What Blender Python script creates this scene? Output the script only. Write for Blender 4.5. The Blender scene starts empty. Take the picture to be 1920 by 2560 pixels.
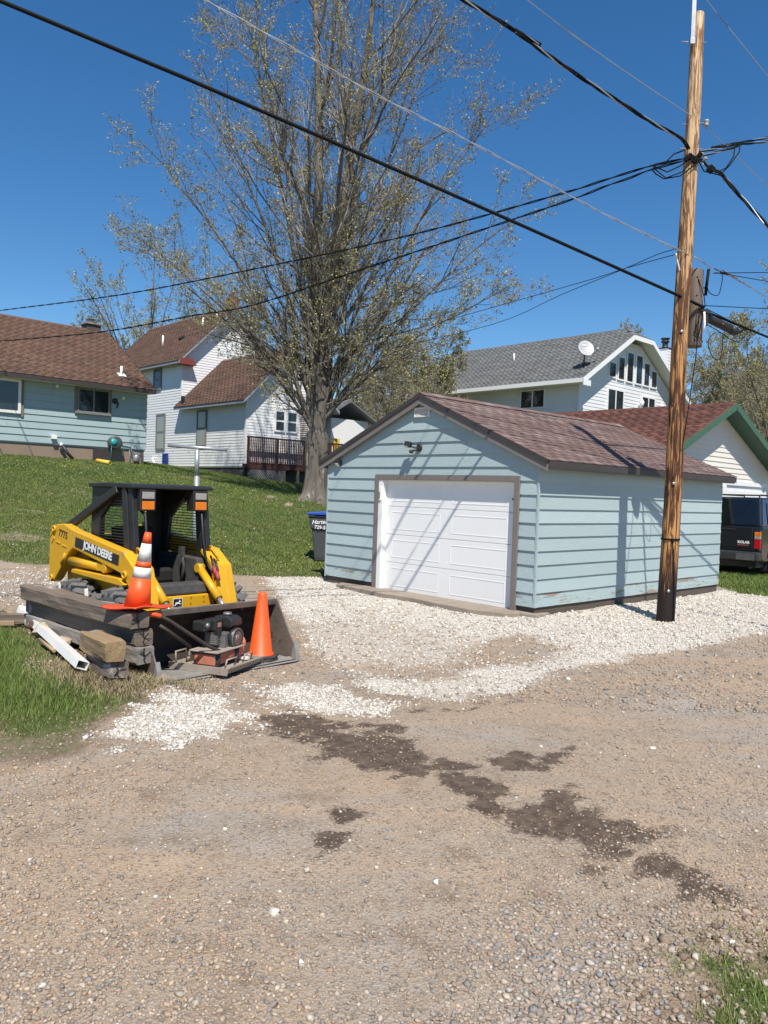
import bpy, bmesh, math, random
import numpy as np
from mathutils import Vector, Matrix, Euler

scene = bpy.context.scene
COL = scene.collection
rad = math.radians

# ------------------------------------------------------------------ camera
cam_d = bpy.data.cameras.new('camera')
cam = bpy.data.objects.new('camera', cam_d)
COL.objects.link(cam)
cam_d.sensor_fit = 'VERTICAL'
cam_d.sensor_height = 24.0
cam_d.lens = 24.0 * 1950 / 2560
cam_d.clip_start = 0.05
cam_d.clip_end = 3000
cam.matrix_world = (Matrix.Translation((0, 0, 1.65)) @ Matrix.Rotation(rad(90 - 1.42), 4, 'X')
                    @ Matrix.Rotation(rad(1.97), 4, 'Z'))
scene.camera = cam

# ------------------------------------------------------------------ light
SUN_EL = rad(56)
SUN_AZ = math.atan2(0.15, -0.989)          # towards the sun, clockwise from +Y
world = bpy.data.worlds.new('World')
scene.world = world
world.use_nodes = True
wn = world.node_tree.nodes
wl = world.node_tree.links
wn.clear()
w_out = wn.new('ShaderNodeOutputWorld')
w_bg = wn.new('ShaderNodeBackground')
w_sky = wn.new('ShaderNodeTexSky')
w_sky.sky_type = 'NISHITA'
w_sky.sun_disc = False
w_sky.sun_elevation = SUN_EL
w_sky.sun_rotation = SUN_AZ
w_sky.altitude = 300
w_sky.air_density = 1.0
w_sky.dust_density = 0.0
w_sky.ozone_density = 4.0
w_bg.inputs['Strength'].default_value = 0.098
w_hs = wn.new('ShaderNodeHueSaturation')
w_hs.inputs['Saturation'].default_value = 1.26
wl.new(w_sky.outputs[0], w_hs.inputs['Color'])
wl.new(w_hs.outputs[0], w_bg.inputs[0])
wl.new(w_bg.outputs[0], w_out.inputs[0])

sun_d = bpy.data.lights.new('sun', 'SUN')
sun_d.energy = 5.0
sun_d.angle = rad(0.53)
sun_d.color = (1.0, 0.94, 0.85)
sun = bpy.data.objects.new('sun', sun_d)
COL.objects.link(sun)
to_sun = Vector((math.sin(SUN_AZ) * math.cos(SUN_EL), math.cos(SUN_AZ) * math.cos(SUN_EL), math.sin(SUN_EL)))
sun.rotation_euler = to_sun.to_track_quat('Z', 'Y').to_euler()

scene.view_settings.view_transform = 'Standard'
scene.view_settings.look = 'None'
scene.view_settings.gamma = 1.0
scene.view_settings.use_curve_mapping = False
scene.view_settings.exposure = 0.38

# ------------------------------------------------------------------ materials
MATS = {}

def M(name, c1, c2=None, rough=0.7, metal=0.0, scale=6.0, stretch=(1, 1, 1), detail=5.0, bump=0.0,
      bscale=None, spots=None, rnd=0.0, contrast=0.5, attr=None, spec=0.5, streak=None, coat=0.0):
    """noise-mixed procedural surface. spots = (colour, scale, threshold, stretch)."""
    if name in MATS:
        return MATS[name]
    m = bpy.data.materials.new(name)
    m.use_nodes = True
    nt = m.node_tree
    N, L = nt.nodes, nt.links
    b = N['Principled BSDF']
    b.inputs['Roughness'].default_value = rough
    b.inputs['Metallic'].default_value = metal
    b.inputs['Specular IOR Level'].default_value = spec
    if coat:
        b.inputs['Coat Weight'].default_value = coat
        b.inputs['Coat Roughness'].default_value = 0.08
    tc = N.new('ShaderNodeTexCoord')
    oi = N.new('ShaderNodeObjectInfo')
    off = N.new('ShaderNodeVectorMath'); off.operation = 'MULTIPLY'
    L.new(oi.outputs['Random'], off.inputs[0]); off.inputs[1].default_value = (37, 23, 11)
    add = N.new('ShaderNodeVectorMath'); add.operation = 'ADD'
    L.new(tc.outputs['Object'], add.inputs[0]); L.new(off.outputs[0], add.inputs[1])
    mp = N.new('ShaderNodeMapping'); mp.inputs['Scale'].default_value = stretch
    L.new(add.outputs[0], mp.inputs[0])

    def noise(sc, det=detail, src=mp, r=0.55):
        n = N.new('ShaderNodeTexNoise')
        n.inputs['Scale'].default_value = sc
        n.inputs['Detail'].default_value = det
        n.inputs['Roughness'].default_value = r
        L.new(src.outputs[0], n.inputs['Vector'])
        return n

    def ramp(src, lo, hi):
        r = N.new('ShaderNodeMapRange')
        r.inputs['From Min'].default_value = lo
        r.inputs['From Max'].default_value = hi
        L.new(src, r.inputs['Value'])
        return r.outputs[0]

    def mix(fac, a, bb):
        x = N.new('ShaderNodeMix'); x.data_type = 'RGBA'
        if isinstance(fac, float): x.inputs['Factor'].default_value = fac
        else: L.new(fac, x.inputs['Factor'])
        for sock, val in ((x.inputs['A'], a), (x.inputs['B'], bb)):
            if isinstance(val, tuple): sock.default_value = (*val, 1)
            else: L.new(val, sock)
        return x.outputs['Result']

    n1 = noise(scale)
    if c2 is None:
        c2 = tuple(v * 0.82 for v in c1)
    w = 0.5 * (1 - contrast) * 0.6 + 0.04
    col = mix(ramp(n1.outputs['Fac'], 0.5 - w - 0.06, 0.5 + w + 0.06), c1, c2)
    if attr:
        a = N.new('ShaderNodeAttribute'); a.attribute_name = attr[0]
        cr = N.new('ShaderNodeValToRGB')
        cols = attr[1]
        while len(cr.color_ramp.elements) < len(cols):
            cr.color_ramp.elements.new(0.5)
        for i, cc in enumerate(cols):
            cr.color_ramp.elements[i].position = i / (len(cols) - 1)
            cr.color_ramp.elements[i].color = (*cc, 1)
        L.new(a.outputs['Fac'], cr.inputs[0])
        mm = N.new('ShaderNodeMix'); mm.data_type = 'RGBA'; mm.blend_type = 'MULTIPLY'
        mm.inputs['Factor'].default_value = 1.0
        L.new(cr.outputs[0], mm.inputs['A']); L.new(col, mm.inputs['B'])
        col = mm.outputs['Result']
    for sp in (spots or []):
        mp2 = N.new('ShaderNodeMapping')
        mp2.inputs['Scale'].default_value = sp[3] if len(sp) > 3 else (1, 1, 1)
        mp2.inputs['Location'].default_value = (3.1 * sp[1], 1.7, 5.3)
        L.new(add.outputs[0], mp2.inputs[0])
        n2 = noise(sp[1], 6.0, mp2, 0.65)
        col = mix(ramp(n2.outputs['Fac'], sp[2], sp[2] + 0.05), col, sp[0])
    if rnd:
        hs = N.new('ShaderNodeHueSaturation')
        v = N.new('ShaderNodeMapRange')
        v.inputs['To Min'].default_value = 1 - rnd
        v.inputs['To Max'].default_value = 1 + rnd
        L.new(oi.outputs['Random'], v.inputs['Value'])
        L.new(v.outputs[0], hs.inputs['Value']); L.new(col, hs.inputs['Color'])
        col = hs.outputs[0]
    L.new(col, b.inputs['Base Color'])
    if bump:
        bn = N.new('ShaderNodeBump')
        bn.inputs['Strength'].default_value = bump
        bn.inputs['Distance'].default_value = 0.02
        n3 = noise(bscale or scale * 4, 6.0)
        L.new(n3.outputs['Fac'], bn.inputs['Height'])
        L.new(bn.outputs[0], b.inputs['Normal'])
    MATS[name] = m
    return m

TEAL = M('teal_paint', (0.365, 0.45, 0.455), (0.335, 0.42, 0.43), 0.62, scale=3, stretch=(0.5, 0.5, 2), bump=0.25, bscale=30,
         spots=[((0.17, 0.20, 0.20), 11.0, 0.665, (0.35, 0.35, 5)), ((0.33, 0.42, 0.43), 26.0, 0.66, (0.2, 0.2, 2))], rnd=0.07, contrast=0.3)
TEAL_LOW = M('teal_paint_worn', (0.36, 0.44, 0.445), (0.32, 0.40, 0.405), 0.7, scale=3, stretch=(0.5, 0.5, 2), bump=0.3, bscale=30,
             spots=[((0.27, 0.22, 0.17), 3.5, 0.56, (0.35, 0.35, 2.4)), ((0.24, 0.25, 0.23), 7.0, 0.58, (0.3, 0.3, 2)), ((0.17, 0.18, 0.17), 9.0, 0.62, (0.35, 0.35, 5))], contrast=0.3)
TEAL2 = M('teal_house_paint', (0.33, 0.42, 0.43), (0.30, 0.395, 0.405), 0.6, scale=2, rnd=0.04, contrast=0.3)
TAUPE = M('taupe_trim', (0.19, 0.165, 0.15), (0.165, 0.145, 0.13), 0.65, scale=8, bump=0.1)
DARKTRIM = M('dark_brown_trim', (0.040, 0.033, 0.031), (0.055, 0.045, 0.042), 0.55, scale=6, bump=0.1)
WHITE = M('white_paint', (0.80, 0.80, 0.79), (0.77, 0.77, 0.76), 0.45, scale=3, bump=0.03, contrast=0.3)
WHITE_W = M('white_plastic', (0.78, 0.77, 0.74), (0.70, 0.68, 0.64), 0.5, scale=5, spots=[((0.45, 0.40, 0.33), 6.0, 0.66)])
VINYL = M('white_vinyl', (0.78, 0.78, 0.77), (0.72, 0.72, 0.72), 0.55, scale=0.8, contrast=0.3,
          spots=[((0.55, 0.54, 0.50), 1.2, 0.66, (1, 1, 2))])
CREAM = M('cream_vinyl', (0.74, 0.70, 0.63), (0.70, 0.66, 0.60), 0.55, scale=1.5, contrast=0.3)
CONC = M('concrete', (0.30, 0.25, 0.20), (0.22, 0.18, 0.14), 0.9, scale=5, bump=0.4, bscale=60, spots=[((0.14, 0.11, 0.09), 4.0, 0.62)])
FOUND = M('foundation_paint', (0.27, 0.20, 0.15), (0.23, 0.17, 0.13), 0.85, scale=2, bump=0.3, bscale=20)
STONE = M('dark_fieldstone', (0.10, 0.095, 0.09), (0.05, 0.045, 0.045), 0.9, scale=4, bump=0.6, bscale=6, contrast=0.7)
ROTWOOD = M('rotten_sill', (0.07, 0.055, 0.045), (0.11, 0.085, 0.065), 0.9, scale=9, stretch=(0.4, 0.4, 2), bump=0.5)
GLASS = M('window_glass', (0.012, 0.016, 0.020), (0.02, 0.03, 0.04), 0.04, scale=0.7, spec=0.8)
BLIND = M('pale_blind_glass', (0.30, 0.30, 0.28), (0.22, 0.23, 0.22), 0.08, scale=1.0, spec=0.7)
GREYFR = M('grey_window_frame', (0.20, 0.20, 0.185), None, 0.6, scale=6)
METAL = M('galvanised', (0.45, 0.47, 0.49), (0.36, 0.38, 0.40), 0.45, 0.6, scale=9, bump=0.05)
BLACKP = M('black_plastic', (0.014, 0.014, 0.015), (0.024, 0.024, 0.025), 0.5, scale=8, bump=0.05)
RUBBERC = M('cable_rubber', (0.006, 0.006, 0.0065), (0.010, 0.010, 0.010), 0.75, scale=20, spec=0.15)

def shingle_mat(name, cols, bump=0.5):
    return M(name, (1, 1, 1), (0.80, 0.79, 0.78), 0.95, scale=30, attr=('rnd', cols), bump=bump, bscale=160, spec=0.2,
             spots=[])

SH_GAR = shingle_mat('garage_shingle', [(0.18, 0.118, 0.106), (0.215, 0.148, 0.135), (0.165, 0.108, 0.097), (0.245, 0.182, 0.17), (0.195, 0.125, 0.112), (0.27, 0.215, 0.205)])
SH_BRN = shingle_mat('brown_shingle', [(0.135, 0.082, 0.060), (0.165, 0.098, 0.072), (0.105, 0.066, 0.052), (0.185, 0.112, 0.082)])
SH_RED = shingle_mat('red_brown_shingle', [(0.155, 0.068, 0.055), (0.115, 0.055, 0.045), (0.19, 0.085, 0.066), (0.10, 0.05, 0.042)])
SH_GRY = shingle_mat('grey_shingle', [(0.155, 0.16, 0.16), (0.20, 0.205, 0.205), (0.125, 0.13, 0.13), (0.23, 0.235, 0.23)])

# ------------------------------------------------------------------ mesh helpers
def tag(o, label=None, cat=None, group=None, kind=None):
    if label: o['label'] = label
    if cat: o['category'] = cat
    if group: o['group'] = group
    if kind: o['kind'] = kind
    return o

def empty(name, loc=(0, 0, 0), rz=0.0, label=None, cat=None, group=None, parent=None):
    o = bpy.data.objects.new(name, None)
    o.empty_display_size = 0.2
    COL.objects.link(o)
    o.location = loc
    o.rotation_euler = (0, 0, rz)
    if parent: o.parent = parent
    return tag(o, label, cat, group)

def link(name, me, mats, parent=None, smooth=False, bevel=0.0, kind=None):
    if not isinstance(mats, (list, tuple)): mats = [mats]
    for m in mats:
        me.materials.append(m)
    o = bpy.data.objects.new(name, me)
    COL.objects.link(o)
    if parent: o.parent = parent
    if smooth:
        me.polygons.foreach_set('use_smooth', [True] * len(me.polygons))
    if bevel:
        md = o.modifiers.new('bevel', 'BEVEL')
        md.width = bevel; md.segments = 2; md.limit_method = 'ANGLE'; md.angle_limit = rad(35)
    if kind: o['kind'] = kind
    return o

def rotm(rx=0, ry=0, rz=0):
    return Euler((rx, ry, rz)).to_matrix()

class MB:
    def __init__(s): s.v = []; s.f = []; s.mi = []; s.cur = 0; s.sm = []
    def add(s, vs, fs, smooth=False):
        o = len(s.v); s.v += [tuple(v) for v in vs]
        for f in fs:
            s.f.append(tuple(o + i for i in f)); s.mi.append(s.cur); s.sm.append(smooth)
        return s
    def box(s, c, d, R=None):
        c = Vector(c); h = Vector(d) / 2
        vs = [Vector((x * h.x, y * h.y, z * h.z)) for x in (-1, 1) for y in (-1, 1) for z in (-1, 1)]
        if R is not None: vs = [R @ v for v in vs]
        return s.add([c + v for v in vs], [(0, 1, 3, 2), (4, 6, 7, 5), (0, 4, 5, 1), (2, 3, 7, 6), (0, 2, 6, 4), (1, 5, 7, 3)])
    def b2(s, a, b):
        a = Vector(a); b = Vector(b)
        return s.box((a + b) / 2, [abs(x) for x in (b - a)])
    def bar(s, p0, p1, w, h, up=(0, 0, 1)):
        p0 = Vector(p0); p1 = Vector(p1); t = (p1 - p0).normalized()
        sd = t.cross(Vector(up)).normalized() * (w / 2); u = sd.cross(t).normalized() * (h / 2)
        vs = [p + a * sd + b * u for p in (p0, p1) for a, b in ((-1, -1), (1, -1), (1, 1), (-1, 1))]
        return s.add(vs, [(0, 1, 2, 3), (7, 6, 5, 4), (0, 4, 5, 1), (1, 5, 6, 2), (2, 6, 7, 3), (3, 7, 4, 0)])
    def prism(s, pts, off):
        """polygon pts (3d) extruded by vector off"""
        n = len(pts); off = Vector(off); pts = [Vector(p) for p in pts]
        vs = pts + [p + off for p in pts]
        return s.add(vs, [tuple(range(n))[::-1], tuple(range(n, 2 * n))] + [(i, (i + 1) % n, n + (i + 1) % n, n + i) for i in range(n)])
    def quad(s, a, b, c, d): return s.add([a, b, c, d], [(0, 1, 2, 3)])
    def tube(s, pts, r, n=8, caps=True):
        pts = [Vector(p) for p in pts]; k = len(pts)
        rr = [r] * k if not isinstance(r, (list, tuple)) else r
        vs = []; ref = None
        for i in range(k):
            t = (pts[min(i + 1, k - 1)] - pts[max(i - 1, 0)]).normalized()
            if ref is None: ref = t.orthogonal().normalized()
            a = (ref - t * ref.dot(t)).normalized(); ref = a; b = t.cross(a)
            vs += [pts[i] + (a * math.cos(2 * math.pi * j / n) + b * math.sin(2 * math.pi * j / n)) * rr[i] for j in range(n)]
        fs = [(i * n + j, i * n + (j + 1) % n, (i + 1) * n + (j + 1) % n, (i + 1) * n + j) for i in range(k - 1) for j in range(n)]
        s.add(vs, fs, True)
        if caps:
            o = len(s.v) - k * n
            s.f += [tuple(o + j for j in range(n))[::-1], tuple(o + (k - 1) * n + j for j in range(n))]
            s.mi += [s.cur] * 2; s.sm += [False] * 2
        return s
    def lathe(s, prof, c=(0, 0, 0), n=20, R=None, smooth=True):
        c = Vector(c); vs = []
        for r, z in prof:
            for j in range(n):
                v = Vector((r * math.cos(2 * math.pi * j / n), r * math.sin(2 * math.pi * j / n), z))
                vs.append(c + (R @ v if R is not None else v))
        k = len(prof)
        fs = [(i * n + j, i * n + (j + 1) % n, (i + 1) * n + (j + 1) % n, (i + 1) * n + j) for i in range(k - 1) for j in range(n)]
        s.add(vs, fs, smooth)
        o = len(s.v) - k * n
        for q, rev in ((0, True), (k - 1, False)):
            if prof[q][0] > 1e-6:
                f = tuple(o + q * n + j for j in range(n))
                s.f.append(f[::-1] if rev else f); s.mi.append(s.cur); s.sm.append(False)
        return s
    def mesh(s, name):
        me = bpy.data.meshes.new(name)
        me.from_pydata(s.v, [], s.f)
        me.polygons.foreach_set('material_index', s.mi)
        me.polygons.foreach_set('use_smooth', s.sm)
        me.update()
        return me
    def build(s, name, mats, parent=None, bevel=0.0, kind=None):
        me = s.mesh(name)
        bm = bmesh.new(); bm.from_mesh(me)
        bmesh.ops.recalc_face_normals(bm, faces=bm.faces)
        bm.to_mesh(me); bm.free()
        return link(name, me, mats, parent, bevel=bevel, kind=kind)

def np_mesh(name, V, F, col=None, smooth=False, attr='col', fl=None):
    me = bpy.data.meshes.new(name)
    V = np.asarray(V, np.float32).reshape(-1, 3); F = np.asarray(F, np.int32)
    k = F.shape[1]; n = len(F)
    me.vertices.add(len(V)); me.vertices.foreach_set('co', V.ravel())
    me.loops.add(n * k); me.loops.foreach_set('vertex_index', F.ravel())
    me.polygons.add(n); me.polygons.foreach_set('loop_start', np.arange(0, n * k, k, dtype=np.int32))
    me.update(calc_edges=True)
    if smooth: me.polygons.foreach_set('use_smooth', np.ones(n, bool))
    if col is not None:
        a = me.attributes.new(attr, 'FLOAT_COLOR', 'POINT')
        c = np.ones((len(V), 4), np.float32); c[:, :3] = col
        a.data.foreach_set('color', c.ravel())
    for nm, arr in (fl or {}).items():
        a = me.attributes.new(nm, 'FLOAT', 'POINT')
        a.data.foreach_set('value', np.asarray(arr, np.float32))
    return me

def text_mesh(txt, size, bold=0.0, shear=0.0, extrude=0.001, space=1.0):
    cu = bpy.data.curves.new('txt', 'FONT')
    cu.body = txt; cu.size = size; cu.offset = bold; cu.shear = shear; cu.extrude = extrude
    cu.align_x = 'CENTER'; cu.align_y = 'CENTER'; cu.space_character = space
    cu.resolution_u = 3
    o = bpy.data.objects.new('txt', cu)
    COL.objects.link(o)
    bpy.context.view_layer.update()
    dg = bpy.context.evaluated_depsgraph_get()
    me = bpy.data.meshes.new_from_object(o.evaluated_get(dg))
    bpy.data.objects.remove(o)
    return me

def text_obj(name, txt, size, mat, parent, origin, U, V, **kw):
    """lettering lying in the plane U (reading direction), V (up)"""
    me = text_mesh(txt, size, **kw)
    U = Vector(U).normalized(); V = Vector(V); V = (V - U * V.dot(U)).normalized(); W = U.cross(V)
    Mx = Matrix((U, V, W)).transposed().to_4x4(); Mx.translation = Vector(origin)
    me.transform(Mx)
    me.materials.clear()
    return link(name, me, mat, parent)

# lap siding board: O origin (z used as base), U along, N outward
def lap(name, mat, parent, O, U, N, ub, ut, z0, z1, tb=0.024, tt=0.003, mb=None):
    O = Vector(O); U = Vector(U); N = Vector(N)
    z = Vector((0, 0, 1))
    def P(u, zz, n): return O + U * u + z * zz + N * n
    vs = [P(ub[0], z0, 0), P(ub[1], z0, 0), P(ut[1], z1, 0), P(ut[0], z1, 0),
          P(ub[0], z0, tb), P(ub[1], z0, tb), P(ut[1], z1, tt), P(ut[0], z1, tt)]
    fs = [(0, 1, 2, 3), (4, 7, 6, 5), (0, 4, 5, 1), (1, 5, 6, 2), (2, 6, 7, 3), (3, 7, 4, 0)]
    if mb is not None:
        mb.add(vs, fs); return None
    m = MB(); m.add(vs, fs)
    return m.build(name, mat, parent)

def siding_mesh(name, mat, parent, O, U, N, u0, u1, z0, z1, ex, clip=None, tb=0.016):
    """all courses of a wall too fine to pick apart, one part"""
    m = MB(); z = z0
    while z < z1 - 1e-4:
        zt = min(z + ex, z1)
        a0, a1, b0, b1 = u0, u1, u0, u1
        if clip:
            a0, a1 = max(u0, clip(z)[0]), min(u1, clip(z)[1]); b0, b1 = max(u0, clip(zt)[0]), min(u1, clip(zt)[1])
            if a1 - a0 < 0.05: break
            if b1 < b0: b0 = b1 = (b0 + b1) / 2
        lap('', None, None, O, U, N, (a0, a1), (b0, b1), z, zt, tb, 0.003, mb=m)
        z += ex
    return m.build(name, mat, parent, kind='stuff')

_tabs = {}
def shingle_roof(parent, O, U, V, width, length, mat, course=0.14, tab=0.30, singles=0, seed=1, clip=None, pick=None):
    """O eave corner, U along eave (unit), V up slope (unit). singles: the tabs built one by one"""
    rng = random.Random(seed)
    O = Vector(O); U = Vector(U); V = Vector(V); N = U.cross(V).normalized()
    if N.z < 0: N = -N
    cells = []
    nr = int(math.ceil(length / course)); nc = int(math.ceil(width / tab)) + 1
    for r in range(nr):
        off = (r % 2) * tab * 0.5 + (r % 3) * 0.03
        run = 0
        for c in range(nc):
            u0 = max(0, c * tab - off); u1 = min(width, (c + 1) * tab - off)
            if u1 - u0 < 0.04: continue
            v0 = r * course; v1 = min(v0 + course * 1.15, length + 0.02)
            if clip and not clip((u0 + u1) / 2, v0): continue
            if run <= 0: val = rng.random(); run = rng.choice((1, 1, 2, 3))
            run -= 1
            cells.append((u0, u1, v0, v1, min(1, max(0, val + rng.uniform(-.08, .08)))))
    def geo(u0, u1, v0, v1):
        t = 0.012; g = 0.003
        a, b = u0 + g, u1 - g
        lo, hi = 0.004, -0.001
        P = lambda u, v, n: U * u + V * v + N * n
        return ([P(a, v0, lo), P(b, v0, lo), P(b, v1, hi), P(a, v1, hi),
                 P(a, v0, lo + t), P(b, v0, lo + t), P(b, v1, hi + t * .5), P(a, v1, hi + t * .5)],
                [(4, 5, 6, 7), (0, 1, 5, 4), (1, 2, 6, 5), (3, 0, 4, 7), (2, 3, 7, 6)])
    order = sorted(cells, key=pick) if pick else cells
    ones, rest = order[:singles], order[singles:]
    cache = {}
    for (u0, u1, v0, v1, val) in ones:
        key = (round(u1 - u0, 2), round(v1 - v0, 3), int(val * 9.99))
        if key not in cache:
            vs, fs = geo(0, u1 - u0, 0, v1 - v0)
            me = np_mesh('shingle', [tuple(x) for x in vs], fs, fl={'rnd': [(key[2] + .5) / 10] * 8})
            me.materials.append(mat)
            cache[key] = me
        o = bpy.data.objects.new('shingle', cache[key])
        COL.objects.link(o); o.parent = parent
        o.location = O + U * u0 + V * v0
    if rest:
        V_, F_, A_ = [], [], []
        for (u0, u1, v0, v1, val) in rest:
            vs, fs = geo(u0, u1, v0, v1); o = len(V_)
            V_ += [tuple(O + x) for x in vs]; F_ += [tuple(o + i for i in f) for f in fs]; A_ += [val] * 8
        me = np_mesh('shingle_courses', V_, F_, fl={'rnd': A_})
        link('shingle_courses', me, mat, parent, kind='stuff')

def window(parent, O, U, N, u0, u1, z0, z1, fmat, gmat, fw=0.06, style='plain', out=0.05, sill=False, name='window'):
    """frame part > pane(s). U along wall, N outward, local coords of parent"""
    O = Vector(O); U = Vector(U); N = Vector(N); Z = Vector((0, 0, 1))
    P = lambda u, z, n: O + U * u + Z * z + N * n
    def slab(m, a, b, c, d, n0, n1):
        m.prism([P(a, c, n0), P(b, c, n0), P(b, d, n0), P(a, d, n0)], N * (n1 - n0))
    m = MB()
    slab(m, u0, u0 + fw, z0, z1, 0.0, out); slab(m, u1 - fw, u1, z0, z1, 0.0, out)
    slab(m, u0 + fw, u1 - fw, z0, z0 + fw, 0.0, out - .002); slab(m, u0 + fw, u1 - fw, z1 - fw, z1, 0.0, out - .002)
    fr = m.build(name, fmat, parent)
    um = (u0 + u1) / 2; zm = (z0 + z1) / 2; a, b, c, d = u0 + fw, u1 - fw, z0 + fw, z1 - fw
    panes = [(a, b, c, d)]
    k = fw * 0.5
    m = MB(); bars = False
    if style in ('slider', 'pair'):
        slab(m, um - k, um + k, c, d, 0.0, out - .008); bars = True
        panes = [(a, um - k, c, d), (um + k, b, c, d)]
    if style == 'hung':
        slab(m, a, b, zm - k, zm + k, 0.0, out - .008); bars = True
        panes = [(a, b, c, zm - k), (a, b, zm + k, d)]
    if bars: m.build('mullion', fmat, fr)
    for q in panes:
        m = MB(); slab(m, *q, 0.0, out - .02)
        m.build('pane', gmat, fr)
    if sill:
        m = MB(); slab(m, u0 - .04, u1 + .04, z0 - .05, z0 - .002, 0.0, out + .04); m.build('sill', fmat, fr)
    return fr

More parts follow.
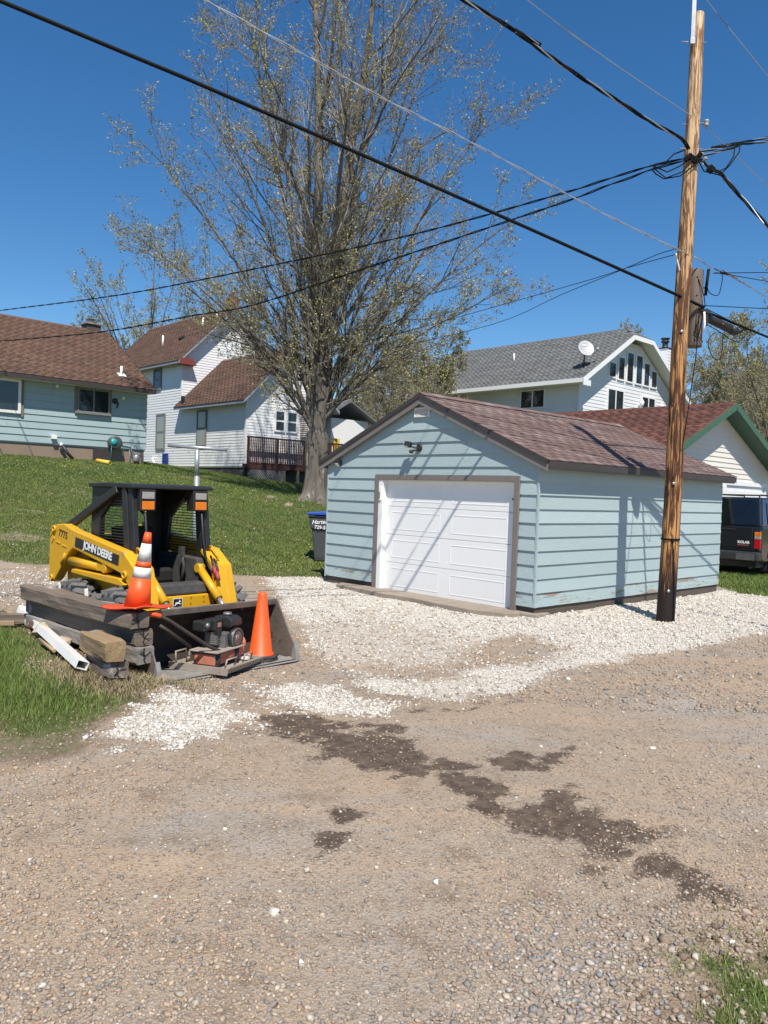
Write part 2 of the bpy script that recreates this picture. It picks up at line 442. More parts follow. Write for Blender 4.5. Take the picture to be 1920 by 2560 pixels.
YAW = rad(43.415)
SV = Vector((math.cos(YAW), math.sin(YAW), 0)); FV = Vector((-math.sin(YAW), math.cos(YAW), 0))
X1 = Vector((1, 0, 0)); Y1 = Vector((0, 1, 0)); Z1 = Vector((0, 0, 1))
WIRE = {
 'cable': [(-3.75, 7.4, 6.118), (-1.978, 8.221, 5.794), (0.822, 9.518, 5.226), (4.049, 11.009, 4.541), (4.457, 11.2, 4.439)],
 'strand': [(-1.986, 8.0, 6.558), (-1.009, 8.488, 6.307), (-0.147, 8.918, 6.084), (0.808, 9.383, 5.882), (2.096, 10.017, 5.566), (2.815, 10.37, 5.392), (3.92, 10.903, 5.166), (4.23, 11.05, 5.117)],
 'strand_r': [(4.23, 11.05, 5.117), (4.464, 11.246, 5.087), (4.635, 11.391, 5.06), (5.191, 11.838, 5.039), (5.578, 12.156, 5.004), (5.991, 12.5, 4.955)],
 'triplex': [(0.704, 9.0, 7.271), (1.32, 9.357, 7.174), (1.98, 9.757, 7.012), (3.348, 10.561, 6.75), (3.884, 10.866, 6.679), (4.073, 11.0, 6.586)],
 'neutral': [(1.504, 9.5, 7.609), (1.965, 9.777, 7.49), (2.94, 10.35, 7.274), (4.239, 11.1, 7.019)],
 'neutral_r': [(4.356, 11.1, 6.923), (5.957, 12.6, 6.746)],
 'upper_r': [(4.419, 11.5, 8.951), (5.829, 12.5, 8.432)],
 'drop_r1': [(4.241, 11.1, 6.59), (4.904, 11.587, 6.91), (5.129, 11.757, 7.046), (5.733, 12.2, 7.337)],
 'drop_r2': [(4.244, 11.1, 6.524), (4.933, 11.61, 6.886), (5.15, 11.776, 7.025), (5.735, 12.2, 7.276)],
 'heavy_r': [(4.215, 11.1, 6.534), (4.357, 10.912, 6.278), (4.46, 10.808, 6.179), (4.585, 10.602, 5.865), (4.846, 10.2, 5.268)],
 'drop_l1': [(4.076, 11.1, 6.501), (3.683, 11.418, 6.508), (3.407, 11.647, 6.489), (3.071, 11.928, 6.459), (2.583, 12.335, 6.417), (0.326, 14.189, 6.314), (-2.994, 16.864, 6.345), (-6.914, 20.003, 6.456), (-11.954, 24.0, 6.817)],
 'drop_l2': [(4.077, 11.1, 6.473), (3.672, 11.413, 6.448), (3.443, 11.599, 6.4), (3.146, 11.834, 6.359), (2.71, 12.187, 6.273), (1.129, 13.435, 6.053), (-0.632, 14.816, 5.821), (-2.926, 16.613, 5.519), (-4.509, 17.806, 5.515), (-7.364, 19.96, 5.489), (-11.436, 23.0, 5.704)],
 'tel1': [(4.05, 11.1, 5.17), (3.615, 12.212, 5.26), (2.972, 13.878, 5.363), (-0.134, 21.786, 5.978), (-4.596, 33.0, 6.998)],
 'tel2': [(4.047, 11.1, 5.243), (3.876, 11.519, 5.275), (3.617, 12.217, 5.261), (2.982, 13.901, 5.249), (2.09, 16.285, 5.208), (-0.121, 21.698, 5.597), (-4.746, 33.0, 6.405)],
 'r1': [(4.585, 11.2, 5.004), (4.916, 11.515, 5.041), (5.972, 12.5, 5.359)],
 'r2': [(4.609, 11.2, 4.988), (4.996, 11.573, 5.025), (5.979, 12.5, 5.217)],
 'r4': [(4.492, 11.25, 4.486), (5.999, 12.5, 4.785)],
 'r5': [(4.517, 11.25, 4.441), (5.077, 11.511, 4.3), (5.273, 11.6, 4.261)],
 'cable_r': [(4.477, 11.25, 4.44), (4.558, 11.325, 4.357), (5.146, 11.655, 4.227), (5.348, 11.764, 4.292), (5.779, 12.0, 4.228)],
 'can': [(4.543, 11.3, 4.333), (5.122, 11.6, 4.197)],
 'down': [(4.372, 11.15, 4.48), (4.35, 11.113, 3.862), (4.293, 11.082, 3.336), (4.161, 11.024, 2.367), (4.039, 11.0, 1.968)],
 'white': [(3.951, 10.98, 5.125), (4.03, 11.034, 4.915), (4.258, 11.15, 4.477)],
 'loop1': [(4.488, 11.2, 4.752), (4.546, 11.219, 4.656), (4.67, 11.24, 4.637), (4.72, 11.263, 4.776), (4.741, 11.288, 4.926), (4.709, 11.3, 4.985)],
 'loop2': [(4.711, 11.35, 4.137), (4.615, 11.358, 4.032), (4.623, 11.365, 3.907), (4.709, 11.375, 3.761), (4.799, 11.38, 3.759), (4.83, 11.389, 3.918), (4.826, 11.4, 4.123)],
 'loop3': [(4.541, 11.3, 4.236), (4.788, 11.396, 4.149), (5.005, 11.482, 4.058), (5.145, 11.532, 4.055), (5.304, 11.61, 4.211), (5.401, 11.648, 4.175), (5.498, 11.7, 4.283)],
 'jump1': [(4.09, 11.0, 6.443), (3.966, 11.014, 6.35), (3.796, 11.031, 6.268), (3.669, 11.043, 6.325), (3.598, 11.05, 6.358)],
 'jump2': [(4.105, 10.95, 6.411), (3.985, 10.98, 6.254), (3.777, 11.014, 6.178), (3.641, 11.039, 6.294), (3.598, 11.05, 6.358)],
 'jump3': [(4.244, 10.95, 6.416), (3.965, 10.996, 6.205), (3.753, 11.024, 6.17), (3.644, 11.04, 6.239), (3.589, 11.05, 6.302)],
 'jump4': [(4.264, 11.15, 6.529), (4.535, 11.169, 6.339), (4.677, 11.178, 6.415), (4.788, 11.19, 6.592), (4.796, 11.2, 6.765)],
 'jump5': [(4.265, 11.15, 6.501), (4.364, 11.169, 6.355), (4.603, 11.194, 6.317), (4.748, 11.215, 6.477), (4.881, 11.239, 6.672), (4.892, 11.25, 6.779)],
 'jump6': [(4.018, 11.0, 6.567), (3.877, 11.02, 6.516), (3.776, 11.039, 6.41), (3.697, 11.05, 6.384)],
}
POLY = {
 'white_main': [(-2.54, 16.28), (-0.88, 17.29), (0.19, 14.37), (1.05, 12.02), (1.94, 11.22), (2.3, 11.56), (4.08, 13.7), (7.49, 16.09), (9.4, 15.32), (7.25, 11.78), (5.8, 11.14), (3.69, 9.07), (2.45, 8.43), (1.25, 7.11), (0.61, 6.58), (0.26, 6.69), (-0.1, 7.15), (-0.46, 7.97), (-0.81, 9.01), (-1.13, 10.08)],
 'sparse': [(-1.13, 10.08), (-0.2, 11.32), (0.9, 10.17), (1.07, 8.86), (0.74, 8.16), (0.13, 8.06), (-0.34, 7.36), (-0.71, 7.93)],
 'bare1': [(1.1, 9.49), (1.82, 9.9), (2.27, 8.95), (1.67, 8.11), (0.97, 7.91), (0.89, 8.39)],
 'bare2': [(-0.17, 8.02), (0.65, 8.15), (0.98, 8.0), (0.79, 7.36), (0.28, 7.29), (-0.03, 7.49)],
 'white_oval': [(-1.09, 6.94), (-0.78, 7.13), (-0.32, 6.9), (0.05, 6.47), (-0.02, 6.1), (-0.4, 6.11), (-0.83, 6.36)],
 'white_pile': [(-1.79, 5.3), (-1.85, 5.88), (-1.77, 6.36), (-1.83, 6.69), (-1.49, 6.46), (-1.04, 6.03), (-0.93, 5.78), (-1.13, 5.46), (-1.41, 5.12), (-1.64, 5.06)],
 'wet1': [(-0.98, 5.88), (-0.66, 6.08), (-0.27, 6.01), (0.11, 5.79), (0.3, 5.18), (0.21, 4.82), (-0.08, 4.98), (-0.45, 5.26), (-0.87, 5.63)],
 'wet2': [(0.3, 5.22), (0.49, 5.15), (0.62, 4.9), (0.71, 4.57), (0.69, 4.27), (0.56, 4.38), (0.52, 4.68), (0.37, 4.95)],
 'wet3': [(0.83, 5.07), (1.12, 5.3), (1.36, 5.35), (1.29, 5.16), (1.06, 5.0), (0.87, 5.0)],
 'wet4': [(-0.26, 3.82), (-0.19, 4.2), (-0.06, 4.35), (-0.07, 4.16), (-0.15, 3.86), (-0.23, 3.79)],
 'wet5': [(0.74, 4.14), (0.98, 4.5), (1.17, 4.58), (1.3, 4.27), (1.48, 4.08), (1.51, 3.76), (1.6, 3.49), (1.38, 3.51), (1.15, 3.73), (1.17, 3.96), (1.01, 4.09), (0.79, 4.07)],
 'wet6': [(0.15, 6.48), (0.6, 6.45), (1.01, 6.77), (1.05, 6.53), (0.67, 6.21), (0.31, 6.23)],
 'near_lawn': [(-6.08, 9.45), (-4.78, 9.58), (-4.24, 9.25), (-3.36, 7.97), (-2.67, 6.84), (-2.18, 6.55), (-1.8, 6.34), (-1.76, 5.99), (-1.85, 5.51), (-1.87, 4.91), (-2.09, 4.7), (-2.64, 4.12)],
 'right_lawn': [(1.66, 2.98), (1.38, 2.87), (1.26, 2.72), (1.22, 2.57), (1.34, 2.39)],
 'mound': [(1.73, 3.13), (1.32, 2.89), (1.07, 2.71), (0.82, 2.43), (1.34, 2.39)],
 'litter': [(-4.12, 9.0), (-3.98, 9.3), (-2.97, 8.03), (-2.15, 6.77), (-2.24, 6.35), (-2.77, 6.83)],
 'suv_lawn': [(6.95, 16.11), (6.92, 15.01), (7.25, 14.58), (8.57, 14.53), (14.18, 20.53), (24.39, 50.52), (10.25, 23.85)],
 'sandy': [(-0.4, 2.84), (-0.04, 3.05), (0.43, 3.02), (0.49, 2.79), (0.3, 2.48), (-0.39, 2.38)],
}
# ------------------------------------------------------------------ terrain
CP = np.array([(0, 0, -.12), (0, 2, -.12), (-3, 3, -.10), (3, 3, -.12), (0, 6, -.12), (2, 8, -.08), (-1, 8, -.155), (-1.4, 7.5, -.165), (-.85, 7.9, -.145), (-1.75, 6.95, -.155), (-1.9, 7.6, -.165), (-1.2, 7.0, -.145), (-1.0, 7.45, -.14),
  (-2.0, 8.6, -.15), (-3, 10.5, -.10), (2.2, 11, -.05), (4.1, 11.1, -.03), (-1.1, 14.4, -.05), (6.6, 15.2, -.06), (3.2, 11.7, -.05), (4.6, 13.2, -.05), (5.6, 14.2, -.05), (.6, 12.7, -.05), (-.3, 13.6, -.05), (8, 17, 0), (10, 14, 0),
  (6, 8, -.05), (0, 12.2, -.06), (1.0, 11.6, -.06), (-2.35, 6.75, .04), (-3, 6.4, .05), (-3.2, 7.7, .06), (-3.9, 8.4, .06), (-4, 5, -.02), (-6, 7, .05), (-4.8, 9.6, 0.03), (-7, 14.2, 0), (-5, 12.3, -.05),
  (-2.5, 15, .02), (-5, 15, .08), (-1.5, 17.2, .06), (-2.2, 25, 1.36), (-.3, 25, 1.1), (-3.6, 31, 1.5), (-5, 33, 2.0), (-6.4, 33.8, 2.15),
  (-9, 29.3, 2.43), (-12.6, 26, 2.50), (-16, 22, 2.4), (-8, 24, 1.80), (-8, 18, .80), (-5, 20, .80), (-12, 16, .5), (-9, 14.5, .1), (0, 30, 1.2),
  (3, 25, .3), (10, 24, 0), (16, 20, 0), (5, 40, 1.6), (-20, 40, 3), (20, 45, 1.2), (-8, 2, 0), (12, 6, -.05), (0, -8, -.1), (-15, -8, 0), (15, -8, 0),
  (-3.0, 20, .55), (-2.0, 20.5, .55), (-14, 34, 2.9), (-25, 15, 1.5), (-30, 30, 2.6), (30, 30, .5), (25, 5, 0), (40, 60, 1.5), (0, 60, 2), (-40, 60, 3)], float)

def _fit():
    P = CP[:, :2]; d = np.hypot(P[:, None, 0] - P[None, :, 0], P[:, None, 1] - P[None, :, 1])
    n = len(P); A = np.zeros((n + 1, n + 1)); A[:n, :n] = d; A[:n, n] = 1; A[n, :n] = 1
    A[:n, :n] += np.eye(n) * -0.15
    return np.linalg.solve(A, np.r_[CP[:, 2], 0])
_CW = _fit()

def vnoise(x, y, sc, seed=0):
    x = np.asarray(x, float) * sc + seed * 17.31; y = np.asarray(y, float) * sc + seed * 9.77
    xi = np.floor(x); yi = np.floor(y); fx = x - xi; fy = y - yi
    fx = fx * fx * (3 - 2 * fx); fy = fy * fy * (3 - 2 * fy)
    def h(a, b):
        v = np.sin(a * 127.1 + b * 311.7 + seed * 74.7) * 43758.5453
        return v - np.floor(v)
    return (h(xi, yi) * (1 - fx) + h(xi + 1, yi) * fx) * (1 - fy) + (h(xi, yi + 1) * (1 - fx) + h(xi + 1, yi + 1) * fx) * fy

def fbm(x, y, sc, seed=0, oct=3):
    s = 0; a = 0.5; t = 0
    for i in range(oct):
        s = s + a * vnoise(x, y, sc * 2 ** i, seed + i); t += a; a *= 0.55
    return s / t

def poly_sd(x, y, poly):
    """signed distance, negative inside"""
    p = np.array(poly, float); x = np.asarray(x, float); y = np.asarray(y, float)
    d = np.full(x.shape, 1e9); ins = np.zeros(x.shape, bool)
    n = len(p)
    for i in range(n):
        ax, ay = p[i]; bx, by = p[(i + 1) % n]
        ex, ey = bx - ax, by - ay
        t = np.clip(((x - ax) * ex + (y - ay) * ey) / (ex * ex + ey * ey + 1e-12), 0, 1)
        d = np.minimum(d, np.hypot(x - ax - t * ex, y - ay - t * ey))
        c = ((ay > y) != (by > y)) & (x < (bx - ax) * (y - ay) / (by - ay + 1e-12) + ax)
        ins ^= c
    return np.where(ins, -d, d)

def soft(x, y, name, w=0.12, nz=0.25, sc=3.0, seed=0):
    d = poly_sd(x, y, POLY[name]) - (.05 if name.startswith('wet') else .14 if name == 'right_lawn' else 0) + (fbm(x, y, sc, seed) - 0.5) * nz
    return np.clip(0.5 - d / (2 * w), 0, 1)

def masks(x, y):
    white = np.maximum.reduce([soft(x, y, 'white_main', .15, .5, 2.2, 1), soft(x, y, 'white_oval', .16, .65, 5, 2), soft(x, y, 'white_pile', .15, .6, 6, 3)])
    sp = soft(x, y, 'sparse', .25, .6, 2.5, 4); white = white * (1 - sp * 0.38)
    for k, nm in ((5, 'bare1'), (6, 'bare2')): white = white * (1 - 0.80 * soft(x, y, nm, .22, .4, 3, k))
    wet = np.maximum.reduce([soft(x, y, 'wet%d' % i, .20 if i in (1, 5) else .12, .40, 6, 10 + i) * (1.0 if i != 6 else .6) for i in range(1, 7)])
    wet = wet * np.clip((fbm(x, y, 7, 31, 3) - 0.28) * 5, 0.4, 1)
    # lawns
    edge = 14.75 + 0.25 * (fbm(x, y, 1.2, 41) - .5) * 2 + 0.10 * np.maximum(0, x + 3) * 1.1
    big = np.clip((y - edge) * 2.5 + .5, 0, 1)
    # keep the drive in front of and beside the garage free of lawn
    gs = (x - 2.166) * SV.x + (y - 11.017) * SV.y
    gf = (x - 2.166) * FV.x + (y - 11.017) * FV.y
    big = big * np.clip(((gf - 4.9 - 0.35 * (gs < -1)) * 2 + .5), 0, 1)
    sl = soft(x, y, 'suv_lawn', .10, .25, 3, 51)
    far = np.clip((np.hypot(x, y - 10) - 24) / 3, 0, 1) * (y > 12)
    near = soft(x, y, 'near_lawn', .12, .4, 3, 52)
    near = np.maximum(near, np.clip((-x - 4.6 - 0.45 * (y - 9.5) * (y > 9.5)) * 2, 0, 1) * (y < 12.2) * (y > 3))
    rl = soft(x, y, 'right_lawn', .22, .5, 7, 53) * .8
    # dug-over soil and a worn edging line on the slope
    for (cx_, cy_, ax_, ay_) in ((-7.7, 16.6, 1.0, .55), (-6.2, 15.7, .8, .35), (-8.6, 18.6, .9, .3), (-4.4, 15.3, .7, .3)):
        big = big * (1 - .50 * np.clip(1.6 * np.exp(-((x - cx_) / ax_) ** 2 - ((y - cy_) / ay_) ** 2) * (.4 + fbm(x, y, 4, 57)) - .25, 0, 1))
    tt_ = np.clip(((x + 6.75) * 4.85 + (y - 30) * -8) / (4.85 ** 2 + 64), 0, 1)
    dl_ = np.hypot(x + 6.75 - 4.85 * tt_, y - 30 + 8 * tt_)
    big = big * (1 - .9 * np.clip(1.2 - dl_ / .22, 0, 1) * np.clip(fbm(x, y, 3, 58) * 3 - .7, 0, 1))
    lawn = np.maximum.reduce([big, sl, far * (big if False else 1) * ((y > 34) | (np.abs(x) > 13) | (x > 3)), near, rl])
    lawn = np.where((white > .5) & (y < 14), lawn * .2, lawn)
    lit = soft(x, y, 'litter', .10, .3, 5, 54)
    mound = soft(x, y, 'mound', .35, .4, 5, 55)
    lawn = lawn * (1 - .85 * lit)
    lu = np.clip((-poly_sd(x, y, POLY['near_lawn']) - .12) / .45, 0, 1) * np.clip((y - 5.0) / .7, 0, 1)
    mound = np.maximum(mound, near * (1 - lu) * (y < 10) * .9)
    lawn = np.where((y < 7) & (x < -1), lawn * (.45 + .55 * lu), lawn)
    return dict(white=white * (1 - lawn), wet=wet, lawn=lawn, litter=lit, mound=mound)

def ground_z(x, y):
    x = np.asarray(x, float); y = np.asarray(y, float)
    sh = x.shape; xf = x.ravel(); yf = y.ravel()
    z = np.full(xf.shape, _CW[-1])
    for (px, py, _), w in zip(CP, _CW[:-1]):
        z = z + w * np.sqrt((xf - px) ** 2 + (yf - py) ** 2 + 0.3)
    r = np.hypot(xf, yf - 15); t = np.clip((r - 45) / 40, 0, 1)
    z = z * (1 - t) + 1.8 * t
    z = z + (fbm(xf, yf, 0.9, 61) - .5) * 0.05 * (1 - t)
    ru = xf * .866 + yf * .5; rv = -xf * .5 + yf * .866
    z = z + (fbm(ru * .16, rv * 1.6, 1.0, 64, 3) - .5) * 0.06 * np.clip((11 - yf) / 3, 0, 1) * np.clip((yf + 2) / 2, 0, 1) * np.clip((xf + 1.2) / 1.5 + np.clip((6 - yf) / 1.5, 0, 1), 0, 1)
    nearf = np.clip((18 - yf) / 6, 0, 1) * (np.abs(xf) < 12)
    z = z + (fbm(xf, yf, 5, 63, 2) - .5) * 0.022 * nearf
    z = z + 0.03 * np.clip(.5 - poly_sd(xf, yf, POLY['white_pile']) / .5, 0, 1) + 0.045 * np.clip(.5 - poly_sd(xf, yf, POLY['mound']) / .8, 0, 1)
    return z.reshape(sh)

def gzf(x, y): return float(ground_z(np.array([x]), np.array([y]))[0])

def axis(lo, hi, step, end_lo, end_hi):
    mid = list(np.arange(lo, hi, step)); out = []
    st = step; v = lo
    while v > end_lo: st *= 1.16; v -= st; out.append(v)
    res = out[::-1] + mid; st = step; v = mid[-1]
    while v < end_hi: st *= 1.16; v += st; res.append(v)
    return np.array(res)

gx = axis(-7.0, 9.0, 0.075, -900, 900); gy_ = axis(1.0, 17.5, 0.075, -40, 1500)
GX, GY = np.meshgrid(gx, gy_)
MK = masks(GX, GY)
GZ = ground_z(GX, GY)
nx, ny = len(gx), len(gy_)
idx = np.arange(nx * ny).reshape(ny, nx)
F = np.stack([idx[:-1, :-1], idx[:-1, 1:], idx[1:, 1:], idx[1:, :-1]], -1).reshape(-1, 4)
Vg = np.stack([GX, GY, GZ], -1).reshape(-1, 3)
lawn_f = MK['lawn'].ravel()[F].mean(1)
drive_f = (lawn_f < 0.5) & (np.abs(Vg[F[:, 0], 0]) < 14) & (Vg[F[:, 0], 1] < 19)

def ground_material():
    m = bpy.data.materials.new('ground_surface'); m.use_nodes = True
    N, L = m.node_tree.nodes, m.node_tree.links
    b = N['Principled BSDF']; b.inputs['Roughness'].default_value = 0.95; b.inputs['Specular IOR Level'].default_value = 0.15
    tc = N.new('ShaderNodeTexCoord')
    def noise(sc, det=5, r=.6, d=0.0):
        n = N.new('ShaderNodeTexNoise'); n.inputs['Scale'].default_value = sc; n.inputs['Detail'].default_value = det
        n.inputs['Roughness'].default_value = r; n.inputs['Distortion'].default_value = d
        L.new(tc.outputs['Object'], n.inputs['Vector']); return n.outputs['Fac']
    def rng(v, a, b_, c=0.0, d=1.0):
        r = N.new('ShaderNodeMapRange'); L.new(v, r.inputs['Value'])
        for k, x in zip(('From Min', 'From Max', 'To Min', 'To Max'), (a, b_, c, d)): r.inputs[k].default_value = x
        return r.outputs[0]
    def mix(f, a, c):
        x = N.new('ShaderNodeMix'); x.data_type = 'RGBA'; L.new(f, x.inputs['Factor'])
        for s_, v in ((x.inputs['A'], a), (x.inputs['B'], c)):
            if isinstance(v, tuple): s_.default_value = (*v, 1)
            else: L.new(v, s_)
        return x.outputs['Result']
    def attr(n):
        a = N.new('ShaderNodeAttribute'); a.attribute_name = n; return a.outputs['Fac']
    def addn(v, nz, amt):
        s_ = N.new('ShaderNodeMath'); s_.operation = 'MULTIPLY_ADD'; L.new(nz, s_.inputs[0]); s_.inputs[1].default_value = amt; L.new(v, s_.inputs[2])
        return s_.outputs[0]
    dirt = mix(rng(noise(0.8, 4), .42, .60), (0.300, 0.240, 0.180), (0.335, 0.255, 0.180))
    dirt = mix(rng(noise(0.5, 5, .6, .5), .50, .66), dirt, (0.300, 0.270, 0.235))
    dirt = mix(rng(noise(3.0, 6, .7), .52, .70), dirt, (0.200, 0.145, 0.100))
    mpt = N.new('ShaderNodeMapping'); mpt.inputs['Rotation'].default_value = (0, 0, rad(-30)); mpt.inputs['Scale'].default_value = (.13, 1.5, 1); L.new(tc.outputs['Object'], mpt.inputs[0])
    nt_ = N.new('ShaderNodeTexNoise'); nt_.inputs['Scale'].default_value = 1.6; nt_.inputs['Detail'].default_value = 6; L.new(mpt.outputs[0], nt_.inputs['Vector'])
    dirt = mix(rng(nt_.outputs['Fac'], .50, .64, 0, .8), dirt, (0.355, 0.260, 0.178))
    v1 = N.new('ShaderNodeTexVoronoi'); v1.inputs['Scale'].default_value = 75; L.new(tc.outputs['Object'], v1.inputs['Vector'])
    bw = N.new('ShaderNodeSeparateColor'); L.new(v1.outputs['Color'], bw.inputs[0])
    dirt = mix(rng(bw.outputs[0], .70, .95, 0, .55), dirt, (0.36, 0.31, 0.26))
    dirt = mix(rng(bw.outputs[1], .75, .98, 0, .6), dirt, (0.13, 0.11, 0.095))
    fine = noise(140, 3)
    lawn_soil = mix(rng(noise(2.0, 5), .45, .62), (0.070, 0.090, 0.026), (0.105, 0.105, 0.042))
    litter = mix(rng(noise(30, 4), .4, .6), (0.16, 0.105, 0.07), (0.085, 0.060, 0.042))
    white = mix(rng(bw.outputs[2], .2, .9), (0.44, 0.405, 0.35), (0.62, 0.585, 0.525))
    n_e = noise(14, 5)
    f_wh = rng(addn(attr('white'), n_e, 1.1), .92, 1.35, 0, .85)
    f_wet = rng(addn(addn(attr('wet'), noise(9, 6), 1.0), noise(45, 4), .9), 1.30, 1.52, 0, .94)
    f_lawn = rng(addn(attr('lawn'), n_e, .5), .62, .85)
    c = mix(f_wh, dirt, white)
    wetc = mix(rng(noise(16, 6, .7), .40, .62), (0.060, 0.042, 0.032), (0.125, 0.092, 0.068))
    c = mix(f_wet, c, wetc)
    c = mix(rng(attr('mound'), .3, .7, 0, .7), c, (0.16, 0.115, 0.08))
    c = mix(f_lawn, c, lawn_soil)
    c = mix(rng(attr('litter'), .3, .7), c, litter)
    L.new(c, b.inputs['Base Color'])
    bp = N.new('ShaderNodeBump'); bp.inputs['Strength'].default_value = 0.55; bp.inputs['Distance'].default_value = 0.012
    hsum = addn(v1.outputs['Distance'], fine, .35)
    L.new(hsum, bp.inputs['Height']); L.new(bp.outputs[0], b.inputs['Normal'])
    return m
GROUND_MAT = ground_material()

def submesh(name, sel):
    f = F[sel]; used = np.unique(f); remap = np.full(len(Vg), -1, int); remap[used] = np.arange(len(used))
    fl = {k: MK[k].ravel()[used] for k in ('white', 'wet', 'lawn', 'litter', 'mound')}
    me = np_mesh(name, Vg[used], remap[f], smooth=True, fl=fl)
    o = link(name, me, GROUND_MAT)
    o['kind'] = 'structure'
    return o
tag(submesh('gravel_alley', drive_f), 'brown gravel alley and driveway with dark damp patches', 'alley')
tag(submesh('ground', ~drive_f), 'sloping lawn ground rising to the houses', 'ground')
# ------------------------------------------------------------------ blue garage
GA = empty('garage', (2.166, 11.017, 0), YAW, 'small pale blue lap-sided garage with white overhead door and faded red shingle roof', 'garage')
GW, GL = 4.68, 6.04
EX = 0.2; ZB = 0.092
RC = 2.33; RZ = 3.27; SL = (3.27 - 2.19) / 2.53      # ridge y, ridge z, slope
def roof_z(y): return RZ - abs(y - RC) * SL
def gclip(z):                                     # gable limits at height z (under the roof deck)
    d = max(0, (RZ - 0.075 - z) / SL); return (RC - d, RC + d)
m = MB()
m.b2((0.02, 3.30, 0.095), (0.10, GW - .01, 2.1)); m.b2((0.02, 0.01, 0.095), (0.10, 0.38, 2.1)); m.b2((0.02, 0.38, 1.93), (0.10, 3.30, 2.1))
m.prism([(0.02, 0.01, 2.1), (0.02, GW - .01, 2.1), (0.02, RC, RZ - .09)], (0.08, 0, 0))
m.b2((0.10, 0.01, 0.095), (GL - .01, 0.09, 2.12)); m.b2((0.10, GW - .09, 0.095), (GL - .01, GW - .01, 2.12))
m.b2((GL - .09, 0.09, 0.0), (GL - .011, GW - .09, 2.1))
m.prism([(GL - .09, 0.01, 2.1), (GL - .09, GW - .01, 2.1), (GL - .09, RC, RZ - .09)], (0.08, 0, 0))
m.build('wall', TEAL, GA)
rb = random.Random(5)
# side wall (faces -y): whole-length courses, some butt-jointed
for k in range(11):
    z0 = ZB + EX * k; z1 = z0 + EX + .008
    if k == 10: z1 = z0 + 0.09
    cuts = [0.0] + ([rb.uniform(1.8, 4.4)] if k % 2 else []) + [GL]
    for a, b in zip(cuts[:-1], cuts[1:]):
        lap('siding_board', TEAL_LOW if k == 0 else TEAL, GA, (0, 0.01, 0), X1, -Y1, (a + .002, b - .002), (a + .002, b - .002), z0, z1)
# front wall (faces -x)
FO = (0.02, 0, 0)
for k in range(16):
    z0 = ZB + EX * k; z1 = z0 + EX + .008
    mt = TEAL_LOW if k == 0 else TEAL
    if k < 9:
        lap('siding_board', mt, GA, FO, Y1, -X1, (3.385, GW), (3.385, GW), z0, z1)
        lap('siding_board', mt, GA, FO, Y1, -X1, (0, .315), (0, .315), z0, z1)
    elif k == 9:
        lap('siding_board', mt, GA, FO, Y1, -X1, (3.385, GW), (3.385, GW), z0, z1)
        lap('siding_board', mt, GA, FO, Y1, -X1, (0, .315), (0, .315), z0, z1)
        lap('siding_board', mt, GA, FO, Y1, -X1, (.317, 3.383), (.317, 3.383), 1.962, z1, .016)
    else:
        a0, a1 = gclip(z0); b0, b1 = gclip(z1)
        a0, a1 = max(0, a0), min(GW, a1); b0, b1 = max(0, b0), min(GW, b1)
        if a1 - a0 < .15: break
        if b1 < b0: b0 = b1 = RC
        cut = {10: 4.02, 11: 1.35}.get(k)
        if cut:
            lap('siding_board', mt, GA, FO, Y1, -X1, (a0, cut - .002), (b0, cut - .002), z0, z1)
            lap('siding_board', mt, GA, FO, Y1, -X1, (cut + .002, a1), (cut + .002, b1), z0, z1)
        else:
            lap('siding_board', mt, GA, FO, Y1, -X1, (a0, a1), (b0, b1), z0, z1)
# left and back walls
for k in range(11):
    z0 = ZB + EX * k; z1 = z0 + EX + .008 if k < 10 else z0 + .09
    lap('siding_board', TEAL, GA, (0, GW - .01, 0), X1, Y1, (0, GL), (0, GL), z0, z1)
m = MB(); m.b2((GL - .02, 0, .09), (GL + .012, GW, 2.1)); m.prism([(GL - .02, 0, 2.1), (GL - .02, GW, 2.1), (GL - .02, RC, RZ - .09)], (.03, 0, 0))
m.build('back_wall', TEAL, GA)
m = MB(); m.b2((-.004, -.016, .09), (.028, .016, 2.12)); m.build('corner_strip', TEAL, GA)
m = MB(); m.b2((-.004, GW - .012, .07), (.028, GW + .016, 2.12)); m.build('corner_strip', TEAL, GA)
# sill and footing
m = MB(); m.b2((.03, .012, -.16), (GL - .03, .11, .088)); m.build('sill_beam', ROTWOOD, GA)
m = MB(); m.b2((.03, GW - .11, -.06), (GL - .03, GW - .015, .088)); m.build('sill_beam', ROTWOOD, GA)
m = MB(); m.b2((.031, 3.36, -.16), (.12, GW - .11, .088)); m.build('sill_beam', ROTWOOD, GA)
m = MB(); m.b2((.031, .11, -.16), (.12, .36, .088)); m.build('sill_beam', ROTWOOD, GA)
m = MB(); m.box((.12, .13, -.09), (.42, .40, .20), rotm(.02, .03, .15)); m.build('footing_block', CONC, GA, bevel=.02)
m = MB(); m.b2((.06, .03, -.3), (GL - .06, GW - .03, -.062)); m.build('floor_slab', CONC, GA)
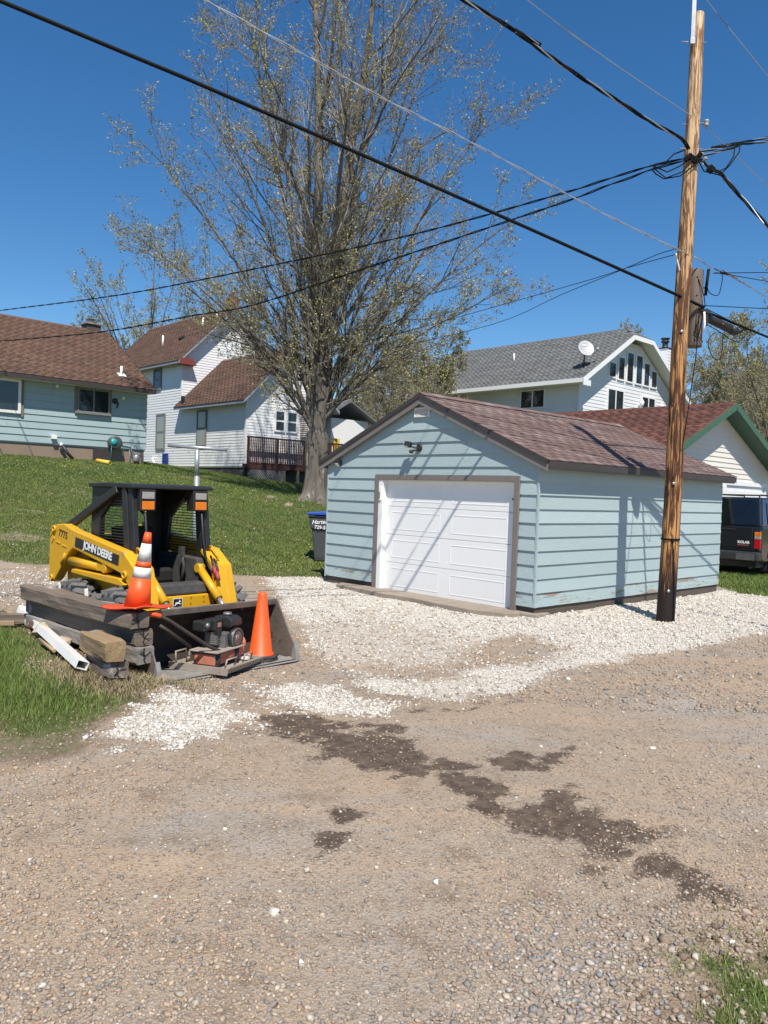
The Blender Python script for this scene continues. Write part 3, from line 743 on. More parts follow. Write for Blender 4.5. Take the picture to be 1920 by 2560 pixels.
# door frame
m = MB(); m.b2((-.022, 3.285, -.02), (.10, 3.383, 1.96)); m.build('door_jamb', TAUPE, GA, bevel=.004)
m = MB(); m.b2((-.022, .317, -.03), (.10, .41, 1.96)); m.build('door_jamb', TAUPE, GA, bevel=.004)
m = MB(); m.b2((-.026, .411, 1.875), (.10, 3.284, 1.958)); m.build('door_header', TAUPE, GA, bevel=.004)
m = MB(); m.b2((-.012, 3.19, -.01), (.12, 3.284, 1.874)); m.build('door_stop', WHITE, GA)
m = MB(); m.b2((.02, .411, -.01), (.12, .43, 1.874)); m.build('door_stop', WHITE, GA)
m = MB(); m.b2((.02, .431, 1.855), (.12, 3.189, 1.874)); m.build('door_stop', WHITE, GA)
dr = MB(); dr.b2((.14, .40, -.02), (.16, 3.25, 1.9)); DOOR = dr.build('overhead_door', WHITE, GA)
hz = [(-.012, .468), (.474, .944), (.950, 1.420), (1.426, 1.90)]
for za, zb in hz:
    s_ = MB(); s_.b2((.098, .405, za), (.139, 3.245, zb)); sec = s_.build('door_section', WHITE, DOOR, bevel=.004)
    # raised panels, a moulded border and a flat centre
for za, zb in hz:
    for ya, yb in ((.60, 1.70), (1.94, 3.04)):
        a, b, c, d = ya, yb, za + .085, zb - .085
        q = MB()
        for (y0, y1, z0, z1) in ((a, b, c, c + .014), (a, b, d - .014, d), (a, a + .014, c + .014, d - .014), (b - .014, b, c + .014, d - .014)):
            q.b2((.0945, y0, z0), (.0985, y1, z1))
        pn = q.build('panel_moulding', WHITE, DOOR, bevel=.002)
m = MB(); m.lathe([(.018, 0), (.018, .012), (.008, .014)], (.098, .50, 1.62), 10, rotm(0, -math.pi / 2, 0)); m.build('lock', DARKTRIM, DOOR)
# keypad on the white stop
m = MB(); m.b2((-.035, 3.215, 1.52), (-.012, 3.265, 1.75)); kp = m.build('keypad', WHITE_W, GA, bevel=.006)
m = MB()
for r in range(4):
    for c in range(2): m.b2((-.039, 3.222 + c * .02, 1.55 + r * .03), (-.034, 3.236 + c * .02, 1.57 + r * .03))
m.build('keypad_button', GREYFR, kp)
# roof
us = math.hypot(1, SL); V_up = Vector((0, 1, SL)) / us; V_dn = Vector((0, -1, SL)) / us
RF0, RF1 = -.075, GL + .15
m = MB()
e0 = -.20; e1 = RC + (RC + .20)
m.prism([(RF0 + .01, e0 + .01, roof_z(e0) - .07), (RF0 + .01, e0 + .01, roof_z(e0) - .012), (RF0 + .01, RC, RZ - .012), (RF0 + .01, e1 - .01, roof_z(e1) - .012), (RF0 + .01, e1 - .01, roof_z(e1) - .07), (RF0 + .01, RC, RZ - .075)], (RF1 - RF0 - .02, 0, 0))
ROOF = m.build('roof', DARKTRIM, GA)
sl_len = (RC - e0) * us
shingle_roof(ROOF, (RF0 - .01, e0 - .015, roof_z(e0) - .012), X1, V_up, RF1 - RF0 + .02, sl_len, SH_GAR, .141, .30, singles=300, seed=3, pick=lambda c: c[0] * .45 + c[2] * .9)
shingle_roof(ROOF, (RF0 - .01, e1 + .015, roof_z(e1) - .012), X1, V_dn, RF1 - RF0 + .02, sl_len, SH_GAR, .141, .30, seed=4)
m = MB()
x = RF0 - .01; i = 0
rg = random.Random(8)
while x < RF1:
    x1 = min(x + .26, RF1 + .01)
    q = MB(); q.prism([(x, RC - .13, RZ - .055 + .018), (x, RC, RZ + .016), (x, RC + .13, RZ - .055 + .018), (x, RC + .13, RZ - .055 + .03), (x, RC, RZ + .032 + .004 * (i % 2)), (x, RC - .13, RZ - .055 + .03)], (x1 - x - .006, 0, 0))
    me = q.mesh('ridge_cap'); a = me.attributes.new('rnd', 'FLOAT', 'POINT'); a.data.foreach_set('value', [rg.random()] * len(me.vertices))
    link('ridge_cap', me, SH_GAR, ROOF); x = x1; i += 1
# fascia at the eaves, rake boards at the gable
m = MB(); m.b2((RF0 + .012, e0 - .012, roof_z(e0) - .115), (RF1 - .012, e0 + .009, roof_z(e0) - .014)); m.build('fascia', DARKTRIM, GA)
m = MB(); m.b2((RF0 + .02, e0 + .02, roof_z(e0) - .135), (RF1 - .02, e0 + .045, roof_z(e0) - .07)); m.build('eave_board', GREYFR, GA)
m = MB(); m.b2((RF0 + .012, e1 - .009, roof_z(e1) - .115), (RF1 - .012, e1 + .012, roof_z(e1) - .014)); m.build('fascia', DARKTRIM, GA)
for sgn, ye in ((-1, e0), (1, e1)):
    for nm, dz0, dz1, xx0, xx1, mt in (('rake_drip', -.065, .004, RF0 - .022, RF0 + .008, DARKTRIM), ('rake_board', -.165, -.068, RF0 - .004, RF0 + .02, TAUPE)):
        m = MB()
        m.prism([(xx0, RC, RZ + dz0), (xx0, ye - .012 * -sgn * -1, roof_z(ye) + dz0), (xx0, ye, roof_z(ye) + dz1), (xx0, RC, RZ + dz1)], (xx1 - xx0, 0, 0))
        m.build(nm, mt, GA)
m = MB()
for sgn, ye in ((-1, e0), (1, e1)):
    m.prism([(RF0 + .02, RC, RZ - .078), (RF0 + .02, ye, roof_z(ye) - .078), (RF0 + .02, ye, roof_z(ye) - .09), (RF0 + .02, RC, RZ - .09)], (.05, 0, 0))
m.build('soffit', TAUPE, GA)
# gable louvre
m = MB(); lv = (2.15, 2.48, 2.90, 3.05)
for (a, b, c, d) in ((lv[0], lv[1], lv[2], lv[2] + .015), (lv[0], lv[1], lv[3] - .015, lv[3]), (lv[0], lv[0] + .015, lv[2] + .015, lv[3] - .015), (lv[1] - .015, lv[1], lv[2] + .015, lv[3] - .015)):
    m.b2((-.03, a, c), (.0, b, d))
LV = m.build('gable_vent', WHITE, GA)
m = MB(); m.b2((-.006, lv[0] + .015, lv[2] + .015), (-.003, lv[1] - .015, lv[3] - .015)); m.build('vent_backing', BLACKP, LV)
for i in range(6):
    m = MB(); m.box((-.016, (lv[0] + lv[1]) / 2, lv[2] + .027 + i * .0195), (.016, lv[1] - lv[0] - .034, .006), rotm(0, .6, 0)); m.build('louvre_slat', WHITE, LV)
# motion flood light
LT = MB(); LT.lathe([(.062, 0), (.062, .018), (.05, .026), (.0, .027)], (0, 2.36, 2.40), 18, rotm(0, -math.pi / 2, 0)); FL = LT.build('flood_light', BLACKP, GA)
m = MB(); m.tube([(-.02, 2.37, 2.40), (-.08, 2.41, 2.40), (-.11, 2.45, 2.42)], .016, 8); m.box((-.13, 2.50, 2.45), (.07, .115, .085), rotm(.1, .35, .25)); m.build('lamp_head', BLACKP, FL, bevel=.006)
m = MB(); m.box((-.168, 2.51, 2.441), (.008, .095, .066), rotm(.1, .35, .25)); m.build('lamp_lens', BLIND, FL)
m = MB(); m.tube([(-.02, 2.36, 2.385), (-.07, 2.39, 2.36), (-.10, 2.42, 2.345)], .014, 8); m.lathe([(.0, -.03), (.03, -.025), (.038, 0), (.03, .028), (0, .034)], (-.10, 2.45, 2.335), 12); m.build('motion_sensor', BLACKP, FL)
# small solar light under the rake
m = MB(); m.prism([(0, 4.31, 2.10), (0, 4.31, 2.21), (-.07, 4.31, 2.20), (-.085, 4.31, 2.16), (-.02, 4.31, 2.10)], (0, .10, 0)); so = m.build('solar_light', BLACKP, GA, bevel=.004)
m = MB(); m.prism([(-.028, 4.325, 2.104), (-.082, 4.325, 2.150), (-.088, 4.325, 2.146), (-.034, 4.325, 2.098)], (0, .07, 0)); m.build('lamp_lens', WHITE_W, so)
# concrete apron in front of the door
ap = [(-.12, .15), (-.34, .25), (-.50, .8), (-.46, 1.5), (-.38, 2.1), (-.42, 2.7), (-.36, 3.3), (-.30, 4.0), (-.05, 4.15), (.06, 3.4), (.14, 3.2), (.14, .3)]
m = MB(); m.prism([(a, b, -.10) for a, b in ap], (0, 0, .112))
AP = m.build('concrete_apron', CONC, None, bevel=.01); AP.location = (2.166, 11.017, 0); AP.rotation_euler = (0, 0, YAW)
tag(AP, 'worn concrete apron strip along the bottom of the white door', 'slab')
# ------------------------------------------------------------------ teal ranch house
def gable_roof(parent, x0, x1, yc, ye0, ye1, zr, ze, mat, along='x', fasc=DARKTRIM, ov_t=.14, seed=1, sides=(True, True), course=.14, tab=.3):
    """ridge along local x (or y) at yc; eaves at ye0 / ye1 height ze"""
    A = (lambda a, b, c: (a, b, c)) if along == 'x' else (lambda a, b, c: (b, a, c))
    m = MB()
    m.prism([A(x0, ye0, ze - ov_t), A(x0, ye0, ze), A(x0, yc, zr), A(x0, ye1, ze), A(x0, ye1, ze - ov_t), A(x0, yc, zr - ov_t)], A(x1 - x0, 0, 0))
    rf = m.build('roof', fasc, parent)
    for k, ye in enumerate((ye0, ye1)):
        if not sides[k]: continue
        dy = yc - ye; L_ = math.hypot(dy, zr - ze)
        Vv = Vector(A(0, dy / L_, (zr - ze) / L_))
        U = Vector(A(1, 0, 0))
        shingle_roof(rf, A(x0 - .02, ye - .02 * (1 if dy > 0 else -1), ze - .008), U, Vv, x1 - x0 + .04, L_, mat, course, tab, seed=seed + k)
    m = MB(); m.prism([A(x0 - .01, yc - .14, zr - .09), A(x0 - .01, yc, zr + .03), A(x0 - .01, yc + .14, zr - .09), A(x0 - .01, yc, zr + .005)], A(x1 - x0 + .02, 0, 0))
    me = m.mesh('ridge_cap'); a = me.attributes.new('rnd', 'FLOAT', 'POINT'); a.data.foreach_set('value', [.3] * len(me.vertices)); link('ridge_cap', me, mat, rf)
    return rf

H1 = empty('ranch_house', (-9.018, 29.3, 0), YAW, 'low teal lap-sided house with brown shingle roof and tan foundation', 'house')
m = MB(); m.b2((-11, .02, 2.9), (-.02, 7.5, 5.15)); m.prism([(-.1, .02, 5.15), (-.1, 7.5, 5.15), (-.1, 3.84, 7.6)], (.08, 0, 0)); m.build('wall', TEAL2, H1)
m = MB(); m.b2((-11, .05, 1.6), (-.04, 7.45, 2.93)); m.build('foundation', FOUND, H1)
rb = random.Random(11)
for k in range(10):
    z0 = 2.95 + .238 * k; z1 = min(z0 + .245, 5.12)
    if z1 - z0 < .02: break
    cuts = [-11] + sorted(rb.uniform(-9, -1) for _ in range(2)) + [0]
    for a, b in zip(cuts[:-1], cuts[1:]):
        lap('siding_board', TEAL2, H1, (0, .02, 0), X1, -Y1, (a + .002, b - .002), (a + .002, b - .002), z0, z1, .03)
    lap('siding_board', TEAL2, H1, (0, 0, 0), Y1, X1, (0, 7.5), (0, 7.5), z0, z1, .03)
gable_roof(H1, -11.4, .12, 3.84, -.5, 8.18, 7.82, 5.16, SH_BRN, seed=21)
m = MB(); m.b2((-11.3, -.515, 5.0), (.11, -.475, 5.14)); m.build('fascia', DARKTRIM, H1)
m = MB(); m.b2((-11.3, -.47, 5.01), (.02, .0, 5.03)); m.build('soffit', WHITE_W, H1)
for d_ in (0,):
    window(H1, (0, -.012, 0), X1, -Y1, -2.62, -1.46, 4.12, 4.97, GREYFR, GLASS, .05, 'slider', .06, sill=True)
    window(H1, (0, -.012, 0), X1, -Y1, -6.5, -4.52, 3.87, 5.0, WHITE_W, GLASS, .09, 'pair', .07)
m = MB()
for a, b, c, d in ((-2.70, -2.625, 4.05, 5.02), (-1.455, -1.38, 4.05, 5.02), (-4.515, -4.42, 3.78, 5.02)): m.b2((a, -.05, c), (b, .0, d))
m.build('window_trim', TAUPE, H1)
m = MB(); m.b2((-1.99, .0, 2.30), (-1.33, .06, 2.90)); m.build('basement_hatch', DARKTRIM, H1)
m = MB(); m.lathe([(.03, 0), (.03, .08), (.07, .12), (.07, .15), (0, .17)], (-3.36, -.01, 4.96), 12, rotm(1.9, 0, 0)); m.build('flood_lamp', WHITE_W, H1)
m = MB(); m.lathe([(.03, 0), (.03, .08), (.065, .12), (.065, .15), (0, .17)], (-.97, -.01, 4.80), 12, rotm(1.9, 0, 0)); m.build('flood_lamp', WHITE_W, H1)
m = MB(); m.lathe([(.10, 0), (.10, .05), (.05, .06), (0, .06)], (-1.25, -.01, 4.64), 16, rotm(math.pi / 2, 0, 0)); m.build('wall_vent', BLACKP, H1)
m = MB(); m.box((-1.14, -.02, 4.50), (.04, .04, .2), rotm(0, .3, 0)); m.build('hook', BLACKP, H1)
m = MB(); m.b2((-3.49, -.16, 3.10), (-3.33, -.0, 3.24)); m.build('vent_hood', WHITE, H1, bevel=.01)
m = MB(); m.tube([(-3.14, -.10, 2.92), (-2.98, -.16, 2.66), (-2.80, -.24, 2.44)], .055, 10); pp_ = m.build('drain_pipe', BLACKP, H1)
m = MB(); m.tube([(-3.20, -.08, 2.95), (-3.13, -.105, 2.91)], .065, 10); m.build('pipe_collar', WHITE, pp_)
# hose reel
HR = empty('hose_reel', (0, 0, 0), 0, parent=H1)
m = MB(); R_ = rotm(math.pi / 2, 0, 0)
m.lathe([(.20, -.14), (.235, -.12), (.235, .10), (.20, .12), (.0, .12)], (-1.27, -.16, 3.12), 24, R_); m.build('reel_case', M('grey_green_plastic', (.07, .085, .085), None, .5), HR)
m = MB(); m.lathe([(.12, 0), (.11, .03), (.05, .05), (0, .05)], (-1.36, -.281, 3.14), 18, R_); m.build('reel_hub', M('turquoise_plastic', (.02, .38, .40), None, .4), HR)
m = MB(); m.tube([(-1.44, -.26, 3.0), (-1.46, -.28, 2.7), (-1.44, -.3, 2.46)], .014, 6); m.build('hose', M('green_hose', (.03, .16, .15), None, .4), HR)
m = MB(); m.tube([(-1.05, -.1, 3.12), (-.98, -.14, 3.13), (-.94, -.16, 2.9), (-.92, -.18, 2.46)], .014, 6); m.build('hose', MATS['green_hose'], HR)
# gas meter
m = MB(); m.tube([(-1.0, -.06, 3.13), (-.62, -.08, 3.12), (-.60, -.08, 2.86), (-.42, -.10, 2.80)], .022, 8); m.tube([(-.66, -.06, 2.9), (-.66, -.06, 2.45)], .02, 8)
m.lathe([(.0, -.15), (.10, -.13), (.12, -.03), (.12, .06), (.09, .12), (0, .13)], (-.46, -.18, 2.62), 14); m.box((-.46, -.2, 2.78), (.22, .16, .10)); m.build('gas_meter', METAL, H1, bevel=.01)
# chimney and vents
m = MB(); m.b2((-.78, 3.75, 7.5), (-.22, 4.35, 8.03)); ch = m.build('chimney', STONE, H1, bevel=.02)
m = MB(); m.b2((-.84, 3.69, 8.03), (-.16, 4.41, 8.09)); m.build('chimney_crown', CONC, ch)
m = MB(); m.lathe([(.12, 8.09), (.12, 8.28)], (-.5, 4.05, 0), 12); m.b2((-.68, 3.87, 8.28), (-.32, 4.23, 8.31)); m.build('chimney_cap', METAL, ch)
m = MB(); m.tube([(-.89, .29, 5.55), (-.89, .29, 5.98)], .045, 10); vp = m.build('vent_pipe', WHITE, H1)
m = MB(); m.box((-.89, .26, 5.66), (.28, .26, .02), rotm(rad(31.5), 0, 0)); m.build('pipe_flashing', WHITE, vp)
# yellow drain pipe on the lawn below the house
yp = MB(); R_ = rotm(0, math.pi / 2, 0)
yp.lathe([(.075, -.28), (.075, .28), (.062, .28), (.062, -.28), (.075, -.28)], (0, 0, 0), 16, R_)
YP = yp.build('yellow_pipe', M('yellow_plastic', (.75, .50, .06), None, .45), None)
for px, py in ((-9.75, 27.0),):
    YP.location = (px, py, gzf(px, py) + .07); YP.rotation_euler = (0, .12, -.35)
tag(YP, 'short yellow plastic drain pipe lying on the grass', 'pipe')

# ------------------------------------------------------------------ white two-storey house
H2 = empty('farmhouse', (-6.14, 34.0, 0), YAW, 'white clapboard two-storey farmhouse with brown gabled roofs', 'house')
FM = 5.70
m = MB(); m.b2((.02, .02, 2.55), (4.5, FM, 5.8)); m.b2((.02, FM, 2.55), (5.6, 14.4, 7.95))
m.prism([(.02, .02, 5.8), (4.5, .02, 5.8), (2.25, .02, 7.95)], (0, .1, 0)); m.prism([(.02, FM, 7.95), (5.6, FM, 7.95), (2.8, FM, 10.65)], (0, .1, 0))
m.build('wall', VINYL, H2)
m = MB(); m.b2((.06, .06, 1.2), (4.45, FM, 2.55)); m.b2((.06, FM, 1.2), (5.55, 14.3, 2.55)); m.build('foundation', STONE, H2)
siding_mesh('siding', VINYL, H2, (.02, 0, 0), Y1, -X1, 0, FM, 2.6, 5.85, .128)
siding_mesh('siding', VINYL, H2, (.02, 0, 0), Y1, -X1, FM, 14.4, 2.6, 7.95, .128)
siding_mesh('siding', VINYL, H2, (0, .02, 0), X1, -Y1, 0, 4.5, 2.6, 7.9, .128, clip=lambda z: (max(0, (z - 5.55) / .985 - .0), min(4.5, 4.5 - (z - 5.55) / .985)))
siding_mesh('siding', VINYL, H2, (0, FM, 0), X1, -Y1, 0, 5.6, 5.2, 10.6, .128, clip=lambda z: (max(0, (z - 7.9) / .98), min(5.6, 5.6 - (z - 7.9) / .98)))
m = MB(); m.b2((-.02, -.02, 2.56), (.06, .06, 5.6)); m.build('corner_post', VINYL, H2)
m = MB(); m.b2((-.02, FM - .02, 5.6), (.06, FM + .06, 7.8)); m.build('corner_post', VINYL, H2)
GREYS = M('grey_soffit', (.30, .31, .33), None, .6, scale=2)
gable_roof(H2, -.45, FM - .02, 2.25, -.42, 4.92, 8.05, 5.42, SH_BRN, along='y', seed=31, fasc=GREYS)
gable_roof(H2, FM - .42, 14.8, 2.8, -.42, 6.02, 10.86, 7.68, SH_BRN, along='y', seed=33, fasc=GREYS)
m = MB(); m.prism([(-.42, FM - .43, 7.52), (.55, FM - .43, 7.52), (.3, FM - .43, 7.85), (-.3, FM - .43, 7.80)], (0, .40, 0)); m.build('eave_return', M('red_metal', (.22, .05, .04), None, .6), H2)
for (f1, f0, z0, z1, st) in ((8.18, 7.23, 3.42, 5.24, 'hung'), (4.12, 3.24, 3.50, 5.22, 'hung'), (8.60, 7.78, 6.46, 7.55, 'hung')):
    window(H2, (-.002, 0, 0), Y1, -X1, f0, f1, z0, z1, GREYFR, BLIND if z0 < 6 else GLASS, .09, st, .05)
for (s0, s1, z0, z1, st) in ((1.50, 2.08, 4.22, 5.20, 'hung'), (2.16, 2.76, 4.22, 5.20, 'hung'), (2.06, 2.50, 6.0, 6.42, 'plain')):
    window(H2, (0, -.002, 0), X1, -Y1, s0, s1, z0, z1, WHITE, GLASS, .07, st, .05)
m = MB()
for i in range(11): m.lathe([(.17, 0), (.19, .04), (.17, .08)], (3.12, -.10, 4.05 + i * .09), 12)
m.build('rolled_awning', M('striped_awning', (.30, .25, .23), (.55, .50, .47), .8, scale=14, stretch=(.2, .2, 3), contrast=.8), H2)
m = MB(); m.b2((2.45, 5.4, 10.3), (2.95, 5.95, 11.30)); c2_ = m.build('chimney', M('red_brick', (.27, .09, .055), (.17, .06, .045), .9, scale=9, bump=.5, bscale=18), H2, bevel=.02)
m = MB(); m.b2((2.41, 5.36, 10.22), (2.99, 5.99, 10.62)); m.build('chimney_flashing', METAL, c2_)
m = MB(); m.lathe([(.11, 11.3), (.11, 11.55), (.14, 11.56), (.14, 11.6), (0, 11.63)], (2.7, 5.67, 0), 12); m.build('flue', METAL, c2_)
for fx, fy, h_ in ((.95, 9.6, .55), (1.75, 6.9, .5), (2.2, 6.3, .35)):
    zr = 7.68 + (fx + .42) / 3.22 * 3.18
    m = MB(); m.tube([(fx, fy, zr - .1), (fx, fy, zr + h_)], .05, 8); m.build('vent_pipe', WHITE, H2)
zr = 7.68 + 1.55 / 3.22 * 3.18
m = MB(); m.box((1.12, 7.9, zr + .07), (.26, .3, .12), rotm(0, -.75, 0)); m.build('roof_vent', BLACKP, H2)
m = MB(); m.b2((-.3, 5.05, 5.62), (-.18, 5.2, 5.95)); m.build('plumbing_stack', BLACKP, H2)
# blue rack by the wall and a white spout
m = MB()
for i in range(4): m.b2((-.16, 6.75, 2.72 + i * .135), (-.06, 7.2, 2.80 + i * .135))
for y_ in (6.75, 6.94, 7.14): m.b2((-.15, y_, 2.66), (-.07, y_ + .06, 3.24))
BR = m.build('blue_rack', M('blue_plastic', (.02, .05, .30), None, .5), None)
BR.location = (-6.14, 34, 0); BR.rotation_euler = (0, 0, YAW)
tag(BR, 'small blue plastic rack standing against the white clapboard wall', 'rack')
m = MB(); m.tube([(-.03, 8.35, 3.05), (-.12, 8.3, 2.95), (-.18, 8.0, 2.78), (-.22, 7.9, 2.62)], .06, 8); m.tube([(-.05, 8.38, 2.85), (-.2, 8.1, 2.80)], .05, 8); m.build('wall_spout', WHITE, H2)
# deck
DK = empty('deck', (-6.14, 34.0, 0), YAW, 'raised dark red wooden deck with slatted railing beside the farmhouse', 'deck')
REDW = M('red_stained_wood', (.075, .022, .016), (.05, .018, .014), .75, scale=8, stretch=(1, 1, .3), bump=.2, rnd=.25)
DY = -.38
m = MB(); m.b2((-.12, DY, 2.55), (6.0, .0, 2.70)); m.build('deck_floor', REDW, DK)
m = MB(); m.b2((-.12, DY - .04, 2.50), (6.0, DY - .002, 2.78)); m.build('rim_board', REDW, DK)
m = MB(); m.b2((-.14, DY - .07, 3.84), (6.0, DY + .05, 3.90)); m.build('top_rail', REDW, DK)
for xx in (-.10, 1.42, 2.92, 4.45, 5.95):
    m = MB(); m.b2((xx - .05, DY - .08, 2.46), (xx + .05, DY + .0, 3.838)); m.build('rail_post', REDW, DK)
x = .02
bme = None
while x < 5.9:
    if min(abs(x - q) for q in (1.42, 2.92, 4.45)) > .09:
        if bme is None:
            q_ = MB(); q_.b2((-.022, DY - .065, 2.72), (.022, DY - .041, 3.838)); bo = q_.build('baluster', REDW, DK); bme = bo.data; bo.location = (x, 0, 0)
        else:
            bo = bpy.data.objects.new('baluster', bme); COL.objects.link(bo); bo.parent = DK; bo.location = (x, 0, 0)
    x += .098
GREYW = M('weathered_post', (.16, .14, .12), (.10, .09, .08), .9, scale=12, stretch=(1, 1, .2), bump=.3)
for xx in (1.86, 2.62, 4.6):
    m = MB(); m.b2((xx - .05, DY - .03, .9), (xx + .05, DY + .07, 2.55)); m.build('support_post', GREYW, DK)
m = MB()
n = 14
for i in range(-6, 22):
    for dz in (1, -1):
        a = (-.10 + i * .12, 1.5 if dz > 0 else 2.5); b = (a[0] + 1.0, a[1] + dz * 1.0)
        t0 = max(0, (-.10 - a[0])); t1 = min(1, (1.80 - a[0]))
        if t1 - t0 < .05: continue
        m.bar((a[0] + t0, DY - .01 - .006 * dz, a[1] + dz * t0), (a[0] + t1, DY - .01 - .006 * dz, a[1] + dz * t1), .035, .01, up=(0, 1, 0))
m.build('lattice', M('grey_lattice', (.22, .21, .20), None, .8), DK, kind='stuff')
m = MB(); m.b2((5.2, .5, 1.2), (7.6, 3.5, 5.2)); m.b2((4.55, 1.2, 1.2), (5.2, 4.5, 5.6)); m.build('rear_wing', VINYL, H2)
gable_roof(H2, .1, 4.0, 6.1, 4.6, 7.9, 6.1, 5.2, SH_GRY, along='y', seed=36, sides=(True, True), fasc=GREYS, ov_t=.06)
m = MB(); m.b2((5.25, .30, 2.9), (5.6, .36, 4.2)); m.build('yellow_door', MATS['yellow_plastic'], H2)

# ------------------------------------------------------------------ grey house
H3 = empty('chalet_house', (9.739, 40.0, 0), YAW, 'large pale sided house with grey roof and six tall gable windows', 'house')
GSID = M('pale_vinyl', (.74, .74, .75), (.70, .70, .71), .55, scale=.7, contrast=.3)
m = MB(); m.b2((.02, .02, 1.0), (10.2, 13, 7.75)); m.prism([(.02, .02, 7.75), (10.2, .02, 7.75), (6.0, .02, 10.35), (4.3, .02, 10.35)], (0, .1, 0)); m.build('wall', GSID, H3)
def hclip(z):
    if z < 7.75: return (0, 10.24)
    return (max(0, (z - 7.78) / .613 - .1), 10.24 - max(0, (z - 7.78) / .613 - .1))
siding_mesh('siding', GSID, H3, (0, .02, 0), X1, -Y1, 0, 10.2, 5.0, 10.4, .19, clip=hclip, tb=.02)
siding_mesh('siding', GSID, H3, (.02, 0, 0), Y1, -X1, 0, 13, 5.0, 7.8, .19, tb=.02)
m = MB(); m.b2((-.03, -.03, 5), (.06, .06, 7.75)); m.build('corner_post', GSID, H3)
# roof: clipped gable
ZR, ZE, RX = 11.25, 7.70, 5.12
m = MB()
hl, hr, hz_ = 4.10, 6.14, 10.60
T = .16
top = [(-.7, -.7, ZE), (hl, -.7, hz_), (hr, -.7, hz_), (10.94, -.7, ZE), (RX, .35, ZR), (-.7, 13.4, ZE), (RX, 13.4, ZR), (10.94, 13.4, ZE)]
bot = [(a, b, c - T) for a, b, c in top]
fs = [(0, 1, 4, 6, 5), (1, 2, 4), (2, 3, 7, 6, 4)]
m.add(top + bot, fs + [tuple(8 + i for i in f)[::-1] for f in fs] + [(0, 8, 9, 1), (1, 9, 10, 2), (2, 10, 11, 3), (3, 11, 15, 7), (5, 13, 8, 0), (7, 15, 14, 6), (6, 14, 13, 5)])
RF3 = m.build('roof', WHITE, H3)
dl = math.hypot(RX + .7, ZR - ZE); Vv = Vector(((RX + .7) / dl, 0, (ZR - ZE) / dl))
def rclip(u, v):   # u along y from -.7, v up the slope
    xx = -.7 + v * Vv.x
    return not (xx > hl and u < (xx - hl) / (RX - hl) * 1.05)
shingle_roof(RF3, (-.72, -.71, ZE + .012), Y1, Vv, 14.1, dl, SH_GRY, .14, .33, seed=41, clip=rclip)
dl2 = math.hypot(1.05, ZR - hz_)
Vv2 = Vector((0, 1.05 / dl2, (ZR - hz_) / dl2))
shingle_roof(RF3, (hl, -.71, hz_ + .012), X1, Vv2, hr - hl, dl2, SH_GRY, .14, .33, seed=42, clip=lambda u, v: abs(u - (RX - hl)) < (1 - v / dl2) * 1.02)
m = MB()
for a, b in ((top[0], top[1]), (top[1], top[2]), (top[2], top[3])):
    m.bar((a[0], -.715, a[2] - .11), (b[0], -.715, b[2] - .11), .03, .24, up=(0, 0, 1))
m.build('rake_board', WHITE, H3)
m = MB(); m.b2((-.74, -.70, ZE - .19), (-.70, 13.4, ZE + .02)); m.b2((-.76, -.75, ZE - .34), (-.1, -.71, ZE - .06)); m.build('gutter', WHITE, H3)
m = MB(); m.b2((-.69, -.69, ZE - .20), (0, 13.3, ZE - .175)); m.build('soffit', GSID, H3)
for (s0, s1, z0, z1) in ((2.72, 3.50, 8.24, 9.12), (3.64, 4.38, 8.20, 9.52), (4.54, 5.32, 8.18, 9.90), (5.52, 6.32, 8.18, 9.88), (6.42, 7.15, 8.18, 9.56), (7.28, 8.0, 8.18, 9.22)):
    window(H3, (0, -.002, 0), X1, -Y1, s0, s1, z0, z1, WHITE, GLASS, .08, 'plain', .06)
window(H3, (0, -.002, 0), X1, -Y1, 2.68, 4.40, 6.05, 7.70, WHITE, GLASS, .09, 'pair', .06)
window(H3, (0, -.002, 0), X1, -Y1, 6.32, 7.92, 5.4, 7.66, WHITE, GLASS, .09, 'pair', .06)
window(H3, (-.002, 0, 0), Y1, -X1, 2.03, 3.66, 6.42, 7.46, WHITE, GLASS, .08, 'pair', .06)
for xx in (6.05, 8.35):
    m = MB(); m.lathe([(.0, 0), (.10, .08), (.13, .3), (.05, .42), (0, .46)], (xx, -.22, 6.95), 10); m.tube([(xx, .0, 7.05), (xx, -.14, 7.0), (xx, -.2, 6.9), (xx - .1, -.16, 6.7)], .03, 6); m.build('wall_lantern', WHITE, H3)
m = MB(); m.b2((10.75, .8, 8.0), (11.45, 1.5, 11.08)); c3 = m.build('chimney_chase', GSID, H3)
siding_mesh('chase_siding', GSID, c3, (0, .8, 0), X1, -Y1, 10.75, 11.45, 9.0, 11.08, .19, tb=.02)
m = MB(); m.b2((10.70, .75, 11.08), (11.5, 1.55, 11.14)); m.lathe([(.28, 11.14), (.17, 11.25), (.17, 11.5), (.25, 11.52), (.25, 11.6), (.19, 11.62), (.19, 11.7), (.27, 11.72), (.27, 11.78), (0, 11.8)], (11.1, 1.15, 0), 14); m.build('chimney_cap', BLACKP, c3)
m = MB(); m.tube([(2.53, 6.15, 9.5), (2.53, 6.15, 10.1)], .05, 8); m.build('vent_pipe', WHITE, H3)
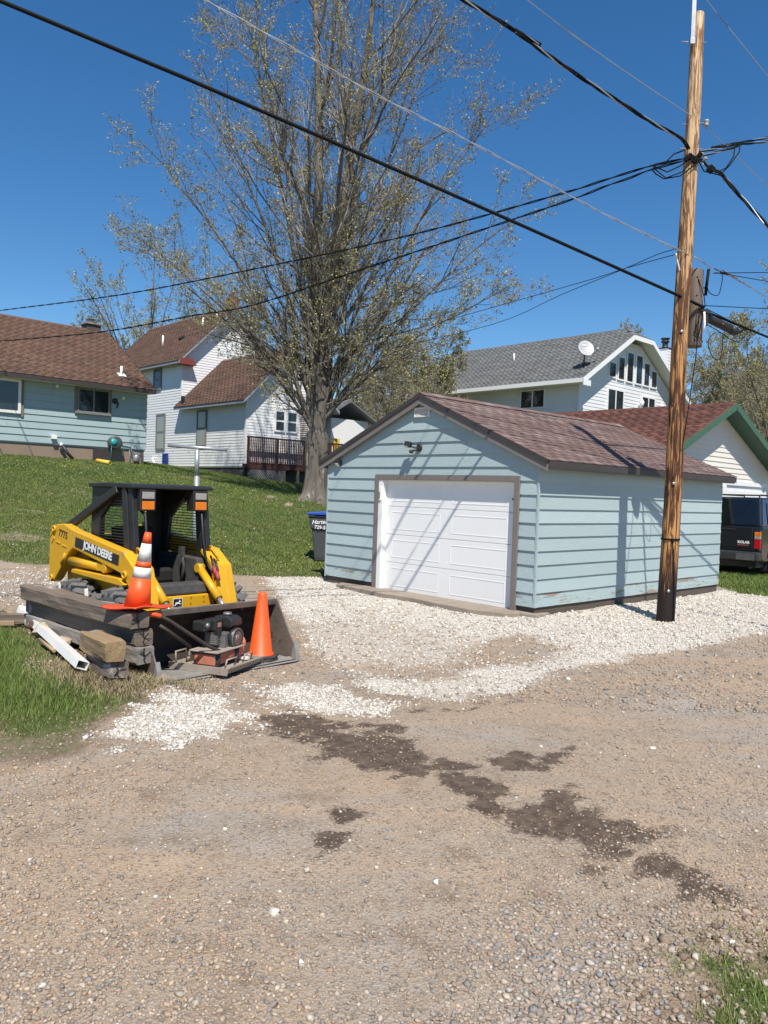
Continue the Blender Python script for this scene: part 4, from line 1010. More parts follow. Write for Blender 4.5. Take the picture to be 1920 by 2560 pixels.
# satellite dish on the roof
DS = empty('satellite_dish', tuple(Vector((9.739, 40, 0)) + SV * .45 + FV * .05 + Z1 * 8.40), YAW, 'pale grey satellite dish on a tripod mast on the grey roof', 'satellite dish')
DM = M('dish_grey', (.42, .43, .44), None, .45, scale=4)
m = MB(); Rd = rotm(rad(62), 0, rad(-36))
m.lathe([(0, 0), (.16, .012), (.30, .045), (.41, .09), (.42, .088), (.30, .035), (.0, -.02)], (0, 0, 0), 26, Rd)
dd = m.build('reflector', DM, DS); dd.location = (.02, -.05, .98); dd.scale = (1, 1, 1.12)
m = MB(); m.tube([(0, 0, -.1), (0, 0, .55), (.02, .05, .95)], .035, 8); m.tube([(-.25, .2, -.2), (0, 0, .5)], .018, 6); m.tube([(.30, .25, .12), (0, 0, .5)], .018, 6); m.build('mast', BLACKP, DS)
m = MB(); m.tube([(.0, -.02, .62), (.30, -.46, .78), (.38, -.52, .93)], .02, 6); ar = m.build('feed_arm', BLACKP, DS)
m = MB(); m.box((.38, -.53, 1.0), (.2, .12, .12), rotm(0, 0, .6)); m.build('receiver', DM, ar, bevel=.02)
n_ = Rd @ Vector((0, 0, 1)); u_ = Rd @ Vector((1, 0, 0)); v_ = Rd @ Vector((0, 1, 0))
text_obj('dish_lettering', 'DIRECTV', .10, WHITE, DS, Vector((.02, -.05, .98)) + v_ * .20 + n_ * .06, u_, v_, bold=.002)

# ------------------------------------------------------------------ neighbour's garage with green trim
G2 = empty('gable_garage', (9.371, 21.5, 0), YAW, 'cream sided garage with green gable trim and red-brown shingle roof', 'garage')
GREEN = M('green_trim', (.055, .13, .075), (.045, .11, .065), .5, scale=5)
AX, AZ, S2 = -.6, 4.35, .43
m = MB(); m.b2((-4.3, .02, -.2), (3.1, 7.6, 2.75)); m.prism([(-4.3, .02, 2.75), (3.1, .02, 2.75), (AX, .02, 4.2)], (0, .1, 0)); m.build('wall', CREAM, G2)
k = 0; z = .1
while z < 4.1:
    zt = z + .135
    def cl(zz): return (max(-4.3, AX - (4.26 - zz) / S2), min(3.1, AX + (4.26 - zz) / S2))
    a = cl(z); b = cl(zt)
    if b[1] - b[0] < .1: break
    if z < 2.20:
        lap('siding_board', CREAM, G2, (0, .02, 0), X1, -Y1, (-4.3, -.12), (-4.3, -.12), z, zt, .02)
        lap('siding_board', CREAM, G2, (0, .02, 0), X1, -Y1, (2.82, 3.1), (2.82, 3.1), z, zt, .02)
    else:
        lap('siding_board', CREAM, G2, (0, .02, 0), X1, -Y1, a, b, z, zt, .02)
    z += .135
gable_roof(G2, -.45, 8.0, AX, AX - 3.95, AX + 3.95, AZ, AZ - 3.95 * S2, SH_RED, along='y', seed=51, fasc=GREEN)
for sg in (-1, 1):
    m = MB(); m.bar((AX, -.47, AZ - .09), (AX + sg * 3.97, -.47, AZ - 3.97 * S2 - .09), .03, .17, up=(0, 0, 1)); m.build('rake_board', GREEN, G2)
    m = MB(); m.bar((AX + sg * .1, -.22, AZ - .05 - .13), (AX + sg * 3.9, -.22, AZ - 3.9 * S2 - .13), .44, .02, up=(0, 0, 1)); m.build('soffit', GREEN, G2)
m = MB(); m.b2((-.115, -.04, -.1), (-.005, .02, 2.30)); m.b2((2.695, -.04, -.1), (2.81, .02, 2.30)); m.b2((-.004, -.042, 2.19), (2.694, .02, 2.302)); m.build('door_frame', WHITE, G2)
m = MB(); m.b2((0, .0, -.1), (2.69, .015, 2.19))
dd = m.build('garage_door', WHITE, G2)
for r in range(4):
    for c in range(4):
        m = MB(); m.b2((.10 + c * .65, -.012, .08 + r * .53), (.62 + c * .65, -.001, .46 + r * .53)); m.build('door_panel', WHITE, dd, bevel=.004)
# ------------------------------------------------------------------ skid steer loader
LY = rad(-42.09)
LD = empty('skid_steer_loader', (-1.396, 7.458, -.12), LY, 'dusty yellow skid steer loader with black caged cab and bucket lowered', 'loader')
YEL = M('loader_yellow', (.66, .36, .012), (.58, .31, .012), .42, scale=3, bump=.04,
        spots=[((.40, .27, .10), 4.0, 0.61), ((.09, .06, .035), 13.0, 0.68), ((.62, .42, .12), 9.0, 0.66)], contrast=.4)
BLK = M('cab_black', (.013, .013, .014), (.022, .022, .023), .5, scale=6, bump=.1, spots=[((.09, .085, .08), 9.0, .68, (1, 1, .4))])
DUSTY = M('dusty_black', (.035, .034, .033), (.075, .072, .068), .75, scale=9, bump=.2)
TYRE = M('dusty_tyre', (.145, .142, .138), (.085, .083, .08), .9, scale=7, bump=.3, bscale=30)
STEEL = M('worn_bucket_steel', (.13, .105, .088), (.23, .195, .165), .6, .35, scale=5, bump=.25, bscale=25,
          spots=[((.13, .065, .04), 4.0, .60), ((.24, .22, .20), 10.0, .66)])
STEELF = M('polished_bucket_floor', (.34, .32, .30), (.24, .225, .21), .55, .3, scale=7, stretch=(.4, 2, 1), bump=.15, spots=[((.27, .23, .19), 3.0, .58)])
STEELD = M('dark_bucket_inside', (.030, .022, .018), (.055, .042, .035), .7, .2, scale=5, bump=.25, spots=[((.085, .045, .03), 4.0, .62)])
DARK = M('dark_machinery', (.010, .010, .010), (.020, .018, .017), .8, scale=6)
ORANGE = M('amber_lens', (.75, .20, .01), None, .25, scale=8)
LENS = M('headlamp_lens', (.35, .34, .31), None, .2, scale=20, bump=.3)

m = MB(); m.b2((-2.30, -.44, .20), (-.98, .44, .60)); m.b2((-2.55, -.40, .35), (-2.3, .40, .62)); m.build('chassis', DARK, LD, bevel=.02)
m = MB(); m.prism([(-2.62, -.40, .60), (-2.62, -.40, 1.10), (-2.50, -.40, 1.19), (-1.99, -.40, 1.19), (-1.99, -.40, .60)], (0, .80, 0)); m.build('engine_hood', YEL, LD, bevel=.02)
m = MB(); m.b2((-1.98, -.42, .60), (-1.1, .42, .64)); m.build('cab_floor', DARK, LD)
# fenders over the wheels
for sg in (-1, 1):
    m = MB(); m.prism([(-2.12, sg * .45, .79), (-2.10, sg * .45, .83), (-1.12, sg * .45, .82), (-.99, sg * .45, .77), (-1.05, sg * .45, .75)], (0, sg * .15, 0)); m.build('fender', YEL, LD, bevel=.005)
    m = MB(); m.b2((-2.15, sg * .40, .40), (-1.0, sg * .448, .79)); m.build('side_plate', YEL, LD)
# wheels
def loader_wheel(x, sg):
    w = empty('wheel', (x, sg * .61, .37), 0, parent=LD)
    R_ = rotm(math.pi / 2, 0, 0)
    m = MB(); m.lathe([(.19, -.12), (.30, -.125), (.335, -.10), (.345, 0), (.335, .10), (.30, .125), (.19, .12)], (0, 0, 0), 32, R_)
    for i in range(18):
        a = 2 * math.pi * i / 18
        for s2 in (-1, 1):
            aa = a + (math.pi / 18 if s2 > 0 else 0)
            p0 = Vector((math.cos(aa) * .355, s2 * .005, math.sin(aa) * .355)); p1 = Vector((math.cos(aa + .22) * .335, s2 * .132, math.sin(aa + .22) * .335))
            m.bar(p0, p1, .055, .05, up=tuple((p0 + p1).normalized()))
    m.build('tyre', TYRE, w, bevel=.006)
    m = MB(); m.lathe([(.0, .05), (.10, .05), (.12, .09), (.185, .10), (.195, .118), (.195, -.118), (.12, -.09), (0, -.05)], (0, 0, 0), 24, R_); m.build('rim', YEL, w)
for x in (-1.05, -1.92):
    for sg in (-1, 1): loader_wheel(x, sg)
# loader arms
outline = [(-2.685, 1.17), (-2.62, 1.27), (-2.50, 1.295), (-2.34, 1.305), (-2.14, 1.25), (-1.08, 1.097), (-.85, .938), (-.80, .80), (-.66, .34), (-.60, .20), (-.70, .16), (-.80, .26), (-.93, .72),
           (-1.00, .795), (-1.13, .875), (-2.13, 1.05), (-2.22, 1.0), (-2.55, .665), (-2.62, .635), (-2.69, .67)]
for sg in (-1, 1):
    m = MB(); m.prism([(x, sg * .47, z) for x, z in outline], (0, sg * .11, 0)); arm = m.build('lift_arm', YEL, LD, bevel=.012)
    m = MB(); m.prism([(-1.10, sg * .36, 1.095), (-.86, sg * .36, .935), (-.81, sg * .36, .80), (-.70, sg * .36, .46), (-.76, sg * .36, .44), (-.88, sg * .36, .78), (-.93, sg * .36, .90), (-1.12, sg * .36, 1.06)], (0, sg * .2195, 0)); m.build('arm_plate', YEL, arm, bevel=.008)
    m = MB(); m.tube([(-1.06, sg * .44, 1.06), (-1.05, sg * .44, 1.13), (-1.02, sg * .44, 1.125), (-.92, sg * .44, 1.045), (-.90, sg * .44, 1.01), (-.92, sg * .44, .97)], .010, 8); m.build('grab_handle', YEL, arm)
    for (px, pz, pr) in ((-1.02, .865, .042), (-2.60, .69, .035), (-2.56, 1.24, .04)):
        m = MB(); m.lathe([(pr, 0), (pr, .022), (pr * .55, .024), (pr * .5, .006), (0, .006)], (px, sg * .58, pz), 16, rotm(-sg * math.pi / 2, 0, 0)); m.build('pivot_boss', YEL, arm)
    # decal panel and lettering on the outside
    u = Vector((1, 0, -.138)).normalized() if sg < 0 else Vector((-1, 0, .138)).normalized()
    c0 = Vector((-1.61, sg * .581, 1.063)); up = Vector((0, 0, 1)); 
    m = MB(); e = u * .465; v = Vector((u.z * (-1 if u.x > 0 else 1), 0, abs(u.x))) ; v = Vector((-u.z, 0, u.x)) if u.x > 0 else Vector((u.z, 0, -u.x))
    m.prism([c0 - e - v * .052, c0 + e - v * .052, c0 + e + v * .052, c0 - e + v * .052], (0, sg * .0035, 0)); dc = m.build('decal', BLACKP, arm)
    text_obj('lettering', 'JOHN DEERE', .112, WHITE, dc, c0 + Vector((0, sg * .0045, 0)) + u * .03 + v * .004, u, v, bold=.004, extrude=.0006, space=.93)
    text_obj('model_number', '7775', .108, BLACKP, arm, Vector((-2.36, sg * .5815, 1.185)), u, v, bold=.0025, extrude=.0006)
    m = MB()
    m.bar((-2.52, sg * .5815, 1.10), (-2.42, sg * .5815, 1.085), .012, .012); m.bar((-2.37, sg * .5815, 1.07), (-2.27, sg * .5815, 1.055), .012, .012)
    m.bar((-2.665, sg * .5815, 1.15), (-2.61, sg * .5815, 1.20), .012, .012); m.bar((-2.61, sg * .5815, 1.20), (-2.57, sg * .5815, 1.13), .012, .012); m.bar((-2.57, sg * .5815, 1.13), (-2.63, sg * .5815, 1.08), .012, .012)
    m.build('weld_bead', YEL, arm)
    # lift cylinder below the arm
    m = MB(); m.tube([(-2.25, sg * .53, .905), (-1.62, sg * .53, .895)], .048, 14); cy = m.build('lift_cylinder', YEL, LD)
    m = MB(); m.box((-1.56, sg * .53, .895), (.16, .07, .085)); m.lathe([(.05, -.045), (.05, .045)], (-1.47, sg * .53, .89), 14, rotm(math.pi / 2, 0, 0)); m.build('cylinder_eye', YEL, cy, bevel=.006)
    m = MB(); m.tube([(-2.40, sg * .53, .91), (-2.25, sg * .53, .905)], .024, 10); m.build('piston_rod', METAL, cy)
    m = MB(); m.tube([(-2.30, sg * .58, .98), (-2.33, sg * .585, .92), (-2.38, sg * .585, .86)], .016, 6); m.build('lock_pin', YEL, cy)
    # bucket tilt cylinder
    m = MB(); m.tube([(-1.05, sg * .32, .88), (-.70, sg * .32, .60)], .043, 14); tc_ = m.build('tilt_cylinder', YEL, LD)
    m = MB(); m.tube([(-.70, sg * .32, .60), (-.60, sg * .32, .52)], .022, 10); m.build('piston_rod', METAL, tc_)
    m = MB(); m.lathe([(.048, -.04), (.048, .04)], (-1.06, sg * .32, .89), 14, rotm(math.pi / 2, 0, 0)); m.build('cylinder_eye', YEL, tc_)
# hydraulic couplers on the left arm
m = MB()
for i, (dx, dz) in enumerate(((0, 0), (.05, -.05))):
    m.tube([(-.86 + dx, .36, .92 + dz), (-.80 + dx, .345, .84 + dz)], .022, 10)
m.build('coupler_cap', M('faded_red_rubber', (.38, .05, .06), None, .6), LD)
for pts in ([(-.98, .40, 1.02), (-.90, .37, .96), (-.85, .36, .91)], [(-.95, .42, .99), (-.85, .38, .96), (-.80, .37, .88), (-.84, .36, .78)], [(-1.02, .38, .99), (-.94, .35, .92), (-.86, .34, .86)]):
    m = MB(); m.tube(pts, .013, 8); m.build('hydraulic_hose', BLACKP, LD)
# cab
CB = empty('cab', (0, 0, 0), 0, parent=LD)
m = MB(); m.prism([(-2.0, -.49, 1.725), (-1.995, -.49, 1.765), (-1.6, -.49, 1.778), (-1.15, -.49, 1.77), (-1.08, -.49, 1.755), (-1.08, -.49, 1.725)], (0, .98, 0)); m.build('cab_roof', BLK, CB, bevel=.012)
for sg in (-1, 1):
    y0 = sg * .40; dy = sg * .075
    m = MB(); m.prism([(-1.33, y0, 1.73), (-1.24, y0, 1.73), (-1.11, y0, .80), (-1.21, y0, .80)], (0, dy, 0)); m.build('front_post', BLK, CB, bevel=.01)
    m = MB(); m.prism([(-1.23, y0, 1.73), (-1.155, y0, 1.73), (-1.02, y0, .80), (-1.10, y0, .80)], (0, dy * .8, 0)); m.build('post_flange', BLK, CB, bevel=.008)
    m = MB(); m.prism([(-1.99, y0, 1.735), (-1.42, y0, 1.735), (-1.80, y0, 1.40), (-1.86, y0, 1.0), (-2.0, y0, 1.0)], (0, dy * .6, 0)); m.build('rear_quarter', BLK, CB, bevel=.006)
    m = MB(); m.bar((-1.40, sg * .47, 1.715), (-2.46, sg * .47, 1.265), .05, .085); m.build('diagonal_brace', BLK, CB, bevel=.008)
    m = MB(); m.b2((-2.0, sg * .43 - .02, .84), (-1.18, sg * .43 + .02, .92)); m.b2((-1.99, sg * .43 - .02, .92), (-1.88, sg * .43 + .02, 1.2)); m.build('lower_rail', BLK, CB)
    m = MB(); x = -1.87
    while x < -1.19:
        m.bar((x, sg * .425, .92), (x, sg * .425, 1.70), .009, .009); x += .031
    z = .94
    while z < 1.70: m.bar((-1.90, sg * .429, z), (-1.22, sg * .429, z), .009, .009); z += .031
    m.build('side_screen', BLK, CB)
    m = MB(); m.tube([(-1.13, sg * .36, 1.50), (-1.08, sg * .34, 1.46), (-1.04, sg * .34, 1.2), (-1.00, sg * .35, 1.0), (-.99, sg * .39, .92)], .014, 8); m.build('entry_handle', BLK, CB)
    # lamps
    hb = MB(); hb.b2((-1.20, sg * .30 - .075 * sg, 1.50), (-1.075, sg * .30 + .105 * sg, 1.72)); hb_o = hb.build('lamp_housing', BLK, CB, bevel=.008)
    q = MB(); q.b2((-1.076, sg * .30 - .05 * sg, 1.625), (-1.062, sg * .30 + .085 * sg, 1.695)); q.build('headlamp', LENS, hb_o, bevel=.003)
    q = MB(); q.b2((-1.076, sg * .30 - .05 * sg, 1.515), (-1.058, sg * .30 + .085 * sg, 1.60)); q.build('amber_lamp', ORANGE, hb_o, bevel=.004)
m = MB(); m.b2((-2.0, -.40, .64), (-1.97, .40, 1.02)); m.b2((-2.0, -.40, 1.52), (-1.97, .40, 1.735)); m.b2((-2.0, .22, 1.02), (-1.97, .40, 1.52)); m.b2((-2.0, -.40, 1.02), (-1.97, -.30, 1.52)); m.build('rear_panel', BLK, CB)
m = MB(); m.b2((-1.995, -.30, 1.02), (-1.99, .22, 1.52))
gm = bpy.data.materials.new('tinted_window'); gm.use_nodes = True
gb = gm.node_tree.nodes['Principled BSDF']; gb.inputs['Base Color'].default_value = (.55, .72, .60, 1); gb.inputs['Roughness'].default_value = .02; gb.inputs['Transmission Weight'].default_value = 1.0; gb.inputs['IOR'].default_value = 1.05
m.build('rear_window', gm, CB)
m = MB(); m.b2((-1.9, -.25, .70), (-1.45, .25, .86)); m.prism([(-1.88, -.25, .84), (-1.78, -.25, .86), (-1.88, -.25, 1.30), (-1.95, -.25, 1.30)], (0, .5, 0)); m.build('seat', DARK, LD, bevel=.03)
for sg in (-1, 1):
    m = MB(); m.prism([(-1.9, sg * .30, .64), (-1.12, sg * .30, .64), (-1.05, sg * .30, .80), (-1.10, sg * .30, .99), (-1.9, sg * .30, 1.02)], (0, sg * .10, 0)); m.build('side_console', DUSTY, LD, bevel=.015)
    m = MB(); m.tube([(-1.30, sg * .24, .66), (-1.24, sg * .24, .90), (-1.26, sg * .22, 1.04)], .018, 8); m.box((-1.26, sg * .22, 1.06), (.05, .05, .10)); m.build('control_lever', DUSTY, LD)
m = MB(); m.prism([(-1.12, -.40, .62), (-1.10, -.40, .755), (-.93, -.40, .75), (-.90, -.40, .64)], (0, .76, 0)); m.build('step_block', DUSTY, LD, bevel=.02)
m = MB(); m.b2((-.93, -.40, .36), (-.885, .40, .632)); fp = m.build('front_plate', YEL, LD, bevel=.012)
# badge: leaping deer on a black square
bc = Vector((-.884, -.06, .555))
m = MB(); m.b2((bc.x - .001, bc.y - .056, bc.z - .056), (bc.x + .002, bc.y + .056, bc.z + .056)); bd = m.build('badge', WHITE_W, fp, bevel=.0005)
m = MB(); m.b2((bc.x + .0005, bc.y - .050, bc.z - .050), (bc.x + .0035, bc.y + .050, bc.z + .050)); m.build('badge_field', BLACKP, bd)
deer = [(-.040, -.022), (-.030, -.008), (-.026, .006), (-.018, .012), (-.004, .010), (.010, .012), (.018, .022), (.014, .034), (.019, .036), (.023, .026), (.028, .032), (.031, .029), (.028, .022), (.036, .016), (.034, .012), (.024, .012),
        (.020, .002), (.030, -.006), (.042, -.004), (.043, -.008), (.028, -.012), (.012, -.006), (-.006, -.006), (-.016, -.010), (-.024, -.018), (-.036, -.028)]
m = MB(); m.prism([(bc.x + .0036, bc.y - a * -1, bc.z + b + .004) for a, b in deer], (.001, 0, 0)); m.build('leaping_deer', WHITE, bd)
text_obj('badge_lettering', 'JOHN DEERE', .016, WHITE, bd, bc + Vector((.004, 0, -.040)), (0, 1, 0), (0, 0, 1), extrude=.0004)
for (yy, zz) in ((.10, .60), (.10, .54), (.26, .60), (.26, .55), (-.27, .59)):
    m = MB(); m.b2((-.886, yy - .004, zz - .012), (-.883, yy + .004, zz + .012)); m.build('slot', BLACKP, fp)
# bucket
BK = empty('bucket', (0, 0, 0), 0, parent=LD)
BW = .798
prof = [(0, .0), (-.42, .0), (-.55, .05), (-.62, .18), (-.62, .34), (-.55, .47), (-.37, .585), (-.36, .57), (-.53, .455), (-.60, .335), (-.60, .185), (-.535, .065), (-.415, .016), (0, .012)]
m = MB()
n = len(prof)
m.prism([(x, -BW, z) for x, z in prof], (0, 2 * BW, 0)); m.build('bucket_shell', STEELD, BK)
m = MB(); m.b2((-.44, -BW + .02, .0165), (-.0, BW - .02, .020)); m.build('bucket_floor', STEELF, BK)
m = MB(); m.prism([(-.02, -BW - .004, -.004), (.03, -BW - .004, .0), (-.10, -BW - .004, .028)], (0, 2 * BW + .008, 0)); m.build('cutting_edge', STEELF, BK)
m = MB(); m.prism([(-.345, -BW, .545), (-.335, -BW, .60), (-.352, -BW, .607), (-.47, -BW, .545), (-.46, -BW, .53)], (0, 2 * BW, 0)); m.build('top_lip', STEEL, BK)
side = [(.0, .0), (-.03, .13), (-.335, .60), (-.37, .592), (-.55, .48), (-.625, .34), (-.625, .18), (-.555, .045), (-.42, -.004)]
for sg in (-1, 1):
    m = MB(); m.prism([(x, sg * BW, z) for x, z in side], (0, sg * .016, 0)); m.build('side_wall', STEEL, BK)
    m = MB(); m.prism([(.02, sg * (BW - .012), .0), (.0, sg * (BW - .012), .12), (-.03, sg * (BW - .012), .20), (-.06, sg * (BW - .012), .0)], (0, sg * .045, 0)); m.build('side_cutter', STEELF, BK)
m = MB(); m.tube([(-.38, .36, .60), (-.35, .36, .56), (-.37, .37, .52), (-.40, .36, .55)], .012, 6); m.build('chain_hook', STEEL, BK)

def lw(x, y, z=0):   # loader frame to world
    v = Vector((x, y, z)); v.rotate(Euler((0, 0, LY))); return v + Vector((-1.396, 7.458, -.12))

# ------------------------------------------------------------------ traffic cones
FLU = M('cone_orange', (.80, .10, .012), (.72, .085, .012), .5, scale=4, spots=[((.45, .06, .02), 8.0, .68), ((.12, .05, .03), 16.0, .72)])
REFL = M('reflective_white', (.70, .70, .68), (.60, .60, .58), .4, scale=9, bump=.1)
CO = empty('traffic_cone', (-1.215, 7.97, -.098), .5, 'plain orange traffic cone with black rubber base standing in the bucket', 'cone')
m = MB(); m.lathe([(.140, .045), (.137, .06), (.118, .075), (.045, .66), (.036, .685), (.030, .685), (.030, .66)], (0, 0, 0), 28); m.build('cone_body', FLU, CO)
RUB = M('black_rubber_base', (.03, .03, .032), (.05, .05, .05), .7, scale=8)
for z, r in ((0, 0), (.026, .35)):
    m = MB(); m.prism([(math.cos(a + r) * .185, math.sin(a + r) * .185, z) for a in [i * math.pi / 4 + .2 for i in range(8)]], (0, 0, .024)); m.build('rubber_base', RUB, CO, bevel=.006)
C2 = empty('traffic_cone', (-2.21, 7.05, .522), .7, 'leaning orange traffic cone with two white bands on top of the timbers', 'cone')
Rt = rotm(0, 0, 0); ax = Vector((.085, 0, .70)).normalized(); ax.rotate(Euler((0, 0, -.7)))
Rt = ax.to_track_quat('Z', 'Y').to_matrix()
rz_ = lambda z: .118 - (z - .03) * (.118 - .030) / .67
for a, b, mt, nm in ((.02, .285, FLU, 'cone_body'), (.285, .385, REFL, 'white_band'), (.385, .435, FLU, 'cone_body'), (.435, .60, REFL, 'white_band'), (.60, .70, FLU, 'cone_tip')):
    m = MB()
    pr = [(rz_(a), a), (rz_(b), b)]
    if b >= .70: pr += [(rz_(b) * .7, b), (rz_(b) * .7, b - .02)]
    m.lathe(pr, (0, 0, .0), 28, Rt)
    m.build(nm, mt, C2)
# square base draped over the timber edge
g = 14; vs = []; fs = []
for lay in (0, 1):
    for i in range(g + 1):
        for j in range(g + 1):
            u = (i / g - .5) * .44; v = (j / g - .5) * .44
            d = max(abs(u), abs(v)) / .22
            z = .010 + .016 * (1 - lay) - .0 + .020 * math.sin(i / g * 5.2 + .6) * d ** 2 + .018 * math.cos(j / g * 4.0) * d ** 2
            vs.append((u, v, max(z, .002 + .016 * (1 - lay))))
o_ = (g + 1) ** 2
for i in range(g):
    for j in range(g):
        a = i * (g + 1) + j; fs.append((a, a + g + 1, a + g + 2, a + 1)); fs.append((o_ + a, o_ + a + 1, o_ + a + g + 2, o_ + a + g + 1))
ring = [i * (g + 1) for i in range(g + 1)] + [g * (g + 1) + j for j in range(1, g + 1)] + [i * (g + 1) + g for i in range(g - 1, -1, -1)] + [j for j in range(g - 1, 0, -1)]
for a, b in zip(ring, ring[1:] + ring[:1]): fs.append((a, b, o_ + b, o_ + a))
m = MB(); m.add(vs, fs, True); cb = m.build('cone_base', M('cone_base_orange', (.72, .075, .02), (.62, .07, .025), .55, scale=5), C2)
cb.rotation_euler = (0, 0, .35)

# ------------------------------------------------------------------ plate compactor in the bucket
PC = empty('plate_compactor', tuple(lw(-.22, -.02, .022)), LY + rad(20), 'rusty plate compactor with small black engine lying in the loader bucket', 'compactor')
PLT = M('compactor_plate', (.38, .33, .28), (.27, .23, .19), .75, .2, scale=7, bump=.2)
RED = M('faded_red_paint', (.55, .16, .085), (.45, .16, .10), .7, scale=6, spots=[((.20, .15, .12), 6.0, .58)], bump=.1)
ENG = M('engine_black', (.016, .016, .017), (.03, .03, .03), .4, scale=7)
ALU = M('engine_alloy', (.30, .29, .28), (.18, .175, .17), .45, .6, scale=14, bump=.2)
# local axes: x towards the cutting edge, y to the loader's left
m = MB()
pl = [(-.30, .02), (-.27, .0), (.24, .0), (.29, .06), (.285, .075), (.235, .016), (-.27, .016), (-.295, .05)]
m.prism([(x, -.27, z) for x, z in pl], (0, .54, 0)); bp_ = m.build('base_plate', PLT, PC, bevel=.004)
for sy in (-1, 1):
    m = MB(); m.prism([(-.29, sy * .262, .0), (.27, sy * .262, .0), (.285, sy * .262, .06), (-.295, sy * .262, .055)], (0, sy * .014, 0)); m.build('plate_flange', PLT, bp_)
for pts in ([(.20, -.20, .03), (.22, -.20, .11), (.22, -.06, .11), (.20, -.06, .03)], [(-.26, -.22, .03), (-.27, -.22, .13), (-.27, -.08, .13), (-.26, -.08, .03)], [(.18, .10, .03), (.2, .10, .1), (.2, .22, .1), (.18, .22, .03)]):
    m = MB(); m.tube(pts, .008, 6); m.build('lift_loop', PLT, PC)
m = MB(); m.b2((-.10, -.20, .045), (.10, .0, .135)); m.build('weight_box', RED, PC, bevel=.008)
m = MB(); m.tube([(.05, -.02, .10), (.05, .20, .10)], .055, 14); m.build('exciter_housing', RED, PC)
m = MB(); m.b2((-.14, -.22, .15), (.14, .19, .162)); m.b2((-.142, -.222, .11), (-.13, .19, .149)); m.build('engine_deck', PLT, PC, bevel=.004)
for (x, y) in ((-.1, -.16), (.1, -.16), (.1, .12), (-.1, .12)):
    m = MB(); m.lathe([(.025, .02), (.025, .149)], (x, y, 0), 10); m.build('rubber_mount', RUB, PC)
EG = empty('engine', (.0, .06, .165), .0, parent=PC); EG.scale = (.84, .84, .84)
m = MB(); m.b2((-.11, -.10, .0), (.09, .10, .14)); m.b2((-.10, -.16, .03), (.03, -.10, .15))
for i in range(6): m.b2((-.11, -.165 + .001 * i, .035 + i * .02), (.045, -.09, .043 + i * .02))
m.build('crankcase', ALU, EG, bevel=.006)
m = MB(); m.prism([(-.13, -.02, .185), (.10, -.02, .185), (.125, -.02, .21), (.12, -.02, .265), (.07, -.02, .295), (-.09, -.02, .295), (-.13, -.02, .26)], (0, .19, 0)); tk = m.build('fuel_tank', ENG, EG, bevel=.018)
m = MB(); m.lathe([(.045, 0), (.046, .022), (.036, .03), (0, .031)], (.0, .075, .296), 16); m.build('fuel_cap', ALU, tk)
m = MB(); m.b2((-.12, -.17, .17), (.02, -.03, .28)); ac = m.build('air_cleaner', ENG, EG, bevel=.012)
m = MB(); m.b2((.0205, -.125, .20), (.023, -.065, .245)); m.build('warning_label', M('red_label', (.55, .28, .24), (.35, .12, .10), .6, scale=60), ac)
m = MB(); m.b2((-.16, -.30, .175), (-.01, -.18, .275)); mu = m.build('muffler', ENG, EG, bevel=.014)
m = MB(); m.lathe([(.028, 0), (.03, .02), (.0, .032)], (-.01, -.27, .235), 12, rotm(0, math.pi / 2, 0)); m.build('exhaust_tip', ALU, mu)
m = MB(); m.b2((-.02, -.16, .12), (.05, -.09, .185)); m.build('carburettor', ENG, EG, bevel=.006)
Rr = rotm(0, math.pi / 2, 0)
m = MB(); m.lathe([(.0, .0), (.105, .0), (.108, .03), (.095, .052), (.092, .052)], (.09, .06, .075), 28, Rr); rc = m.build('recoil_starter', ENG, EG)
m = MB(); m.lathe([(.040, .0), (.042, .016), (.0, .018)], (.128, .06, .075), 20, Rr); m.build('recoil_hub', ALU, rc)
for i in range(20):
    a = 2 * math.pi * i / 20
    m = MB(); m.bar((.138, .06 + math.cos(a) * .045, .075 + math.sin(a) * .045), (.136, .06 + math.cos(a) * .092, .075 + math.sin(a) * .092), .010, .010, up=(1, 0, 0)); m.build('recoil_fin', ALU, rc)
m = MB(); m.lathe([(.098, 0), (.104, .008), (.098, .016), (.090, .008), (.098, 0)], (.13, .06, .075), 28, Rr); m.build('recoil_rim', ALU, rc)
hk = [(.02 + math.cos(a) * .055, .27, .155 + math.sin(a) * .055) for a in [rad(-60 + i * 25) for i in range(11)]]
m = MB(); m.tube(hk, .022, 10); m.tube([(.05, .10, .12), (.03, .20, .125), (.04, .27, .115)], .034, 10); m.build('lifting_hook', RED, PC)
m = MB()
for y0 in (.13, -.24):
    m2 = MB()
# two handle bars leaning back towards the timbers
PC.scale = (1.16, 1.16, 1.16)
PCi = (Matrix.Translation(PC.location) @ Matrix.Rotation(LY + rad(20), 4, 'Z') @ Matrix.Scale(1.16, 4)).inverted()
HB = [[(-1.50, 7.47, .06), (-1.62, 7.35, .14), (-1.909, 7.02, .43), (-1.98, 6.985, .475), (-2.05, 6.97, .49)], [(-1.78, 7.33, .13), (-1.95, 7.18, .30), (-2.02, 7.10, .37)]]
for pw in HB:
    pts = [PCi @ Vector(p) for p in pw]
    m = MB(); m.tube(pts, .015, 8); m.build('handle_bar', M('dull_steel_tube', (.07, .055, .045), None, .6, .3, scale=15), PC)
m = MB(); m.tube([PCi @ Vector(p) for p in ((-1.97, 6.988, .470), (-2.05, 6.97, .492), (-2.12, 6.96, .50))], .019, 8); m.build('handle_grip', FLU, PC)
m = MB(); m.box((.08, .18, .12), (.06, .10, .09)); m.build('handle_bracket', RED, PC, bevel=.004)
m = MB(); m.b2((-.05, .20, .03), (.16, .24, .05)); m.tube([(-.1, .2, .04), (.0, .24, .05), (.12, .30, .05)], .01, 6); m.build('bracket_rod', WHITE_W, PC)

